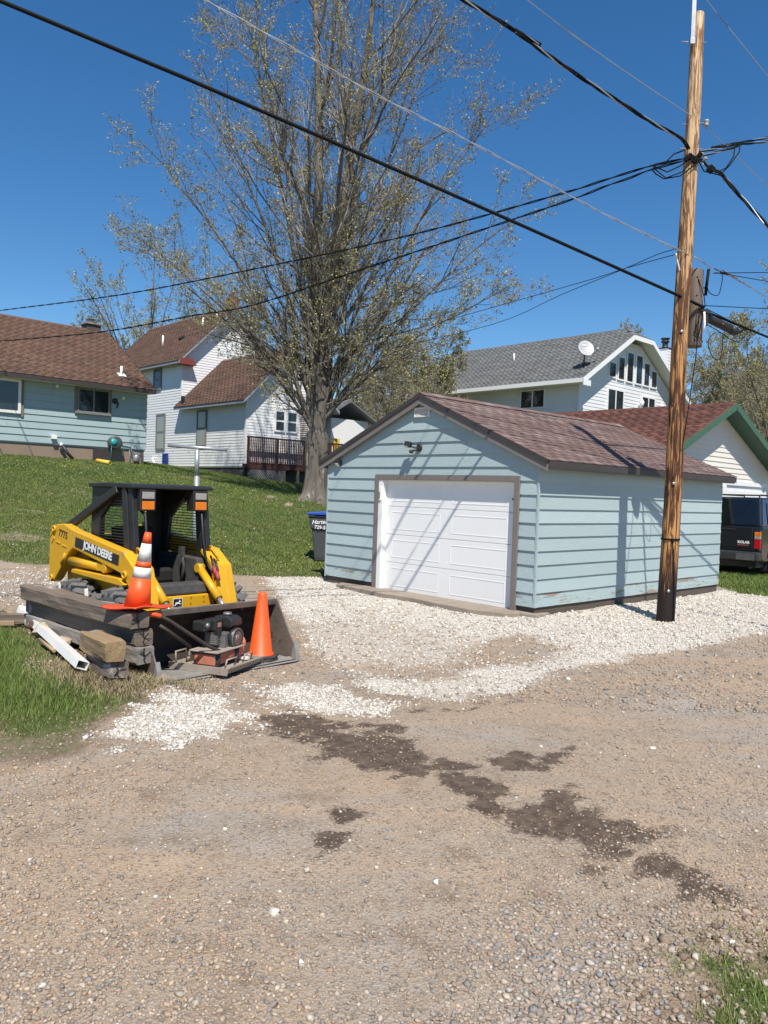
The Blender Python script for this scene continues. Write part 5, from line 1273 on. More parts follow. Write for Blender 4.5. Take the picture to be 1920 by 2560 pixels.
# ------------------------------------------------------------------ timbers
TDK = M('dark_creosote_timber', (.125, .092, .070), (.185, .145, .115), .85, scale=9, stretch=(.12, 1, 1), bump=.6, bscale=26, spots=[((.36, .345, .32), 2.6, .60, (.5, 1, 1)), ((.030, .022, .018), 7.0, .63, (.1, 1.4, 1.4))])
TGR = M('grey_weathered_timber', (.27, .25, .225), (.16, .135, .11), .9, scale=9, stretch=(.12, 1, 1), bump=.6, bscale=26, spots=[((.30, .285, .265), 2.2, .54, (.5, 1, 1)), ((.028, .02, .017), 7.0, .64, (.1, 1.4, 1.4))])
TYL = M('tan_weathered_timber', (.30, .205, .105), (.20, .135, .075), .9, scale=8, stretch=(.15, 1, 1), bump=.6, bscale=26, spots=[((.05, .033, .022), 6.0, .64, (.12, 1.4, 1.4)), ((.27, .22, .16), 3.0, .6)])
def timber(name, p0, p1, w, h, zb, mat, label, seed, crack=True, roll=0.0, sink=0.0):
    """squared log from p0 to p1 (xy), bottom height zb (z0,z1 ends)"""
    rg = random.Random(seed)
    d = Vector((p1[0] - p0[0], p1[1] - p0[1], zb[1] - zb[0])); L_ = d.length; n = max(6, int(L_ / .12))
    t = empty(name, (p0[0], p0[1], zb[0]), math.atan2(d.y, d.x), label, 'timber')
    vs = []; ch = .016
    base = [(-w / 2 + ch, 0), (w / 2 - ch, 0), (w / 2, ch), (w / 2, h * .5), (w / 2, h - ch), (w / 2 - ch, h), (0, h), (-w / 2 + ch, h), (-w / 2, h - ch), (-w / 2, h * .5), (-w / 2, ch)]
    k = len(base); nz = [rg.uniform(0, 9) for _ in range(k)]
    for i in range(n + 1):
        x = L_ * i / n
        e = 0.0
        if i in (0, n): e = .012
        for j, (y, z) in enumerate(base):
            q = .006 * math.sin(x * 4.1 + nz[j]) + .004 * math.sin(x * 11 + nz[j] * 2)
            yy = y * (1 - e / w * 1.4) + q * (1 if y > 0 else -1) * .8; zz = z + q + (e * .5 if z < h * .4 else -e * .5)
            vs.append((x + (rg.uniform(-.004, .004)), yy, zz + d.z * i / n))
    fs = [(i * k + j, i * k + (j + 1) % k, (i + 1) * k + (j + 1) % k, (i + 1) * k + j) for i in range(n) for j in range(k)]
    fs += [tuple(range(k))[::-1], tuple(n * k + j for j in range(k))]
    m = MB(); m.add(vs, fs); m.build('log', mat, t)
    if crack:
        m = MB(); rr = random.Random(seed + 1)
        pts = [(w * .04, h * .97), (w * .10, h * .70), (w * .0, h * .45), (w * .06, h * .25), (-w * .05, h * .04)]
        for (a, b), (c, e2) in zip(pts[:-1], pts[1:]): m.bar((-.003, a, b), (-.003, c, e2), .008, .005, up=(1, 0, 0))
        for q in range(4):
            a = rr.uniform(0, 6.28); m.bar((-.003, w * .02, h * .5), (-.003, w * .02 + math.cos(a) * w * .36, h * .5 + math.sin(a) * h * .36), .003, .005, up=(1, 0, 0))
        m.build('end_crack', BLACKP, t)
    return t
timber('landscape_timber', (-2.130, 6.865), (-3.79, 8.375), .205, .158, (.362, .380), TDK, 'long dark weathered timber, topmost of the stacked wall', 1)
timber('landscape_timber', (-2.10, 6.93), (-3.76, 8.44), .20, .155, (.205, .222), TDK, 'long dark weathered timber, middle one of the stacked wall', 2)
timber('landscape_timber', (-2.08, 6.90), (-3.75, 8.42), .20, .150, (.052, .070), TGR, 'long grey timber at the bottom of the stacked wall', 3)
timber('timber_block', (-2.20, 6.48), (-2.60, 6.95), .18, .18, (.150, .155), TYL, 'short tan weathered timber block with cracked end', 4, crack=False)
timber('timber_stub', (-2.19, 6.53), (-2.52, 6.93), .20, .14, (.010, .015), TDK, 'short dark timber stub under the tan block', 5)
timber('edging_plank', (-5.1, 8.20), (-3.85, 8.50), .09, .13, (.06, .07), TDK, 'dark plank edging butting against the stacked timbers', 6, crack=False)
m = MB(); m.b2((0, -.016, 0), (1.1, .016, .05)); pk = m.build('wood_strip', M('raw_wood', (.36, .25, .15), (.28, .19, .11), .8, scale=9, stretch=(.1, 1, 1)), None, bevel=.003); pk.location = (-5.0, 8.13, .09); pk.rotation_euler = (0, 0, .185)
tag(pk, 'pale raw wood strip lying in front of the dark plank', 'wood strip')
for (x, y, lab) in ((-3.42, 8.36, 'thin white stake behind the timbers by the rear tyre'), (-2.98, 7.94, 'thin white stake behind the timbers by the front tyre')):
    m = MB(); m.b2((-.018, -.012, 0), (.018, .012, .60)); st = m.build('wood_stake', WHITE_W, None, bevel=.003); st.location = (x, y, -.03); st.rotation_euler = (.03, -.05, .4); tag(st, lab, 'stake')
# white downspout
DSP = empty('downspout', (-2.52, 6.60, .05), 0, 'length of white rectangular downspout lying on the ground by the grass', 'downspout')
a = Vector((-2.52, 6.60, .085)); b = Vector((-4.02, 8.78, .14)); d = (b - a).normalized(); L_ = (b - a).length
m = MB(); w2, h2, t2 = .05, .036, .003
def ringp(x, k): return [(x, -w2 * k, -h2 * k), (x, w2 * k, -h2 * k), (x, w2 * k, h2 * k), (x, -w2 * k, h2 * k)]
vs = ringp(0, 1) + ringp(L_, 1) + ringp(0, .88) + ringp(L_, .88)
m.add(vs, [(0, 1, 5, 4), (1, 2, 6, 5), (2, 3, 7, 6), (3, 0, 4, 7), (8, 12, 13, 9), (9, 13, 14, 10), (10, 14, 15, 11), (11, 15, 12, 8), (0, 8, 9, 1), (1, 9, 10, 2), (2, 10, 11, 3), (3, 11, 8, 0), (4, 5, 13, 12), (5, 6, 14, 13), (6, 7, 15, 14), (7, 4, 12, 15)])
o1 = m.build('downspout_pipe', WHITE_W, DSP); o1.location = (0, 0, .045); o1.rotation_euler = Euler((.35, -math.asin(d.z), math.atan2(d.y, d.x)))
m = MB(); m.box((0, 0, 0), (.14, .10, .09), rotm(.3, -.3, 2.2)); o2 = m.build('elbow', WHITE_W, DSP, bevel=.01); o2.location = b - Vector((-2.52, 6.60, .05)) + Vector((-.04, .05, .02))
m = MB(); m.tube([(-4.24, 8.75, .18), (-3.98, 8.54, .14)], .02, 8); m.tube([(-4.00, 8.56, .145), (-3.92, 8.46, .13)], .026, 8); sk = m.build('broom_stick', M('tan_wood_handle', (.40, .27, .15), None, .7), None); tag(sk, 'short pale stick end poking over the downspout elbow', 'stick')
m = MB(); m.tube([(-3.33, 7.60, .10), (-3.0, 7.17, .085)], .017, 8); sk = m.build('wood_dowel', MATS['tan_wood_handle'], None); tag(sk, 'short tan dowel lying in the leaf litter', 'stick')
def rock(name, loc, sz, mat, seed, label, cat):
    bm = bmesh.new(); bmesh.ops.create_icosphere(bm, subdivisions=2, radius=1)
    rg = random.Random(seed); ph = [rg.uniform(0, 6) for _ in range(6)]
    for v in bm.verts:
        c = v.co; k = 1 + .16 * math.sin(c.x * 3 + ph[0]) + .13 * math.sin(c.y * 4 + ph[1]) + .12 * math.sin(c.z * 3.5 + ph[2]) + rg.uniform(-.06, .06)
        v.co = Vector((c.x * sz[0], c.y * sz[1], c.z * sz[2])) * k
    me = bpy.data.meshes.new(name); bm.to_mesh(me); bm.free()
    o = link(name, me, mat); o.location = loc; o.rotation_euler = (rg.uniform(-.2, .2), rg.uniform(-.2, .2), rg.uniform(0, 6)); return tag(o, label, cat)
LIME = M('pale_limestone', (.46, .38, .28), (.36, .29, .21), .9, scale=8, bump=.4)
rock('rock', (-3.46, 8.02, .12), (.12, .09, .07), LIME, 3, 'lumpy pale limestone rock in front of the timbers', 'rock')
rock('rock', (-3.78, 8.44, .11), (.10, .08, .06), LIME, 5, 'flat pale rock beside the broken brick', 'rock')
rock('rock', (-3.08, 7.58, .09), (.08, .07, .05), LIME, 8, 'small tan rock half sunk in the leaf litter', 'rock')
m = MB(); m.box((0, 0, 0), (.19, .09, .06)); bk_ = m.build('broken_brick', M('dark_brick', (.16, .07, .05), (.10, .05, .04), .9, scale=12, bump=.4), None, bevel=.008); bk_.location = (-3.60, 8.20, .12); bk_.rotation_euler = (.3, .3, .9); tag(bk_, 'dark red broken brick leaning between two pale rocks', 'brick')

# ------------------------------------------------------------------ clothesline post
TP = empty('clothesline_post', (-3.86, 16.0, gzf(-3.86, 16.0)), 0, 'pale metal T-shaped clothesline post on the lawn', 'post')
h = 2.43 - gzf(-3.86, 16)
m = MB(); m.tube([(0, 0, -.2), (0, 0, h * .75)], .055, 14); m.tube([(0, 0, h * .75), (-.01, 0, h - .03)], .048, 14); m.build('upright', METAL, TP)
m = MB(); m.tube([(-.61, 0, h + .035), (.60, 0, h - .015)], .036, 12); cbm = m.build('crossbar', METAL, TP)
for i in range(4):
    m = MB(); m.tube([(-.52 + i * .33, 0, h - .0), (-.52 + i * .33, -.02, h - .08), (-.50 + i * .33, 0, h - .10)], .006, 6); m.build('line_hook', METAL, cbm)

# ------------------------------------------------------------------ trash cart
KZ = gzf(-1.3, 17.3)
TCt = empty('trash_cart', (-1.27, 17.35, KZ), rad(-6), 'dark grey wheeled trash cart with blue lid half behind the garage', 'trash cart')
CG = M('cart_grey', (.060, .064, .068), (.075, .078, .08), .55, scale=4)
m = MB()
secs = [(0, .20, .22), (.10, .215, .24), (.70, .27, .29), (.72, .31, .33), (.92, .325, .345), (1.0, .33, .35)]
vs = []
for z, a, b in secs: vs += [(-a, -b, z), (a, -b, z), (a, b, z), (-a, b, z)]
fs = [(i * 4 + j, i * 4 + (j + 1) % 4, i * 4 + 4 + (j + 1) % 4, i * 4 + 4 + j) for i in range(len(secs) - 1) for j in range(4)] + [(3, 2, 1, 0), (20, 21, 22, 23)]
m.add(vs, fs); m.build('bin', CG, TCt, bevel=.03)
m = MB(); m.b2((-.345, -.365, .955), (.345, .365, 1.02)); m.build('rim', BLACKP, TCt, bevel=.02)
BLU = M('lid_blue', (.02, .085, .42), (.02, .07, .36), .4, scale=4)
m = MB(); m.prism([(-.40, -.38, 1.022), (-.37, -.38, 1.065), (.0, -.38, 1.10), (.36, -.38, 1.07), (.38, -.38, 1.022)], (0, .76, 0)); ld = m.build('lid', BLU, TCt, bevel=.015)
m = MB(); m.b2((-.2, -.388, 1.03), (.2, -.379, 1.05)); m.build('lid_lip', BLU, ld)
for sy in (-.1, .1):
    pass
for sx in (-1, 1):
    m = MB(); m.lathe([(.0, -.03), (.13, -.03), (.14, 0), (.13, .03), (0, .03)], (.19, sx * .29, .13), 18, rotm(math.pi / 2, 0, 0)); m.build('wheel', BLACKP, TCt)
text_obj('cart_lettering', "Hartel's/", .125, WHITE, TCt, (-.05, -.347, .87), (1, 0, .06), (0, 0, 1), shear=.3, bold=.002)
text_obj('cart_phone_number', '729-544', .105, WHITE, TCt, (-.03, -.338, .745), (1, 0, -.05), (0, 0, 1), bold=.002)

# ------------------------------------------------------------------ parked SUV
SU = empty('parked_suv', (8.78, 18.05, .0), YAW, 'black full-size sport utility vehicle parked behind the blue garage', 'car')
CAR = M('black_car_paint', (.008, .0085, .010), (.010, .011, .013), .18, scale=2, spec=.6, coat=.8)
CGL = M('car_glass', (.006, .008, .010), None, .03, scale=1, spec=.8)
CHR = M('dull_chrome', (.35, .35, .36), (.25, .25, .26), .25, .8, scale=8)
W_ = 1.92
m = MB()   # lower body, plan rounded at the rear
sec = [(.06, .34), (.0, .60), (.02, 1.12), (.10, 1.16), (3.6, 1.14), (4.75, 1.04), (4.98, .80), (4.98, .42), (4.6, .30), (.3, .30)]
m.prism([(x, .02, z) for x, z in sec], (0, W_ - .04, 0)); body = m.build('body', CAR, SU, bevel=.05)
m = MB()
lo = [(.085, .05), (3.75, .05), (3.75, W_ - .05), (.085, W_ - .05)]; hi = [(.36, .20), (3.0, .20), (3.0, W_ - .20), (.36, W_ - .20)]
m.add([(x, y, 1.15) for x, y in lo] + [(x, y, 1.84) for x, y in hi], [(3, 2, 1, 0), (4, 5, 6, 7), (0, 1, 5, 4), (1, 2, 6, 5), (2, 3, 7, 6), (3, 0, 4, 7)]); m.build('cabin', CAR, SU, bevel=.05)
m = MB(); m.add([(.075, .17, 1.19), (.075, W_ - .17, 1.19), (.315, W_ - .28, 1.77), (.315, .28, 1.77), (.10, .17, 1.19), (.10, W_ - .17, 1.19), (.34, W_ - .28, 1.77), (.34, .28, 1.77)], [(0, 1, 2, 3), (7, 6, 5, 4), (0, 4, 5, 1), (1, 5, 6, 2), (2, 6, 7, 3), (3, 7, 4, 0)]); rg_ = m.build('rear_glass', CGL, SU)
for (a, b) in ((.45, 1.25), (1.35, 2.3), (2.4, 3.3)):
    m = MB(); m.add([(a, .045, 1.20), (b, .045, 1.20), (b - (.25 if b > 3 else 0), .165, 1.72), (a + .12 if a < .5 else a, .165, 1.72)] + [(a, .07, 1.20), (b, .07, 1.20), (b - (.25 if b > 3 else 0), .19, 1.72), (a + .12 if a < .5 else a, .19, 1.72)], [(0, 1, 2, 3), (7, 6, 5, 4), (0, 4, 5, 1), (1, 5, 6, 2), (2, 6, 7, 3), (3, 7, 4, 0)]); m.build('side_glass', CGL, SU)
m = MB(); m.b2((-.012, .22, .64), (.012, W_ - .22, 1.13)); tg = m.build('tailgate', CAR, SU, bevel=.01)
m = MB(); m.b2((-.03, .62, 1.06), (-.012, .95, 1.10)); m.build('tailgate_handle', BLACKP, tg)
text_obj('dealer_badge', 'KOLAR', .085, WHITE, tg, (-.0135, .42, .775), (0, -1, 0), (0, 0, 1), bold=.003)
m = MB(); m.b2((-.0135, .30, .700), (-.0125, .56, .722)); m.build('badge_line', M('badge_red', (.30, .08, .05), None, .5), tg)
for yy in (.035, W_ - .175):
    m = MB(); m.b2((-.02, yy, .64), (.06, yy + .14, .865)); tl = m.build('tail_lamp', M('red_lens', (.45, .008, .012), None, .2), SU, bevel=.008)
    m = MB(); m.b2((-.0205, yy + .001, .867), (.06, yy + .139, .935)); m.build('reverse_lamp', LENS, tl, bevel=.006)
    m = MB(); m.b2((-.021, yy + .002, .937), (.06, yy + .138, 1.03)); m.build('turn_lamp', ORANGE, tl, bevel=.006)
m = MB(); m.b2((-.16, .02, .34), (.10, W_ - .02, .56)); bu = m.build('bumper', M('bumper_dark', (.035, .036, .038), None, .35, scale=5), SU, bevel=.04)
m = MB(); m.b2((-.166, .10, .37), (-.158, .52, .52)); m.b2((-.166, W_ - .52, .37), (-.158, W_ - .10, .52)); m.build('bumper_pad', CHR, bu, bevel=.003)
m = MB(); m.b2((-.05, .1, .20), (.5, W_ - .1, .33)); m.build('underbody', BLACKP, SU)
m = MB(); m.tube([(.30, .25, .22), (-.04, .23, .20)], .03, 10); m.build('exhaust_pipe', CHR, SU)
for yy in (.30, W_ - .30):
    m = MB(); m.tube([(.50, yy, 1.85), (.55, yy, 1.90), (2.9, yy, 1.90), (2.95, yy, 1.85)], .018, 8); m.build('roof_rail', BLACKP, SU)
for xx in (.62, 1.5): 
    m = MB(); m.b2((xx, .30, 1.885), (xx + .05, W_ - .30, 1.91)); m.build('roof_bar', BLACKP, SU)
for xx in (.95, 3.95):
    for yy, sg in ((.02, -1), (W_ - .02, 1)):
        wv = empty('wheel', (xx, yy, .37), 0, parent=SU); R_ = rotm(math.pi / 2, 0, 0)
        m = MB(); m.lathe([(.22, -.11), (.35, -.12), (.37, -.09), (.375, 0), (.37, .09), (.35, .12), (.22, .11)], (0, -sg * .06, 0), 30, R_); m.build('tyre', BLACKP, wv)
        m = MB(); m.lathe([(0, .09), (.06, .10), (.08, .07), (.20, .09), (.225, .11), (.225, -.11), (0, -.09)], (0, -sg * .06, 0), 24, R_); m.build('rim', CHR, wv)
        m = MB(); m.tube([(-.46 * math.cos(t), sg * .012, -.02 + .46 * math.sin(t)) for t in [rad(8 + i * 16.4) for i in range(11)]], .035, 6); m.build('arch_moulding', BLACKP, wv)
    m = MB(); m.b2((xx - .10 - .37, .05, .10), (xx - .09 - .37, .22, .36)); m.build('mud_flap', BLACKP, SU)
m = MB(); m.b2((.55, .005, .60), (3.6, .019, .68)); m.build('side_moulding', BLACKP, SU)
# ------------------------------------------------------------------ utility pole
def pole_mat():
    m = bpy.data.materials.new('pole_wood'); m.use_nodes = True
    N, L = m.node_tree.nodes, m.node_tree.links; b = N['Principled BSDF']; b.inputs['Roughness'].default_value = .7; b.inputs['Specular IOR Level'].default_value = .3
    tc = N.new('ShaderNodeTexCoord')
    def noise(scale, st, det=5, r=.6, dist=0):
        mp = N.new('ShaderNodeMapping'); mp.inputs['Scale'].default_value = st; L.new(tc.outputs['Object'], mp.inputs[0])
        n = N.new('ShaderNodeTexNoise'); n.inputs['Scale'].default_value = scale; n.inputs['Detail'].default_value = det; n.inputs['Roughness'].default_value = r; n.inputs['Distortion'].default_value = dist
        L.new(mp.outputs[0], n.inputs['Vector']); return n.outputs['Fac']
    def rg(v, a, c):
        r = N.new('ShaderNodeMapRange'); L.new(v, r.inputs['Value']); r.inputs['From Min'].default_value = a; r.inputs['From Max'].default_value = c; return r.outputs[0]
    def mix(f, a, c):
        x = N.new('ShaderNodeMix'); x.data_type = 'RGBA'; L.new(f, x.inputs['Factor'])
        for s_, v in ((x.inputs['A'], a), (x.inputs['B'], c)):
            if isinstance(v, tuple): s_.default_value = (*v, 1)
            else: L.new(v, s_)
        return x.outputs['Result']
    def math_(op, a, c):
        x = N.new('ShaderNodeMath'); x.operation = op
        for i, v in enumerate((a, c)):
            if isinstance(v, (int, float)): x.inputs[i].default_value = v
            else: L.new(v, x.inputs[i])
        return x.outputs[0]
    sp = N.new('ShaderNodeSeparateXYZ'); L.new(tc.outputs['Object'], sp.inputs[0]); z = sp.outputs['Z']
    high = rg(z, 3.5, 8.3)                                  # weathered bare wood towards the top
    light = mix(high, (.47, .235, .085), (.66, .50, .31))
    dark = mix(high, (.055, .021, .010), (.24, .115, .048))
    st1 = noise(17, (1, 1, .07), 6, .65, 1.2); st2 = noise(42, (1, 1, .04), 4, .6, .6); st3 = noise(6.5, (1, 1, .17), 4, .6, .8)
    f = math_('ADD', math_('MULTIPLY', st1, .6), math_('MULTIPLY', st2, .4))
    c = mix(rg(f, .465, .535), dark, light)
    c = mix(math_('MULTIPLY', rg(st3, .51, .57), .95), c, dark)
    c = mix(rg(noise(34, (1, 1, .05), 3), .60, .68), c, mix(high, (.50, .29, .11), (.70, .56, .38)))
    creo = math_('ADD', math_('MULTIPLY', rg(z, 1.35, .15), 1.0), math_('MULTIPLY', math_('SUBTRACT', st1, .5), 1.6))   # creosoted butt
    c = mix(rg(creo, .42, .75), c, (.017, .011, .009))
    L.new(c, b.inputs['Base Color'])
    bp = N.new('ShaderNodeBump'); bp.inputs['Strength'].default_value = .5; bp.inputs['Distance'].default_value = .01; L.new(f, bp.inputs['Height']); L.new(bp.outputs[0], b.inputs['Normal'])
    return m
PW = pole_mat()
UP = empty('utility_pole', (4.071, 11.10, 0), 0, 'tall round wooden utility pole with peeling brown stain beside the garage', 'utility pole')
rg = random.Random(2)
m = MB(); k = 36; n = 20; vs = []
for i in range(k + 1):
    z = -.25 + 8.75 * i / k; r = .127 - .040 * max(0, z) / 8.5
    cx = .085 * (z / 8.5) + .012 * math.sin(z * 1.1); cy = .008 * math.sin(z * .8)
    for j in range(n):
        a = 2 * math.pi * j / n; rr = r * (1 + .018 * math.sin(3 * a + z * .7) + .012 * math.sin(7 * a + z * 2))
        vs.append((cx + rr * math.cos(a), cy + rr * math.sin(a), z))
fs = [(i * n + j, i * n + (j + 1) % n, (i + 1) * n + (j + 1) % n, (i + 1) * n + j) for i in range(k) for j in range(n)]
m.add(vs, fs, True); m.add(vs[-n:], [tuple(range(n))]); m.build('shaft', PW, UP)
for z, dx in ((1.92, -.02), (.40, -.03), (4.05, 0)):
    m = MB(); m.lathe([(.022, 0), (.022, .004), (0, .005)], (dx + .01, -.125 + .002 * z, z), 14, rotm(math.pi / 2, 0, 0)); m.build('pole_tag', METAL, UP)
m = MB(); m.lathe([(.127, -.012), (.131, -.012), (.131, .012), (.127, .012)], (.018, 0, 1.13), 20); m.box((.0, -.135, 1.11), (.03, .03, .07)); m.build('tie_strap', RUBBERC, UP)
m = MB(); m.tube([(.0, -.135, 1.12), (.02, -.133, .9), (.045, -.130, .6), (.06, -.13, .25), (.06, -.13, -.05)], .006, 6); m.build('ground_wire', RUBBERC, UP)
m = MB(); m.b2((-.045, -.12, 8.05), (.015, -.085, 8.95)); m.b2((-.05, -.125, 8.02), (.02, -.08, 8.10)); br = m.build('top_extension', METAL, UP, bevel=.004)
m = MB(); m.tube([(-.15, -.05, 8.08), (.20, -.05, 8.08)], .010, 6); m.build('through_bolt', METAL, br)
m = MB(); m.tube([(-.08, -.03, 6.95), (.24, -.03, 6.98)], .010, 6); m.tube([(-.10, -.02, 6.62), (.22, -.02, 6.62)], .010, 6); m.build('through_bolt', METAL, UP)
INS = M('grey_porcelain', (.30, .31, .32), None, .25, scale=8)
m = MB(); m.lathe([(.02, -.05), (.035, -.04), (.035, -.02), (.022, 0), (.035, .02), (.035, .04), (.02, .05)], (.26, -.03, 6.98), 12); m.build('insulator', INS, UP)
for (dx, dz) in ((.18, 6.50), (.23, 6.44), (.05, 6.48)):
    m = MB(); m.lathe([(.02, -.04), (.034, -.03), (.022, 0), (.034, .03), (.02, .04)], (dx, -.10, dz), 10, rotm(.6, .5, 0)); m.build('insulator', INS, UP)
for (dx, dz, s_) in ((.02, 6.47, .07), (.10, 6.42, .08), (.15, 6.50, .06), (-.03, 6.44, .06)):
    m = MB(); m.box((dx, -.12, dz), (s_, s_ * .8, s_ * 1.1), rotm(.3, .5, dx)); m.build('connector', RUBBERC, UP, bevel=.008)
hp = Vector(WIRE['heavy_r'][1]) - Vector((4.071, 11.1, 0))
m = MB(); m.box(hp, (.09, .07, .09), rotm(.3, .6, .2)); m.build('connector', RUBBERC, UP, bevel=.01)
for k_ in ('jump1', 'jump2', 'jump3', 'jump4', 'jump5', 'jump6'):
    P_ = [Vector(p) - Vector((4.071, 11.1, 0)) for p in WIRE[k_]]
    m = MB(); m.tube(P_, .009, 6); m.build('jumper_wire', RUBBERC, UP)
# old pole section hanging beside it
SG = M('grey_old_pole', (.17, .135, .11), (.095, .072, .058), .9, scale=14, stretch=(1, 1, .07), bump=.5, spots=[((.04, .03, .025), 10, .68, (1, 1, .1))])
SP = empty('pole_stub', (4.385, 11.32, 3.90), 0, 'grey cut-off length of old pole hanging beside the utility pole', 'pole')
m = MB(); m.lathe([(.0, 0), (.108, .0), (.114, .02), (.112, .55), (.110, 1.09), (.10, 1.11), (0, 1.11)], (0, 0, 0), 18, rotm(0, -.018, 0)); m.build('stub_shaft', SG, SP)
m = MB(); m.tube([(-.30, -.02, .85), (.12, -.02, .85)], .012, 6); m.tube([(-.30, -.02, .25), (.12, -.02, .25)], .012, 6); m.build('through_bolt', METAL, SP)
for z in (.98, .72, .08):
    m = MB(); m.lathe([(.012, 0), (.012, .004), (0, .005)], (-.03, -.112, z), 8, rotm(math.pi / 2, 0, 0)); m.build('bolt_hole', BLACKP, SP)
m = MB(); m.box((.10, -.10, .50), (.16, .06, .04), rotm(0, .3, 0)); m.box((.13, -.10, .40), (.025, .04, .22)); m.build('cable_bracket', BLACKP, SP)
m = MB(); m.tube([(.16, -.02, 1.12), (.13, -.04, .86), (.12, -.05, .74)], .022, 8); m.build('drop_clamp', RUBBERC, SP)
m = MB(); m.tube([(.08, -.13, .48), (.09, -.14, .3), (.07, -.13, .18)], .016, 8); m.build('white_duct', WHITE_W, SP)
for pts in ([(.05, -.13, .52), (-.05, -.13, .2), (.08, -.13, .05)], [(.08, -.13, .5), (.0, -.14, .1), (-.02, -.13, .3)], [(-.02, -.12, .95), (.07, -.13, .7), (.09, -.13, .55)]):
    m = MB(); m.tube(pts, .006, 6); m.build('tie_wire', RUBBERC, SP)

# ------------------------------------------------------------------ overhead lines
def smooth_path(P, step=4):
    P = [Vector(p) for p in P]; out = []
    for i in range(len(P) - 1):
        p0 = P[max(i - 1, 0)]; p1 = P[i]; p2 = P[i + 1]; p3 = P[min(i + 2, len(P) - 1)]
        for t in [j / step for j in range(step)]:
            out.append(0.5 * ((2 * p1) + (p2 - p0) * t + (2 * p0 - 5 * p1 + 4 * p2 - p3) * t * t + (3 * p1 - p0 - 3 * p2 + p3) * t ** 3))
    out.append(P[-1]); return out
def wire(name, keys, r, label, mat=RUBBERC, ext0=0.0, ext1=0.0, twist=0, cat='cable', n=6):
    P = [Vector(p) for p in keys]
    if ext0: P = [P[0] + (P[0] - P[1]).normalized() * ext0] + P
    if ext1: P = P + [P[-1] + (P[-1] - P[-2]).normalized() * ext1]
    Q = smooth_path(P)
    o = empty(name, (0, 0, 0), 0, label, cat)
    if not twist:
        m = MB(); m.tube(Q, r, n); m.build('conductor', mat, o)
        return o
    L = 0; S = [0]
    for a, b in zip(Q[:-1], Q[1:]): L += (b - a).length; S.append(L)
    # resample finely for the twist
    import bisect
    ns = int(L / .10); R2 = []
    for i in range(ns + 1):
        s = L * i / ns; j = min(bisect.bisect_right(S, s) - 1, len(Q) - 2); t = (s - S[j]) / max(1e-6, S[j + 1] - S[j]); R2.append((s, Q[j].lerp(Q[j + 1], t)))
    for q in range(twist):
        pts = []
        for i, (s, p) in enumerate(R2):
            tan = (R2[min(i + 1, ns)][1] - R2[max(i - 1, 0)][1]).normalized(); a = tan.orthogonal().normalized(); b = tan.cross(a)
            ph = s * 6.0 + q * 2 * math.pi / twist
            pts.append(p + (a * math.cos(ph) + b * math.sin(ph)) * r * .75)
        mt = METAL if (q == 0 and twist == 3) else mat
        m = MB(); m.tube(pts, r * (.45 if mt is METAL else .65), 5); m.build('strand', mt, o)
    return o
wire('telephone_cable', WIRE['cable'], .021, 'thick black lashed cable sweeping across the sky to the grey pole stub', ext0=14)
wire('telephone_cable', WIRE['cable_r'], .017, 'thick black cable leaving the splice case away from the pole', ext1=20)
wire('support_strand', WIRE['strand'], .013, 'grey twin wire strand crossing the tree to the pole', MATS['galvanised'], ext0=14, twist=2)
wire('support_strand', WIRE['strand_r'], .011, 'grey strand continuing past the pole beside the stub top', MATS['galvanised'], ext1=20, twist=2)
wire('triplex_cable', WIRE['triplex'], .020, 'twisted black triplex power cable coming down to the pole bracket', ext0=14, twist=3)
wire('neutral_wire', WIRE['neutral'], .006, 'thin bare wire running to the upper insulator on the pole', METAL, ext0=14)
wire('neutral_wire', WIRE['neutral_r'], .006, 'thin bare wire leaving the upper insulator away from the pole', METAL, ext1=20)
wire('upper_wire', WIRE['upper_r'], .006, 'thin wire crossing the sky above the pole top hardware', METAL, ext0=10, ext1=20)
wire('service_drop', WIRE['drop_r1'], .013, 'upper of two black service drops leaving the pole bracket level', ext1=20, twist=3)
wire('service_drop', WIRE['drop_r2'], .013, 'lower of two black service drops leaving the pole bracket level', ext1=20, twist=3)
wire('triplex_cable', WIRE['heavy_r'], .020, 'twisted black triplex power cable dropping steeply from the pole bracket', ext1=12, twist=3)
wire('service_drop', WIRE['drop_l1'], .014, 'upper long black service drop sagging past the tree towards the houses', ext1=6, twist=2)
wire('service_drop', WIRE['drop_l2'], .014, 'lower long black service drop sagging in front of the brown roofs', ext1=6, twist=2)
wire('telephone_drop', WIRE['tel1'], .0055, 'upper thin telephone drop running from the pole to the farmhouse')
wire('telephone_drop', WIRE['tel2'], .0055, 'lower thin telephone drop running from the pole to the farmhouse')
wire('telephone_drop', WIRE['r1'], .006, 'thin level telephone drop beside the stub top', ext1=20)
wire('telephone_drop', WIRE['r2'], .006, 'thin sloping telephone drop beside the stub top', ext1=20)
wire('telephone_drop', WIRE['r4'], .006, 'thin telephone drop leaving the middle of the stub', ext1=20)
wire('support_strand', WIRE['r5'], .006, 'thin strand above the black splice case')
wire('riser_wire', WIRE['down'], .007, 'thin black wire hanging down beside the pole from the stub')
wire('riser_tube', WIRE['white'], .012, 'thin white tube slanting from the pole to the stub', WHITE_W)
for k_, lb in (('loop1', 'small loop of black drop wire beside the stub top'), ('loop2', 'long double loop of black wire hanging under the splice case'), ('loop3', 'slack black wire draped below the splice case to the cable')):
    wire('wire_loop', WIRE[k_], .006, lb)
a, b = (Vector(p) for p in WIRE['can']); d = (b - a).normalized(); Rq = d.to_track_quat('Z', 'Y').to_matrix(); L_ = (b - a).length
SC = empty('splice_case', tuple(a), 0, 'black cylindrical cable splice case hanging from the line beside the stub', 'splice case')
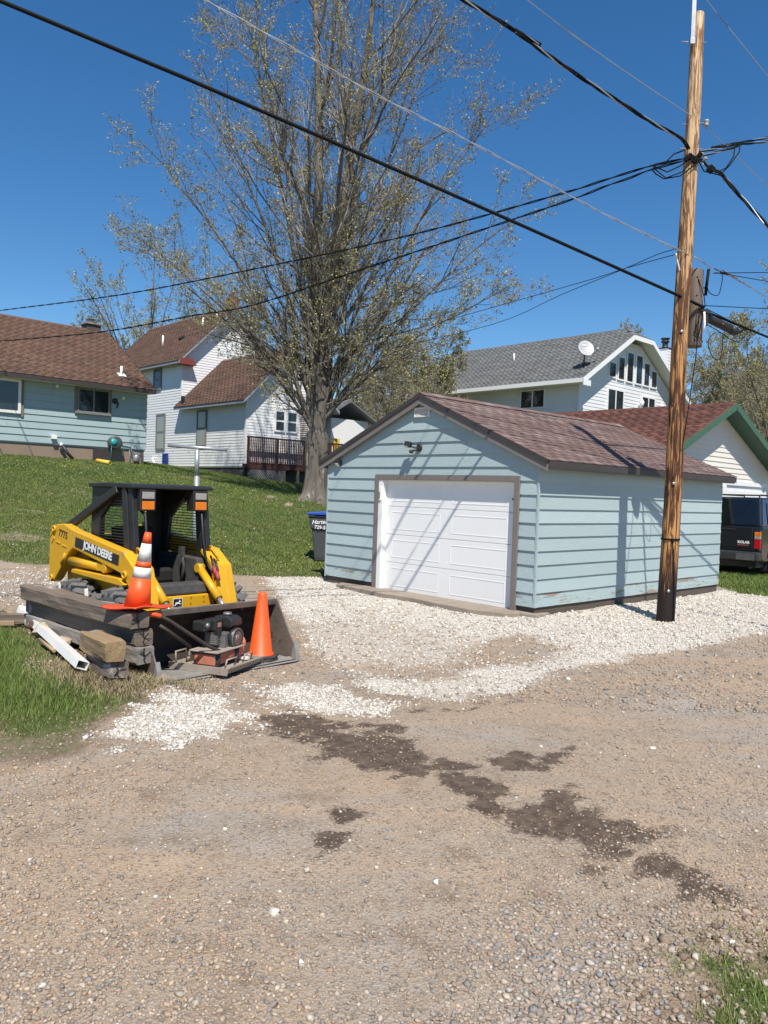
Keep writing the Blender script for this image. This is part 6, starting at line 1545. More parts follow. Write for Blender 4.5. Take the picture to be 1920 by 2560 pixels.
m = MB(); m.lathe([(.03, -.02), (.062, .0), (.066, .06)], (0, 0, 0), 16, Rq); m.build('end_cap', BLACKP, SC)
m = MB(); m.lathe([(.058, .055), (.062, .06), (.062, L_ - .14), (.058, L_ - .135)], (0, 0, 0), 16, Rq); bdy = m.build('case_body', M('case_grey_black', (.012, .013, .013), (.018, .018, .018), .6, scale=6), SC)
m = MB(); m.lathe([(.064, L_ - .15), (.066, L_ - .03), (.045, L_ + .0), (.02, L_ + .03)], (0, 0, 0), 16, Rq); m.build('end_cap', BLACKP, SC)
m = MB(); m.box(d * (L_ * .5) + Vector((-.02, -.064, .0)), (.04, .008, .03), Rq); m.build('orange_label', ORANGE, bdy)
# ------------------------------------------------------------------ trees
def tubes(P, R, n):
    """P (m,k,3) polylines, R (m,k) radii -> verts, quads"""
    m_, k, _ = P.shape
    T = np.empty_like(P); T[:, 1:-1] = P[:, 2:] - P[:, :-2]; T[:, 0] = P[:, 1] - P[:, 0]; T[:, -1] = P[:, -1] - P[:, -2]
    T /= np.linalg.norm(T, axis=2, keepdims=True) + 1e-9
    ref = np.where(np.abs(T[..., 2:3]) < .9, np.array([0, 0, 1.]), np.array([1., 0, 0]))
    A = np.cross(T, ref); A /= np.linalg.norm(A, axis=2, keepdims=True) + 1e-9; B = np.cross(T, A)
    ang = np.arange(n) * 2 * np.pi / n
    V = P[:, :, None] + R[:, :, None, None] * (A[:, :, None] * np.cos(ang)[None, None, :, None] + B[:, :, None] * np.sin(ang)[None, None, :, None])
    idx = np.arange(m_ * k * n).reshape(m_, k, n); nx_ = np.roll(idx, -1, axis=2)
    Fq = np.stack([idx[:, :-1], nx_[:, :-1], nx_[:, 1:], idx[:, 1:]], -1).reshape(-1, 4)
    return V.reshape(-1, 3), Fq

def kids(rng, P, R, per, t0, t1, ang, lf, k, upb, rfac, curl=.15, minr=.002, axis=None, outb=0.0, lmin=.2, tapl=.55):
    m_, kk, _ = P.shape
    t = np.sort(rng.uniform(t0, t1, (m_, per)), 1)
    f = t * (kk - 1); i = np.minimum(f.astype(int), kk - 2); w = (f - i)[..., None]
    ar = np.arange(m_)[:, None]
    pos = P[ar, i] * (1 - w) + P[ar, i + 1] * w
    tan = P[ar, i + 1] - P[ar, i]; tan /= np.linalg.norm(tan, axis=2, keepdims=True) + 1e-9
    rad_ = R[ar, i] * (1 - w[..., 0]) + R[ar, i + 1] * w[..., 0]
    rv = rng.normal(size=tan.shape); pr = rv - tan * (rv * tan).sum(2, keepdims=True); pr /= np.linalg.norm(pr, axis=2, keepdims=True) + 1e-9
    a = rng.normal(ang, .22, t.shape)[..., None]
    d = tan * np.cos(a) + pr * np.sin(a); d[..., 2] += upb
    if outb:
        o = pos.copy(); o[..., 2] = 0; o /= np.linalg.norm(o, axis=2, keepdims=True) + .5; d += o * outb
    d /= np.linalg.norm(d, axis=2, keepdims=True)
    plen = np.linalg.norm(np.diff(P, axis=1), axis=2).sum(1)[:, None]
    ln = np.maximum(plen * lf * (1 - tapl * t) * rng.uniform(.6, 1.25, t.shape), lmin)
    u = np.linspace(0, 1, k)[None, None, :, None]
    C = pos[:, :, None] + d[:, :, None] * (ln[..., None, None] * u)
    wob = rng.normal(size=(m_, per, k, 3)) * .035 * ln[..., None, None] * u
    C = C + wob; C[..., 2] += curl * ln[..., None] * (u[..., 0] ** 2)
    r0 = np.maximum(np.minimum(rad_ * rfac, ln * .02 + .002), minr)
    Rr = r0[..., None] * (1 - .75 * u[..., 0])
    return C.reshape(-1, k, 3), np.maximum(Rr.reshape(-1, k), minr * .7)

BARK = M('maple_bark', (.165, .142, .118), (.085, .072, .060), .95, scale=7, stretch=(1, 1, .22), bump=1.0, bscale=16, contrast=.6, spots=[((.26, .245, .22), 5.0, .60, (1, 1, .4)), ((.045, .038, .032), 9.0, .58, (1, 1, .16))])
TWIG = M('twig_bark', (.36, .335, .285), (.21, .19, .155), .9, scale=2.0, contrast=.6)
def leaf_mat():
    m = bpy.data.materials.new('spring_buds'); m.use_nodes = True; N, L = m.node_tree.nodes, m.node_tree.links
    b = N['Principled BSDF']; b.inputs['Roughness'].default_value = .7
    a = N.new('ShaderNodeAttribute'); a.attribute_name = 'col'; L.new(a.outputs['Color'], b.inputs['Base Color'])
    return m
BUD = leaf_mat()

def buds(rng, P, per, size, cols, spread=.05):
    m_, k, _ = P.shape
    t = rng.uniform(.25, 1.0, (m_, per)); f = t * (k - 1); i = np.minimum(f.astype(int), k - 2); w = (f - i)[..., None]; ar = np.arange(m_)[:, None]
    pos = (P[ar, i] * (1 - w) + P[ar, i + 1] * w).reshape(-1, 3) + rng.normal(size=(m_ * per, 3)) * spread * .5
    n = len(pos); s = size * rng.uniform(.5, 1.3, (n, 1))
    a = rng.normal(size=(n, 3)); a /= np.linalg.norm(a, axis=1, keepdims=True); bb = rng.normal(size=(n, 3)); bb = np.cross(a, bb); bb /= np.linalg.norm(bb, axis=1, keepdims=True) + 1e-9
    a = a * s; bb = bb * s * .5
    V = np.stack([pos - a * .2, pos + bb + a * .35, pos + a, pos - bb + a * .35], 1)
    c = np.array(cols)[rng.integers(0, len(cols), n)] * rng.uniform(.75, 1.25, (n, 1))
    return V.reshape(-1, 3), np.arange(n * 4).reshape(n, 4), np.repeat(c, 4, 0)

def crown_mesh(rng, lead, R0, spec, bud):
    out_trunk = []; V2 = []; F2 = []; off = 0
    P, R = lead, R0
    out_trunk.append(tubes(P, R, 8))
    levels = [(P, R)]
    for j, sp in enumerate(spec):
        P, R = kids(rng, P, R, **sp['k'])
        levels.append((P, R))
        v, f = tubes(P, R, sp['n'])
        (out_trunk if sp.get('trunk') else None)
        if sp.get('trunk'): out_trunk.append((v, f))
        else: V2.append(v); F2.append(f + off); off += len(v)
    bv, bf, bc = buds(rng, levels[-1][0], **bud)
    bv2, bf2, bc2 = buds(rng, levels[-2][0], **dict(bud, per=max(2, bud['per'])))
    bf2 = bf2 + len(bv); bv = np.vstack([bv, bv2]); bf = np.vstack([bf, bf2]); bc = np.vstack([bc, bc2])
    def cat(L_):
        Vv = []; Ff = []; o = 0
        for v, f in L_: Vv.append(v); Ff.append(f + o); o += len(v)
        return np.vstack(Vv), np.vstack(Ff)
    return cat(out_trunk), (np.vstack(V2), np.vstack(F2)), (bv, bf, bc)

def tree_parts(root, tr, tw, bu):
    link('trunk', np_mesh('trunk', *tr, smooth=True), BARK, root)
    cr = link('crown', np_mesh('crown', *tw, smooth=True), TWIG, root)
    link('buds', np_mesh('buds', bu[0], bu[1], col=bu[2]), BUD, cr)

def leaders(rng, tips, r0, fork, k=12, base_r=None, wob=.06):
    P = []; R = []
    for (x, y, z, r, f) in tips:
        p0 = np.array([0, 0, fork * f]); p2 = np.array([x, y, z]); L_ = np.linalg.norm(p2 - p0)
        c = p0 + (p2 - p0) * .45 + np.array([-x * .16, -y * .16, L_ * .06])
        u = np.linspace(0, 1, k)[:, None]; q = (1 - u) ** 2 * p0 + 2 * u * (1 - u) * c + u * u * p2
        nz = np.cumsum(rng.normal(size=(k, 3)) * wob * L_ / k, 0); nz[0] = 0; q = q + nz * u
        P.append(q); R.append(r * (.82 if r > .2 else .62) * (1 - .90 * u[:, 0] ** .85) + .006)
    return np.array(P), np.array(R)

# --- the big silver maple between the farmhouse and the garage
rng = np.random.default_rng(12)
MPZ = gzf(-2.25, 25)
MT = empty('maple_tree', (-2.22, 25.0, MPZ), 0, 'tall many-stemmed tree with fresh spring buds beside the deck', 'tree')
tips = [(-.75, .3, 20.5, .31, .55), (1.3, -.3, 20.0, .29, .55), (2.6, .2, 18.8, .19, 1.0), (3.4, .8, 16.0, .13, 1.15), (-3.2, -.3, 17.2, .16, .95), (-4.4, .8, 14.0, .14, .9), (-5.6, -.4, 11.0, .13, .85),
        (5.2, -.3, 12.2, .15, 1.0), (6.2, .6, 9.2, .13, .95), (5.6, -1.0, 6.8, .10, 1.05), (-4.6, -1.4, 7.0, .10, .9), (1.2, 2.6, 15.5, .13, 1.1), (-1.5, 2.8, 14.0, .12, 1.0), (.8, -2.8, 14.2, .13, 1.0), (-1.6, -2.6, 12.6, .12, 1.05), (3.0, -2.4, 10.0, .10, 1.0), (-6.2, .3, 8.6, .10, 1.0)]
LP, LR = leaders(rng, tips, .2, 2.15)
BUDC = [(.26, .25, .06), (.31, .29, .085), (.20, .185, .05), (.25, .19, .06), (.33, .31, .12), (.17, .13, .06)]
spec = [dict(k=dict(per=22, t0=.10, t1=.98, ang=.78, lf=.33, k=7, upb=.12, rfac=.5, curl=.16, outb=.30, lmin=.9, minr=.007), n=5, trunk=True),
        dict(k=dict(per=10, t0=.15, t1=.97, ang=.70, lf=.42, k=5, upb=.10, rfac=.55, curl=.12, lmin=.35, minr=.0038), n=4),
        dict(k=dict(per=8, t0=.12, t1=1.0, ang=.75, lf=.42, k=3, upb=.08, rfac=.6, curl=.12, lmin=.20, minr=.0024), n=3)]
tr, tw, bu = crown_mesh(rng, LP, LR, spec, dict(per=2, size=.046, cols=BUDC))
tree_parts(MT, tr, tw, bu)
# flared, furrowed butt
m = MB(); n = 72; hs = [-.3, 0, .10, .22, .45, .75, 1.1, 1.4, 1.75, 2.05, 2.3]; rr_ = [.66, .60, .50, .42, .37, .345, .335, .335, .335, .30, .20]
vs = []
for z, r in zip(hs, rr_):
    for j in range(n):
        a = 2 * math.pi * j / n
        fl = 1 + (.16 * max(0, 1 - max(z, 0) / 1.0)) * math.sin(5 * a + .8) + .05 * math.sin(9 * a + z * 1.2) + .07 * math.sin(2 * a + .5) * (z > 1.2) + .035 * math.sin(17 * a + 1.5 * math.sin(z * 1.3)) + .028 * math.sin(26 * a + 2 * math.sin(z * 2 + 1))
        vs.append((r * fl * math.cos(a) * (1 + .10 * (z > 2)), r * fl * math.sin(a) * .92, z))
fs = [(i * n + j, i * n + (j + 1) % n, (i + 1) * n + (j + 1) % n, (i + 1) * n + j) for i in range(len(hs) - 1) for j in range(n)]
m.add(vs, fs, True); m.add(vs[-n:], [tuple(range(n))]); m.build('trunk_base', BARK, MT)

# --- background trees: three kinds, each tree its own object
KINDS = {}
def make_kind(key, seed, H, W, nst, fork, bud, bsize, cols, per=(12, 7, 5), r=.13, droop=.1):
    rng = np.random.default_rng(seed); tips = []
    for i in range(nst):
        a = 2 * math.pi * i / nst + rng.uniform(-.4, .4); q = rng.uniform(.15, 1) ** .7
        tips.append((math.cos(a) * W * q, math.sin(a) * W * q, H * (1.0 - .42 * q * rng.uniform(.6, 1.1)), r * rng.uniform(.7, 1.1), rng.uniform(.7, 1.1)))
    tips.append((.2, .1, H, r, 1.0))
    LP, LR = leaders(rng, tips, r, fork)
    trunk = np.array([[[0, 0, -.4], [0, 0, fork * .4], [.02, .02, fork * 1.05]]]); 
    spec = [dict(k=dict(per=per[0], t0=.15, t1=.98, ang=.7, lf=.32, k=6, upb=droop, rfac=.5, curl=.12, outb=.25, lmin=.6, minr=.009), n=4, trunk=True),
            dict(k=dict(per=per[1], t0=.15, t1=.97, ang=.7, lf=.42, k=4, upb=.08, rfac=.55, curl=.1, lmin=.3, minr=.006), n=3),
            dict(k=dict(per=per[2], t0=.15, t1=1.0, ang=.75, lf=.42, k=3, upb=.05, rfac=.6, curl=.1, lmin=.2, minr=.004), n=3)]
    tr, tw, bu = crown_mesh(rng, LP, LR, spec, dict(per=bud, size=bsize, cols=cols))
    tv, tf = tubes(trunk, np.array([[r * 2.2, r * 1.7, r * 1.3]]), 10)
    tr = (np.vstack([tr[0], tv]), np.vstack([tr[1], tf + len(tr[0])]))
    KINDS[key] = (np_mesh('trunk', *tr, smooth=True), np_mesh('crown', *tw, smooth=True), np_mesh('buds', bu[0], bu[1], col=bu[2]))
    for me, mt in zip(KINDS[key], (BARK, TWIG, BUD)): me.materials.append(mt)
OLIVE = [(.24, .235, .085), (.19, .185, .065), (.28, .265, .13), (.21, .175, .085)]
make_kind('loose', 101, 13.5, 5.0, 9, 2.2, 2, .065, BUDC)
make_kind('olive', 102, 10.0, 3.6, 9, 1.2, 4, .07, OLIVE, per=(12, 8, 6), r=.09)
make_kind('bare', 103, 9.0, 3.2, 10, .8, 1, .06, BUDC, per=(12, 8, 5), r=.08)
def bgtree(key, x, y, sc, rz, label, z=None, grp='trees behind the houses'):
    o = empty('background_tree', (x, y, (gzf(x, y) if z is None else z) - .1), rz, label, 'tree', grp); o.scale = (sc, sc, sc)
    objs = []
    for nm, me in zip(('trunk', 'crown', 'buds'), KINDS[key]):
        c = bpy.data.objects.new(nm, me); COL.objects.link(c); objs.append(c)
    objs[0].parent = o; objs[1].parent = o; objs[2].parent = objs[1]
    return o
for a in [('loose', -15.5, 50, 1.12, .3, 'loose budding tree rising behind the farmhouse roof'),
          ('loose', -13.0, 56, 1.18, 4.6, 'broad budding tree between ranch house and farmhouse roofs'),
          ('loose', -10.0, 54, 1.12, 2.1, 'slender budding tree behind the farmhouse chimney'),
          ('olive', -19.5, 52, .95, 1.0, 'low olive tree behind the gap between the two roofs'),
          ('bare', -29.6, 62, 1.0, .9, 'bare grey tree behind the ranch house ridge'),
          ('bare', -30.0, 66, .9, 2.9, 'smaller bare grey tree behind the ranch house ridge'),
          ('olive', 1.7, 42.4, 1.08, .4, 'dense olive budding tree behind the garage ridge'),
          ('bare', 0.2, 41, .95, 1.7, 'tangled bare shrub tree left of the garage ridge'),
          ('bare', -1.2, 47, .9, 4.0, 'bare grey tree beside the olive tree behind the garage'),
          ('olive', -1.5, 49, 1.0, 3.0, 'olive tree seen past the maple trunk'),
          ('bare', 1.5, 37, .70, 5.2, 'low bare brushy tree close behind the garage'),
          ('olive', 1.0, 57, .95, 2.2, 'olive budding tree far behind the dense one at the garage ridge'),
          ('olive', 21.6, 46.5, 1.10, 1.2, 'olive budding tree right of the utility pole'),
          ('loose', 21.8, 45, .90, .2, 'loose budding tree beside the frame of green garage roof'),
          ('olive', 22.5, 52, 1.25, 4.4, 'broad olive tree behind the loose budding one'),
          ('bare', 21.2, 50, 1.2, 2.4, 'bare grey tree between pole and olive trees'),
          ('bare', 19.3, 41, .95, .4, 'thin bare sapling tree behind the green trimmed gable'),
          ('bare', 20.6, 43, 1.05, 3.3, 'bare grey tree beside the thin sapling behind the gable'),
          ('olive', 17.6, 55, 1.2, .7, 'olive tree behind the bare one right of the pole'),
          ('loose', 15.1, 30, .74, 2.0, 'small thin budding tree near the splice case')]:
    bgtree(*a)
# distant wood closing the horizon
rng = np.random.default_rng(77)
TP_ = []
for i in range(60):
    a = rng.uniform(-.75, .75); d = rng.uniform(95, 150); TP_.append((math.sin(a) * d, math.cos(a) * d))
tp = np.array(TP_); k = 22
base = np.repeat(tp, k, 0); ang = rng.uniform(0, 6.28, len(base)); rr2 = rng.uniform(.3, 4.5, len(base)); hh = rng.uniform(4, 9.5, len(base))
P0 = np.c_[base[:, 0], base[:, 1], np.full(len(base), 1.5)]; P2 = P0 + np.c_[np.cos(ang) * rr2, np.sin(ang) * rr2, hh]
Pm = (P0 + P2) / 2 - np.c_[np.cos(ang), np.sin(ang), -np.ones(len(ang))] * .4
PP = np.stack([P0, Pm, P2], 1); RR = np.repeat(np.array([[.12, .07, .02]]), len(PP), 0)
K1, KR = kids(rng, PP, RR, 7, .2, 1, .7, .35, 3, .1, .6, minr=.015)
v1, f1 = tubes(PP, RR, 3); v2, f2 = tubes(K1, KR, 3)
wd = link('distant_wood', np_mesh('distant_wood', np.vstack([v1, v2]), np.vstack([f1, f2 + len(v1)])), TWIG, kind='stuff')
tag(wd, 'hazy bare wood on the skyline behind the houses', 'wood')
bv, bf, bc = buds(rng, K1, 4, .38, OLIVE, .5)
link('buds', np_mesh('buds', bv, bf, col=bc), BUD, wd, kind='stuff')
# ------------------------------------------------------------------ gravel, grass, litter
ICO = None
def ico():
    bm = bmesh.new(); bmesh.ops.create_icosphere(bm, subdivisions=1, radius=1); bm.verts.ensure_lookup_table()
    V = np.array([v.co[:] for v in bm.verts]); Fc = np.array([[v.index for v in f.verts] for f in bm.faces]); bm.free(); return V, Fc
IV, IF = ico()
CV = np.array([(x, y, z) for x in (-1, 1) for y in (-1, 1) for z in (-1, 1)], float) * .78
CF = np.array([(0, 1, 3), (0, 3, 2), (4, 6, 7), (4, 7, 5), (0, 4, 5), (0, 5, 1), (2, 3, 7), (2, 7, 6), (0, 2, 6), (0, 6, 4), (1, 5, 7), (1, 7, 3)])
def stones(rng, x, y, size, cols, tmpl='ico', sink=.25, flat=(.45, .8), zoff=0.0):
    V0, F0 = (IV, IF) if tmpl == 'ico' else (CV, CF)
    n = len(x); nv = len(V0)
    T = V0[None] * (1 + rng.normal(size=(10, nv, 1)) * .13) + rng.normal(size=(10, nv, 3)) * .10
    sc = np.c_[size * rng.uniform(.8, 1.3, n), size * rng.uniform(.65, 1.0, n), size * rng.uniform(*flat, n)] * .5
    a = rng.uniform(0, 6.283, n); tl = rng.normal(0, .22 if tmpl == 'ico' else .5, n)
    v = T[rng.integers(0, 10, n)] * sc[:, None]
    ct, st = np.cos(tl)[:, None], np.sin(tl)[:, None]
    yy = v[..., 1] * ct - v[..., 2] * st; zz = v[..., 1] * st + v[..., 2] * ct; v = np.stack([v[..., 0], yy, zz], -1)
    ca, sa = np.cos(a)[:, None], np.sin(a)[:, None]
    xx = v[..., 0] * ca - v[..., 1] * sa; yy = v[..., 0] * sa + v[..., 1] * ca
    gz_ = ground_z(x, y) + zoff
    v = np.stack([xx + x[:, None], yy + y[:, None], v[..., 2] + (gz_ + sc[:, 2] * (1 - 2 * sink))[:, None]], -1)
    c = np.asarray(cols)[rng.integers(0, len(cols), n)] * rng.uniform(.78, 1.2, (n, 1))
    Fm = (F0[None] + (np.arange(n) * nv)[:, None, None]).reshape(-1, 3)
    return v.reshape(-1, 3), Fm, np.repeat(c, nv, 0)
def col_mat(name, rough=.9, bump=0, spec=.3):
    m = bpy.data.materials.new(name); m.use_nodes = True; N, L = m.node_tree.nodes, m.node_tree.links
    b = N['Principled BSDF']; b.inputs['Roughness'].default_value = rough; b.inputs['Specular IOR Level'].default_value = spec
    a = N.new('ShaderNodeAttribute'); a.attribute_name = 'col'; L.new(a.outputs['Color'], b.inputs['Base Color'])
    if bump:
        tc = N.new('ShaderNodeTexCoord'); n_ = N.new('ShaderNodeTexNoise'); n_.inputs['Scale'].default_value = bump; L.new(tc.outputs['Object'], n_.inputs['Vector'])
        mx = N.new('ShaderNodeMix'); mx.data_type = 'RGBA'; mx.blend_type = 'MULTIPLY'; mx.inputs['Factor'].default_value = 1
        mr = N.new('ShaderNodeMapRange'); mr.inputs['From Min'].default_value = .3; mr.inputs['From Max'].default_value = .7; mr.inputs['To Min'].default_value = .75; mr.inputs['To Max'].default_value = 1.15
        L.new(n_.outputs['Fac'], mr.inputs['Value']); L.new(a.outputs['Color'], mx.inputs['A']); L.new(mr.outputs[0], mx.inputs['B']); L.new(mx.outputs['Result'], b.inputs['Base Color'])
    return m
STM = col_mat('gravel_stone', .85, 90); WSM = col_mat('limestone_chip', .9, 60)
BRN = [(.37, .285, .215), (.345, .275, .215), (.39, .305, .225), (.30, .245, .19), (.34, .29, .235), (.27, .235, .20), (.41, .32, .235), (.36, .25, .18), (.26, .24, .225), (.32, .24, .175), (.43, .37, .30), (.23, .205, .18)]
rng = np.random.default_rng(5)
def scatter(n, y0, y1, power=1.6, spread=.60, x0=None):
    t = rng.uniform(0, 1, n); y = (y0 ** (1 - power) * (1 - t) + y1 ** (1 - power) * t) ** (1 / (1 - power)) if power != 1 else y0 + (y1 - y0) * t
    x = rng.uniform(-spread, spread, n) * y
    return x, y
def keep_drive(x, y, mk):
    return (mk['lawn'] < rng.uniform(.2, .9, x.shape)) & (mk['litter'] < .5)
def clear(x, y):
    """not under the garage, loader bucket, pole or timbers"""
    gs = (x - 2.166) * SV.x + (y - 11.017) * SV.y; gf = (x - 2.166) * FV.x + (y - 11.017) * FV.y
    a = (gs > -.02) & (gs < 6.2) & (gf > -.0) & (gf < 4.7)
    cl, sl_ = math.cos(LY), math.sin(LY); dx, dy = x + 1.396, y - 7.458; lx = dx * cl + dy * sl_; ly = -dx * sl_ + dy * cl
    b = (lx > -.66) & (lx < .04) & (np.abs(ly) < .84)
    c = (gs > -.44) & (gs <= 0) & (gf > .25) & (gf < 3.6) & (rng.uniform(size=x.shape) > .10)
    return ~(a | b | c)
# brown alley gravel: round pebbles near, angular chips farther out
x, y = scatter(92000, 2.1, 7.2, 1.85); mk = masks(x, y)
dens = np.clip(fbm(x, y, .9, 71) * 1.5 - .12, .16, 1) * (1 - .75 * soft(x, y, 'sandy', .25, .4, 3, 56)); dens = dens * (1 - .68 * mk['wet']) * (1 - .75 * mk['mound'])
k = keep_drive(x, y, mk) & (rng.uniform(size=len(x)) < dens * (1 - mk['white'])) & clear(x, y)
x, y = x[k], y[k]; sz = np.clip(rng.lognormal(math.log(.0118), .36, len(x)), .005, .030) * (1 + .6 * (fbm(x, y, .7, 72) - .5))
big = .35 * np.clip((x - .2) / .5, 0, 1) * (y < 3.4); sz = sz * (1 + big)
tint = (fbm(x, y, .55, 73) - .5)
v, f, c = stones(rng, x, y, sz, BRN, 'ico', .28)
c = c * (1 + np.repeat(tint, 42 if len(IV) == 42 else len(IV))[:, None] * np.array([.25, .0, -.35]))
o = link('alley_gravel', np_mesh('alley_gravel', v, f, col=c, smooth=True), STM, kind='stuff'); tag(o, 'loose brown and grey pebbles strewn over the alley', 'gravel')
x, y = scatter(34000, 6.5, 17, 1.3); mk = masks(x, y)
k = keep_drive(x, y, mk) & (rng.uniform(size=len(x)) < (1 - .7 * mk['white']) * (1 - .7 * mk['wet']) * np.clip(fbm(x, y, .9, 71) * 1.4, .2, 1)) & clear(x, y); x, y = x[k], y[k]
v, f, c = stones(rng, x, y, np.clip(rng.lognormal(math.log(.020), .35, len(x)), .01, .05), BRN, 'cube', .3)
o = link('alley_gravel', np_mesh('alley_gravel', v, f, col=c), STM, kind='stuff'); tag(o, 'far spread of small brown stones across the driveway', 'gravel')
# white limestone
WHT = [(.60, .56, .49), (.66, .62, .56), (.54, .49, .42), (.62, .585, .53), (.48, .44, .385), (.68, .645, .59), (.57, .51, .42), (.40, .365, .32)]
x, y = scatter(88000, 4.8, 17.5, 1.15, .60); mk = masks(x, y)
k = (mk['lawn'] < .4) & (rng.uniform(size=len(x)) < np.clip(mk['white'] * 1.15 - .05, 0, 1)) & clear(x, y)
xe, ye = scatter(130, 2.4, 9, 1.2); me_ = masks(xe, ye); ke = (me_['lawn'] < .7) & clear(xe, ye)
lx_ = rng.uniform(-6.8, -3.6, 2600); ly_ = rng.uniform(10.2, 14.4, 2600); ml = masks(lx_, ly_); kl = (ml['lawn'] < .4)
px_ = rng.uniform(-2.0, .2, 16000); py_ = rng.uniform(4.9, 7.2, 16000); mp_ = masks(px_, py_); kp_ = (rng.uniform(size=16000) < mp_['white'] * 1.1 - .1) & (mp_['lawn'] < .4) & clear(px_, py_)
x = np.r_[x[k], xe[ke], lx_[kl], px_[kp_]]; y = np.r_[y[k], ye[ke], ly_[kl], py_[kp_]]
sz = np.clip(rng.lognormal(math.log(.0165), .40, len(x)), .007, .045) * np.clip(y / 9, .85, 1.25)
v, f, c = stones(rng, x, y, sz, WHT, 'cube', .22, (.5, .9))
o = link('limestone_gravel', np_mesh('limestone_gravel', v, f, col=c), WSM, kind='stuff'); tag(o, 'bright white crushed limestone spread around the garage door', 'gravel')

# clods on the churned alley edge
x = rng.uniform(.6, 1.9, 2600); y = rng.uniform(2.3, 3.5, 2600); mk = masks(x, y); k = (rng.uniform(size=2600) < mk['mound'] * .8) & (mk['lawn'] < .6); x, y = x[k], y[k]
v, f, c = stones(rng, x, y, np.clip(rng.lognormal(math.log(.018), .5, len(x)), .006, .06), [(.20, .145, .10), (.165, .12, .085), (.24, .18, .13)], 'ico', .3)
o = link('soil_clods', np_mesh('soil_clods', v, f, col=c, smooth=True), STM, kind='stuff'); tag(o, 'brown soil clods along the churned alley edge', 'soil')
# ---- grass
def blades(x, y, h, w, cols, bend=.5, seg=2, cj=.25):
    n = len(x); z = ground_z(x, y) - .005
    a = rng.uniform(0, 6.283, n); d = np.c_[np.cos(a), np.sin(a)]; pdir = np.c_[-d[:, 1], d[:, 0]]
    b = h * bend * rng.uniform(.2, 1.4, n)
    p0 = np.c_[x, y, z]; 
    q0 = p0 + np.c_[pdir * (w[:, None] * .5), np.zeros(n)]; q1 = p0 - np.c_[pdir * (w[:, None] * .5), np.zeros(n)]
    c = np.asarray(cols)[rng.integers(0, len(cols), n)] * rng.uniform(1 - cj, 1 + cj, (n, 1))
    if seg == 1:
        tip = p0 + np.c_[d * b[:, None], h]
        V = np.stack([q0, q1, tip], 1); Fm = np.arange(n * 3).reshape(n, 3); return V.reshape(-1, 3), Fm, np.repeat(c, 3, 0)
    mid = p0 + np.c_[d * (b * .3)[:, None], h * .6]; tip = p0 + np.c_[d * b[:, None], h * .98]
    m0 = mid + np.c_[pdir * (w[:, None] * .4), np.zeros(n)]; m1 = mid - np.c_[pdir * (w[:, None] * .4), np.zeros(n)]
    V = np.stack([q0, q1, m1, m0, tip], 1); base = (np.arange(n) * 5)[:, None]
    Fm = np.concatenate([base + np.array([0, 1, 2]), base + np.array([0, 2, 3]), base + np.array([3, 2, 4])], 0)
    return V.reshape(-1, 3), Fm, np.repeat(c, 5, 0)
GRM = col_mat('grass_blade', .6)
GRN = [(.100, .155, .026), (.125, .180, .032), (.080, .128, .022), (.155, .205, .046), (.115, .150, .034)]
STRAW = [(.30, .24, .13), (.24, .19, .10), (.36, .30, .18), (.17, .14, .08)]
MIX = GRN * 3 + STRAW
def pick(n, y, lo, hi, x):
    return None
# far lawn
n = 420000
yy = rng.uniform(14.3, 34, n); xx = rng.uniform(-.70, .18, n) * yy; mk = masks(xx, yy)
dryz = np.clip((17.2 - yy) / 2.2, 0, 1) * .55 + np.clip(fbm(xx, yy, .6, 81) * 2.2 - 1.25, 0, .6)
H1x = (xx + 9.018) * SV.x + (yy - 29.3) * SV.y; H1y = (xx + 9.018) * FV.x + (yy - 29.3) * FV.y
H2x = (xx + 6.14) * SV.x + (yy - 34) * SV.y; H2y = (xx + 6.14) * FV.x + (yy - 34) * FV.y
inh = ((H1y > .0) & (H1x < .1)) | ((H2x > 0) & (H2y > -.05))
k = (rng.uniform(size=n) < mk['lawn'] * (1 - .35 * dryz)) & ~inh; xx, yy, dz = xx[k], yy[k], dryz[k]
sel = rng.uniform(size=len(xx)) < dz
parts = []
for s_, cols, hh in ((~sel, GRN, .046), (sel, STRAW + GRN[:2], .03)):
    q = s_.nonzero()[0]; parts.append(blades(xx[q], yy[q], hh * rng.uniform(.6, 1.3, len(q)) * (.8 + .5 * fbm(xx[q], yy[q], 1.5, 82)), rng.uniform(.008, .016, len(q)), cols, .8, 1))
V = np.vstack([p[0] for p in parts]); Fm = np.vstack([parts[0][1], parts[1][1] + len(parts[0][0])]); C_ = np.vstack([p[2] for p in parts])
fb = fbm(V[:, 0], V[:, 1], .8, 91) - .5; C_ = C_ * (1 + fb[:, None] * np.array([1.0, .6, .5]))
o = link('lawn_grass', np_mesh('lawn_grass', V, Fm, col=C_), GRM, kind='stuff'); tag(o, 'green lawn grass on the slope below the houses', 'grass')
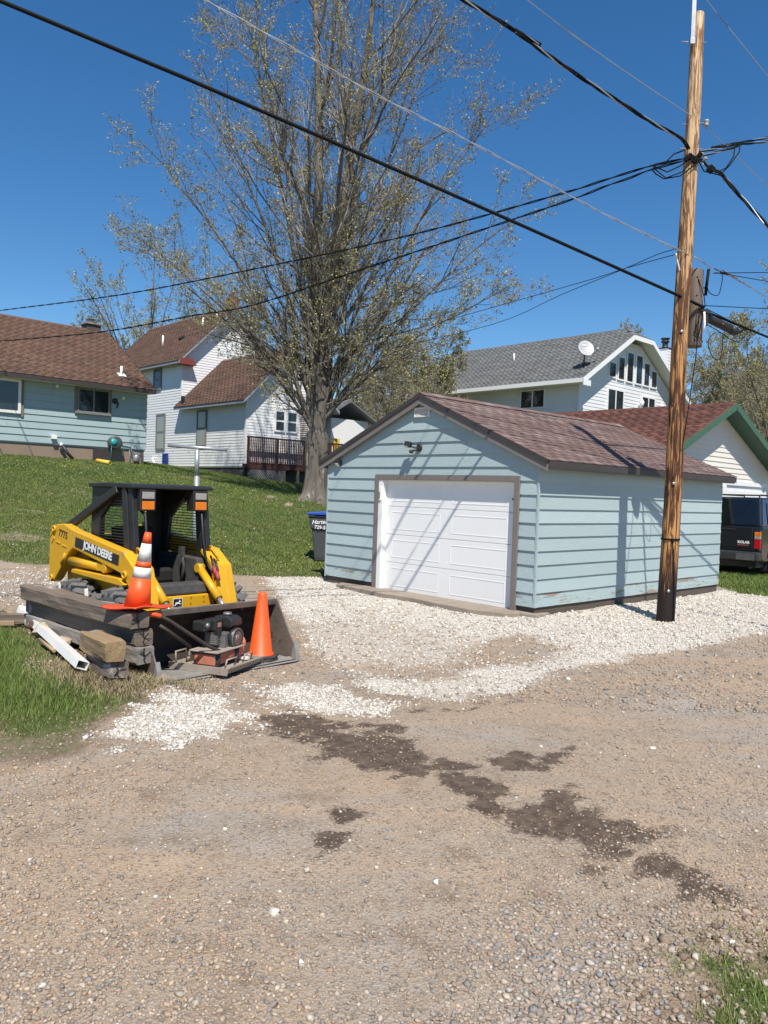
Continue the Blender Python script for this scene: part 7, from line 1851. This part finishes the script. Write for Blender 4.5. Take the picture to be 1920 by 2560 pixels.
# near grass at the left edge of the alley and at the timber ends
n = 205000
xx = rng.uniform(-6.5, -1.5, n); yy = rng.uniform(4.0, 10.2, n); k = np.abs(xx) < yy * .85; xx, yy = xx[k], yy[k]; mk = masks(xx, yy)
edge = np.clip(mk['lawn'], 0, 1); lush = np.clip((-poly_sd(xx, yy, POLY['near_lawn']) - .12) / .45, 0, 1) * np.clip((yy - 5.0) / .7, .0, 1)
tb = ((xx + 2.2) * .738 + (yy - 7.3) * .674)     # across the timbers
onp = (np.abs((xx + 3.28) * .738 + (yy - 8.38) * .674) < .16) & (xx < -2.1) & (yy > 7.1)
k = (rng.uniform(size=len(xx)) < edge * (.6 + .4 * lush)) & ~onp; xx, yy, lush = xx[k], yy[k], lush[k]
sel = rng.uniform(size=len(xx)) > lush * 1.0 + .30
parts = []
for s_, cols, hh in ((~sel, GRN, .066), (sel, STRAW, .036)):
    q = s_.nonzero()[0]; lu = lush[q]; parts.append(blades(xx[q], yy[q], hh * rng.uniform(.5, 1.3, len(q)) * (.45 + .75 * lu) * (.7 + .6 * fbm(xx[q], yy[q], 3, 83)), rng.uniform(.003, .006, len(q)), cols, .9, 1))
V = np.vstack([p[0] for p in parts]); Fm = np.vstack([parts[0][1], parts[1][1] + len(parts[0][0])]); C_ = np.vstack([p[2] for p in parts])
o = link('verge_grass', np_mesh('verge_grass', V, Fm, col=C_), GRM, kind='stuff'); tag(o, 'lush green verge grass growing beside the timbers', 'grass')
# dandelion heads on the slope
n = 700; yy = rng.uniform(15.5, 27, n); xx = rng.uniform(-.5, .02, n) * yy; mk = masks(xx, yy); k = (mk['lawn'] > .6) & ~(((xx + 9.018) * FV.x + (yy - 29.3) * FV.y) > -.2); xx, yy = xx[k], yy[k]
v, f, c = stones(rng, xx, yy, rng.uniform(.018, .034, len(xx)), [(.62, .50, .08), (.60, .58, .50), (.55, .52, .40)], 'cube', .2, (.4, .6), .03)
o = link('dandelions', np_mesh('dandelions', v, f, col=c), GRM, kind='stuff'); tag(o, 'tiny pale and yellow flower heads dotted over the lawn', 'flowers')
# dead grass round the timber block
n = 9000
xx = rng.normal(-2.25, .30, n); yy = rng.normal(6.75, .28, n); k = (poly_sd(xx, yy, POLY['white_pile']) > .05) & clear(xx, yy); xx, yy = xx[k], yy[k]
v, f, c = blades(xx, yy, rng.uniform(.02, .09, len(xx)), rng.uniform(.003, .006, len(xx)), STRAW, 1.3, 2)
o = link('dead_grass', np_mesh('dead_grass', v, f, col=c), GRM, kind='stuff'); tag(o, 'matted dead grass around the tan timber block', 'grass')
# bottom right verge
n = 16000
xx = rng.uniform(.7, 1.9, n); yy = rng.uniform(2.3, 3.4, n); mk = masks(xx, yy); g_ = mk['lawn']; md = mk['mound']
k = rng.uniform(size=n) < np.maximum(g_, md * .28); xx, yy, g_ = xx[k], yy[k], g_[k]
sel = g_ < rng.uniform(.2, .9, len(xx))
parts = []
for s_, cols, hh in ((~sel, GRN, .032), (sel, STRAW, .022)):
    q = s_.nonzero()[0]; parts.append(blades(xx[q], yy[q], hh * rng.uniform(.4, 1.3, len(q)), rng.uniform(.002, .0045, len(q)), cols, 1.0, 2))
V = np.vstack([p[0] for p in parts]); Fm = np.vstack([parts[0][1], parts[1][1] + len(parts[0][0])]); C_ = np.vstack([p[2] for p in parts])
o = link('verge_grass', np_mesh('verge_grass', V, Fm, col=C_), GRM, kind='stuff'); tag(o, 'patch of short grass and straw beside the muddy alley edge', 'grass')
# grass by the parked car
n = 30000
xx = rng.uniform(6.6, 12, n); yy = rng.uniform(14.3, 19, n); mk = masks(xx, yy); k = (rng.uniform(size=n) < mk['lawn']) & clear(xx, yy); xx, yy = xx[k], yy[k]
v, f, c = blades(xx, yy, rng.uniform(.04, .09, len(xx)), rng.uniform(.008, .014, len(xx)), GRN, .6, 1)
o = link('lawn_grass', np_mesh('lawn_grass', v, f, col=c), GRM, kind='stuff'); tag(o, 'strip of green grass under the parked car', 'grass')
# leaf litter between downspout and timbers
n = 2600
xx = rng.uniform(-4.3, -2.0, n); yy = rng.uniform(6.3, 9.4, n); k = (soft(xx, yy, 'litter', .12, .3, 5, 54) > rng.uniform(.1, .9, n)); xx, yy = xx[k], yy[k]; n = len(xx)
a = rng.normal(size=(n, 3)); a[:, 2] *= .4; a /= np.linalg.norm(a, axis=1, keepdims=True); b = np.cross(a, rng.normal(size=(n, 3)) * .4 + np.array([0, 0, 1.])); b /= np.linalg.norm(b, axis=1, keepdims=True) + 1e-9
s_ = rng.uniform(.012, .035, (n, 1)); p = np.c_[xx, yy, ground_z(xx, yy) + rng.uniform(.005, .035, n)]
V = np.stack([p - a * s_, p + b * s_ * .6, p + a * s_, p - b * s_ * .6], 1).reshape(-1, 3)
cc = np.array([(.20, .12, .075), (.28, .19, .13), (.14, .08, .05), (.34, .26, .19), (.22, .15, .11)])[rng.integers(0, 5, n)]
o = link('leaf_litter', np_mesh('leaf_litter', V, np.arange(n * 4).reshape(n, 4), col=np.repeat(cc, 4, 0)), GRM, kind='stuff'); tag(o, 'dry brown leaf litter between downspout and timbers', 'leaves')
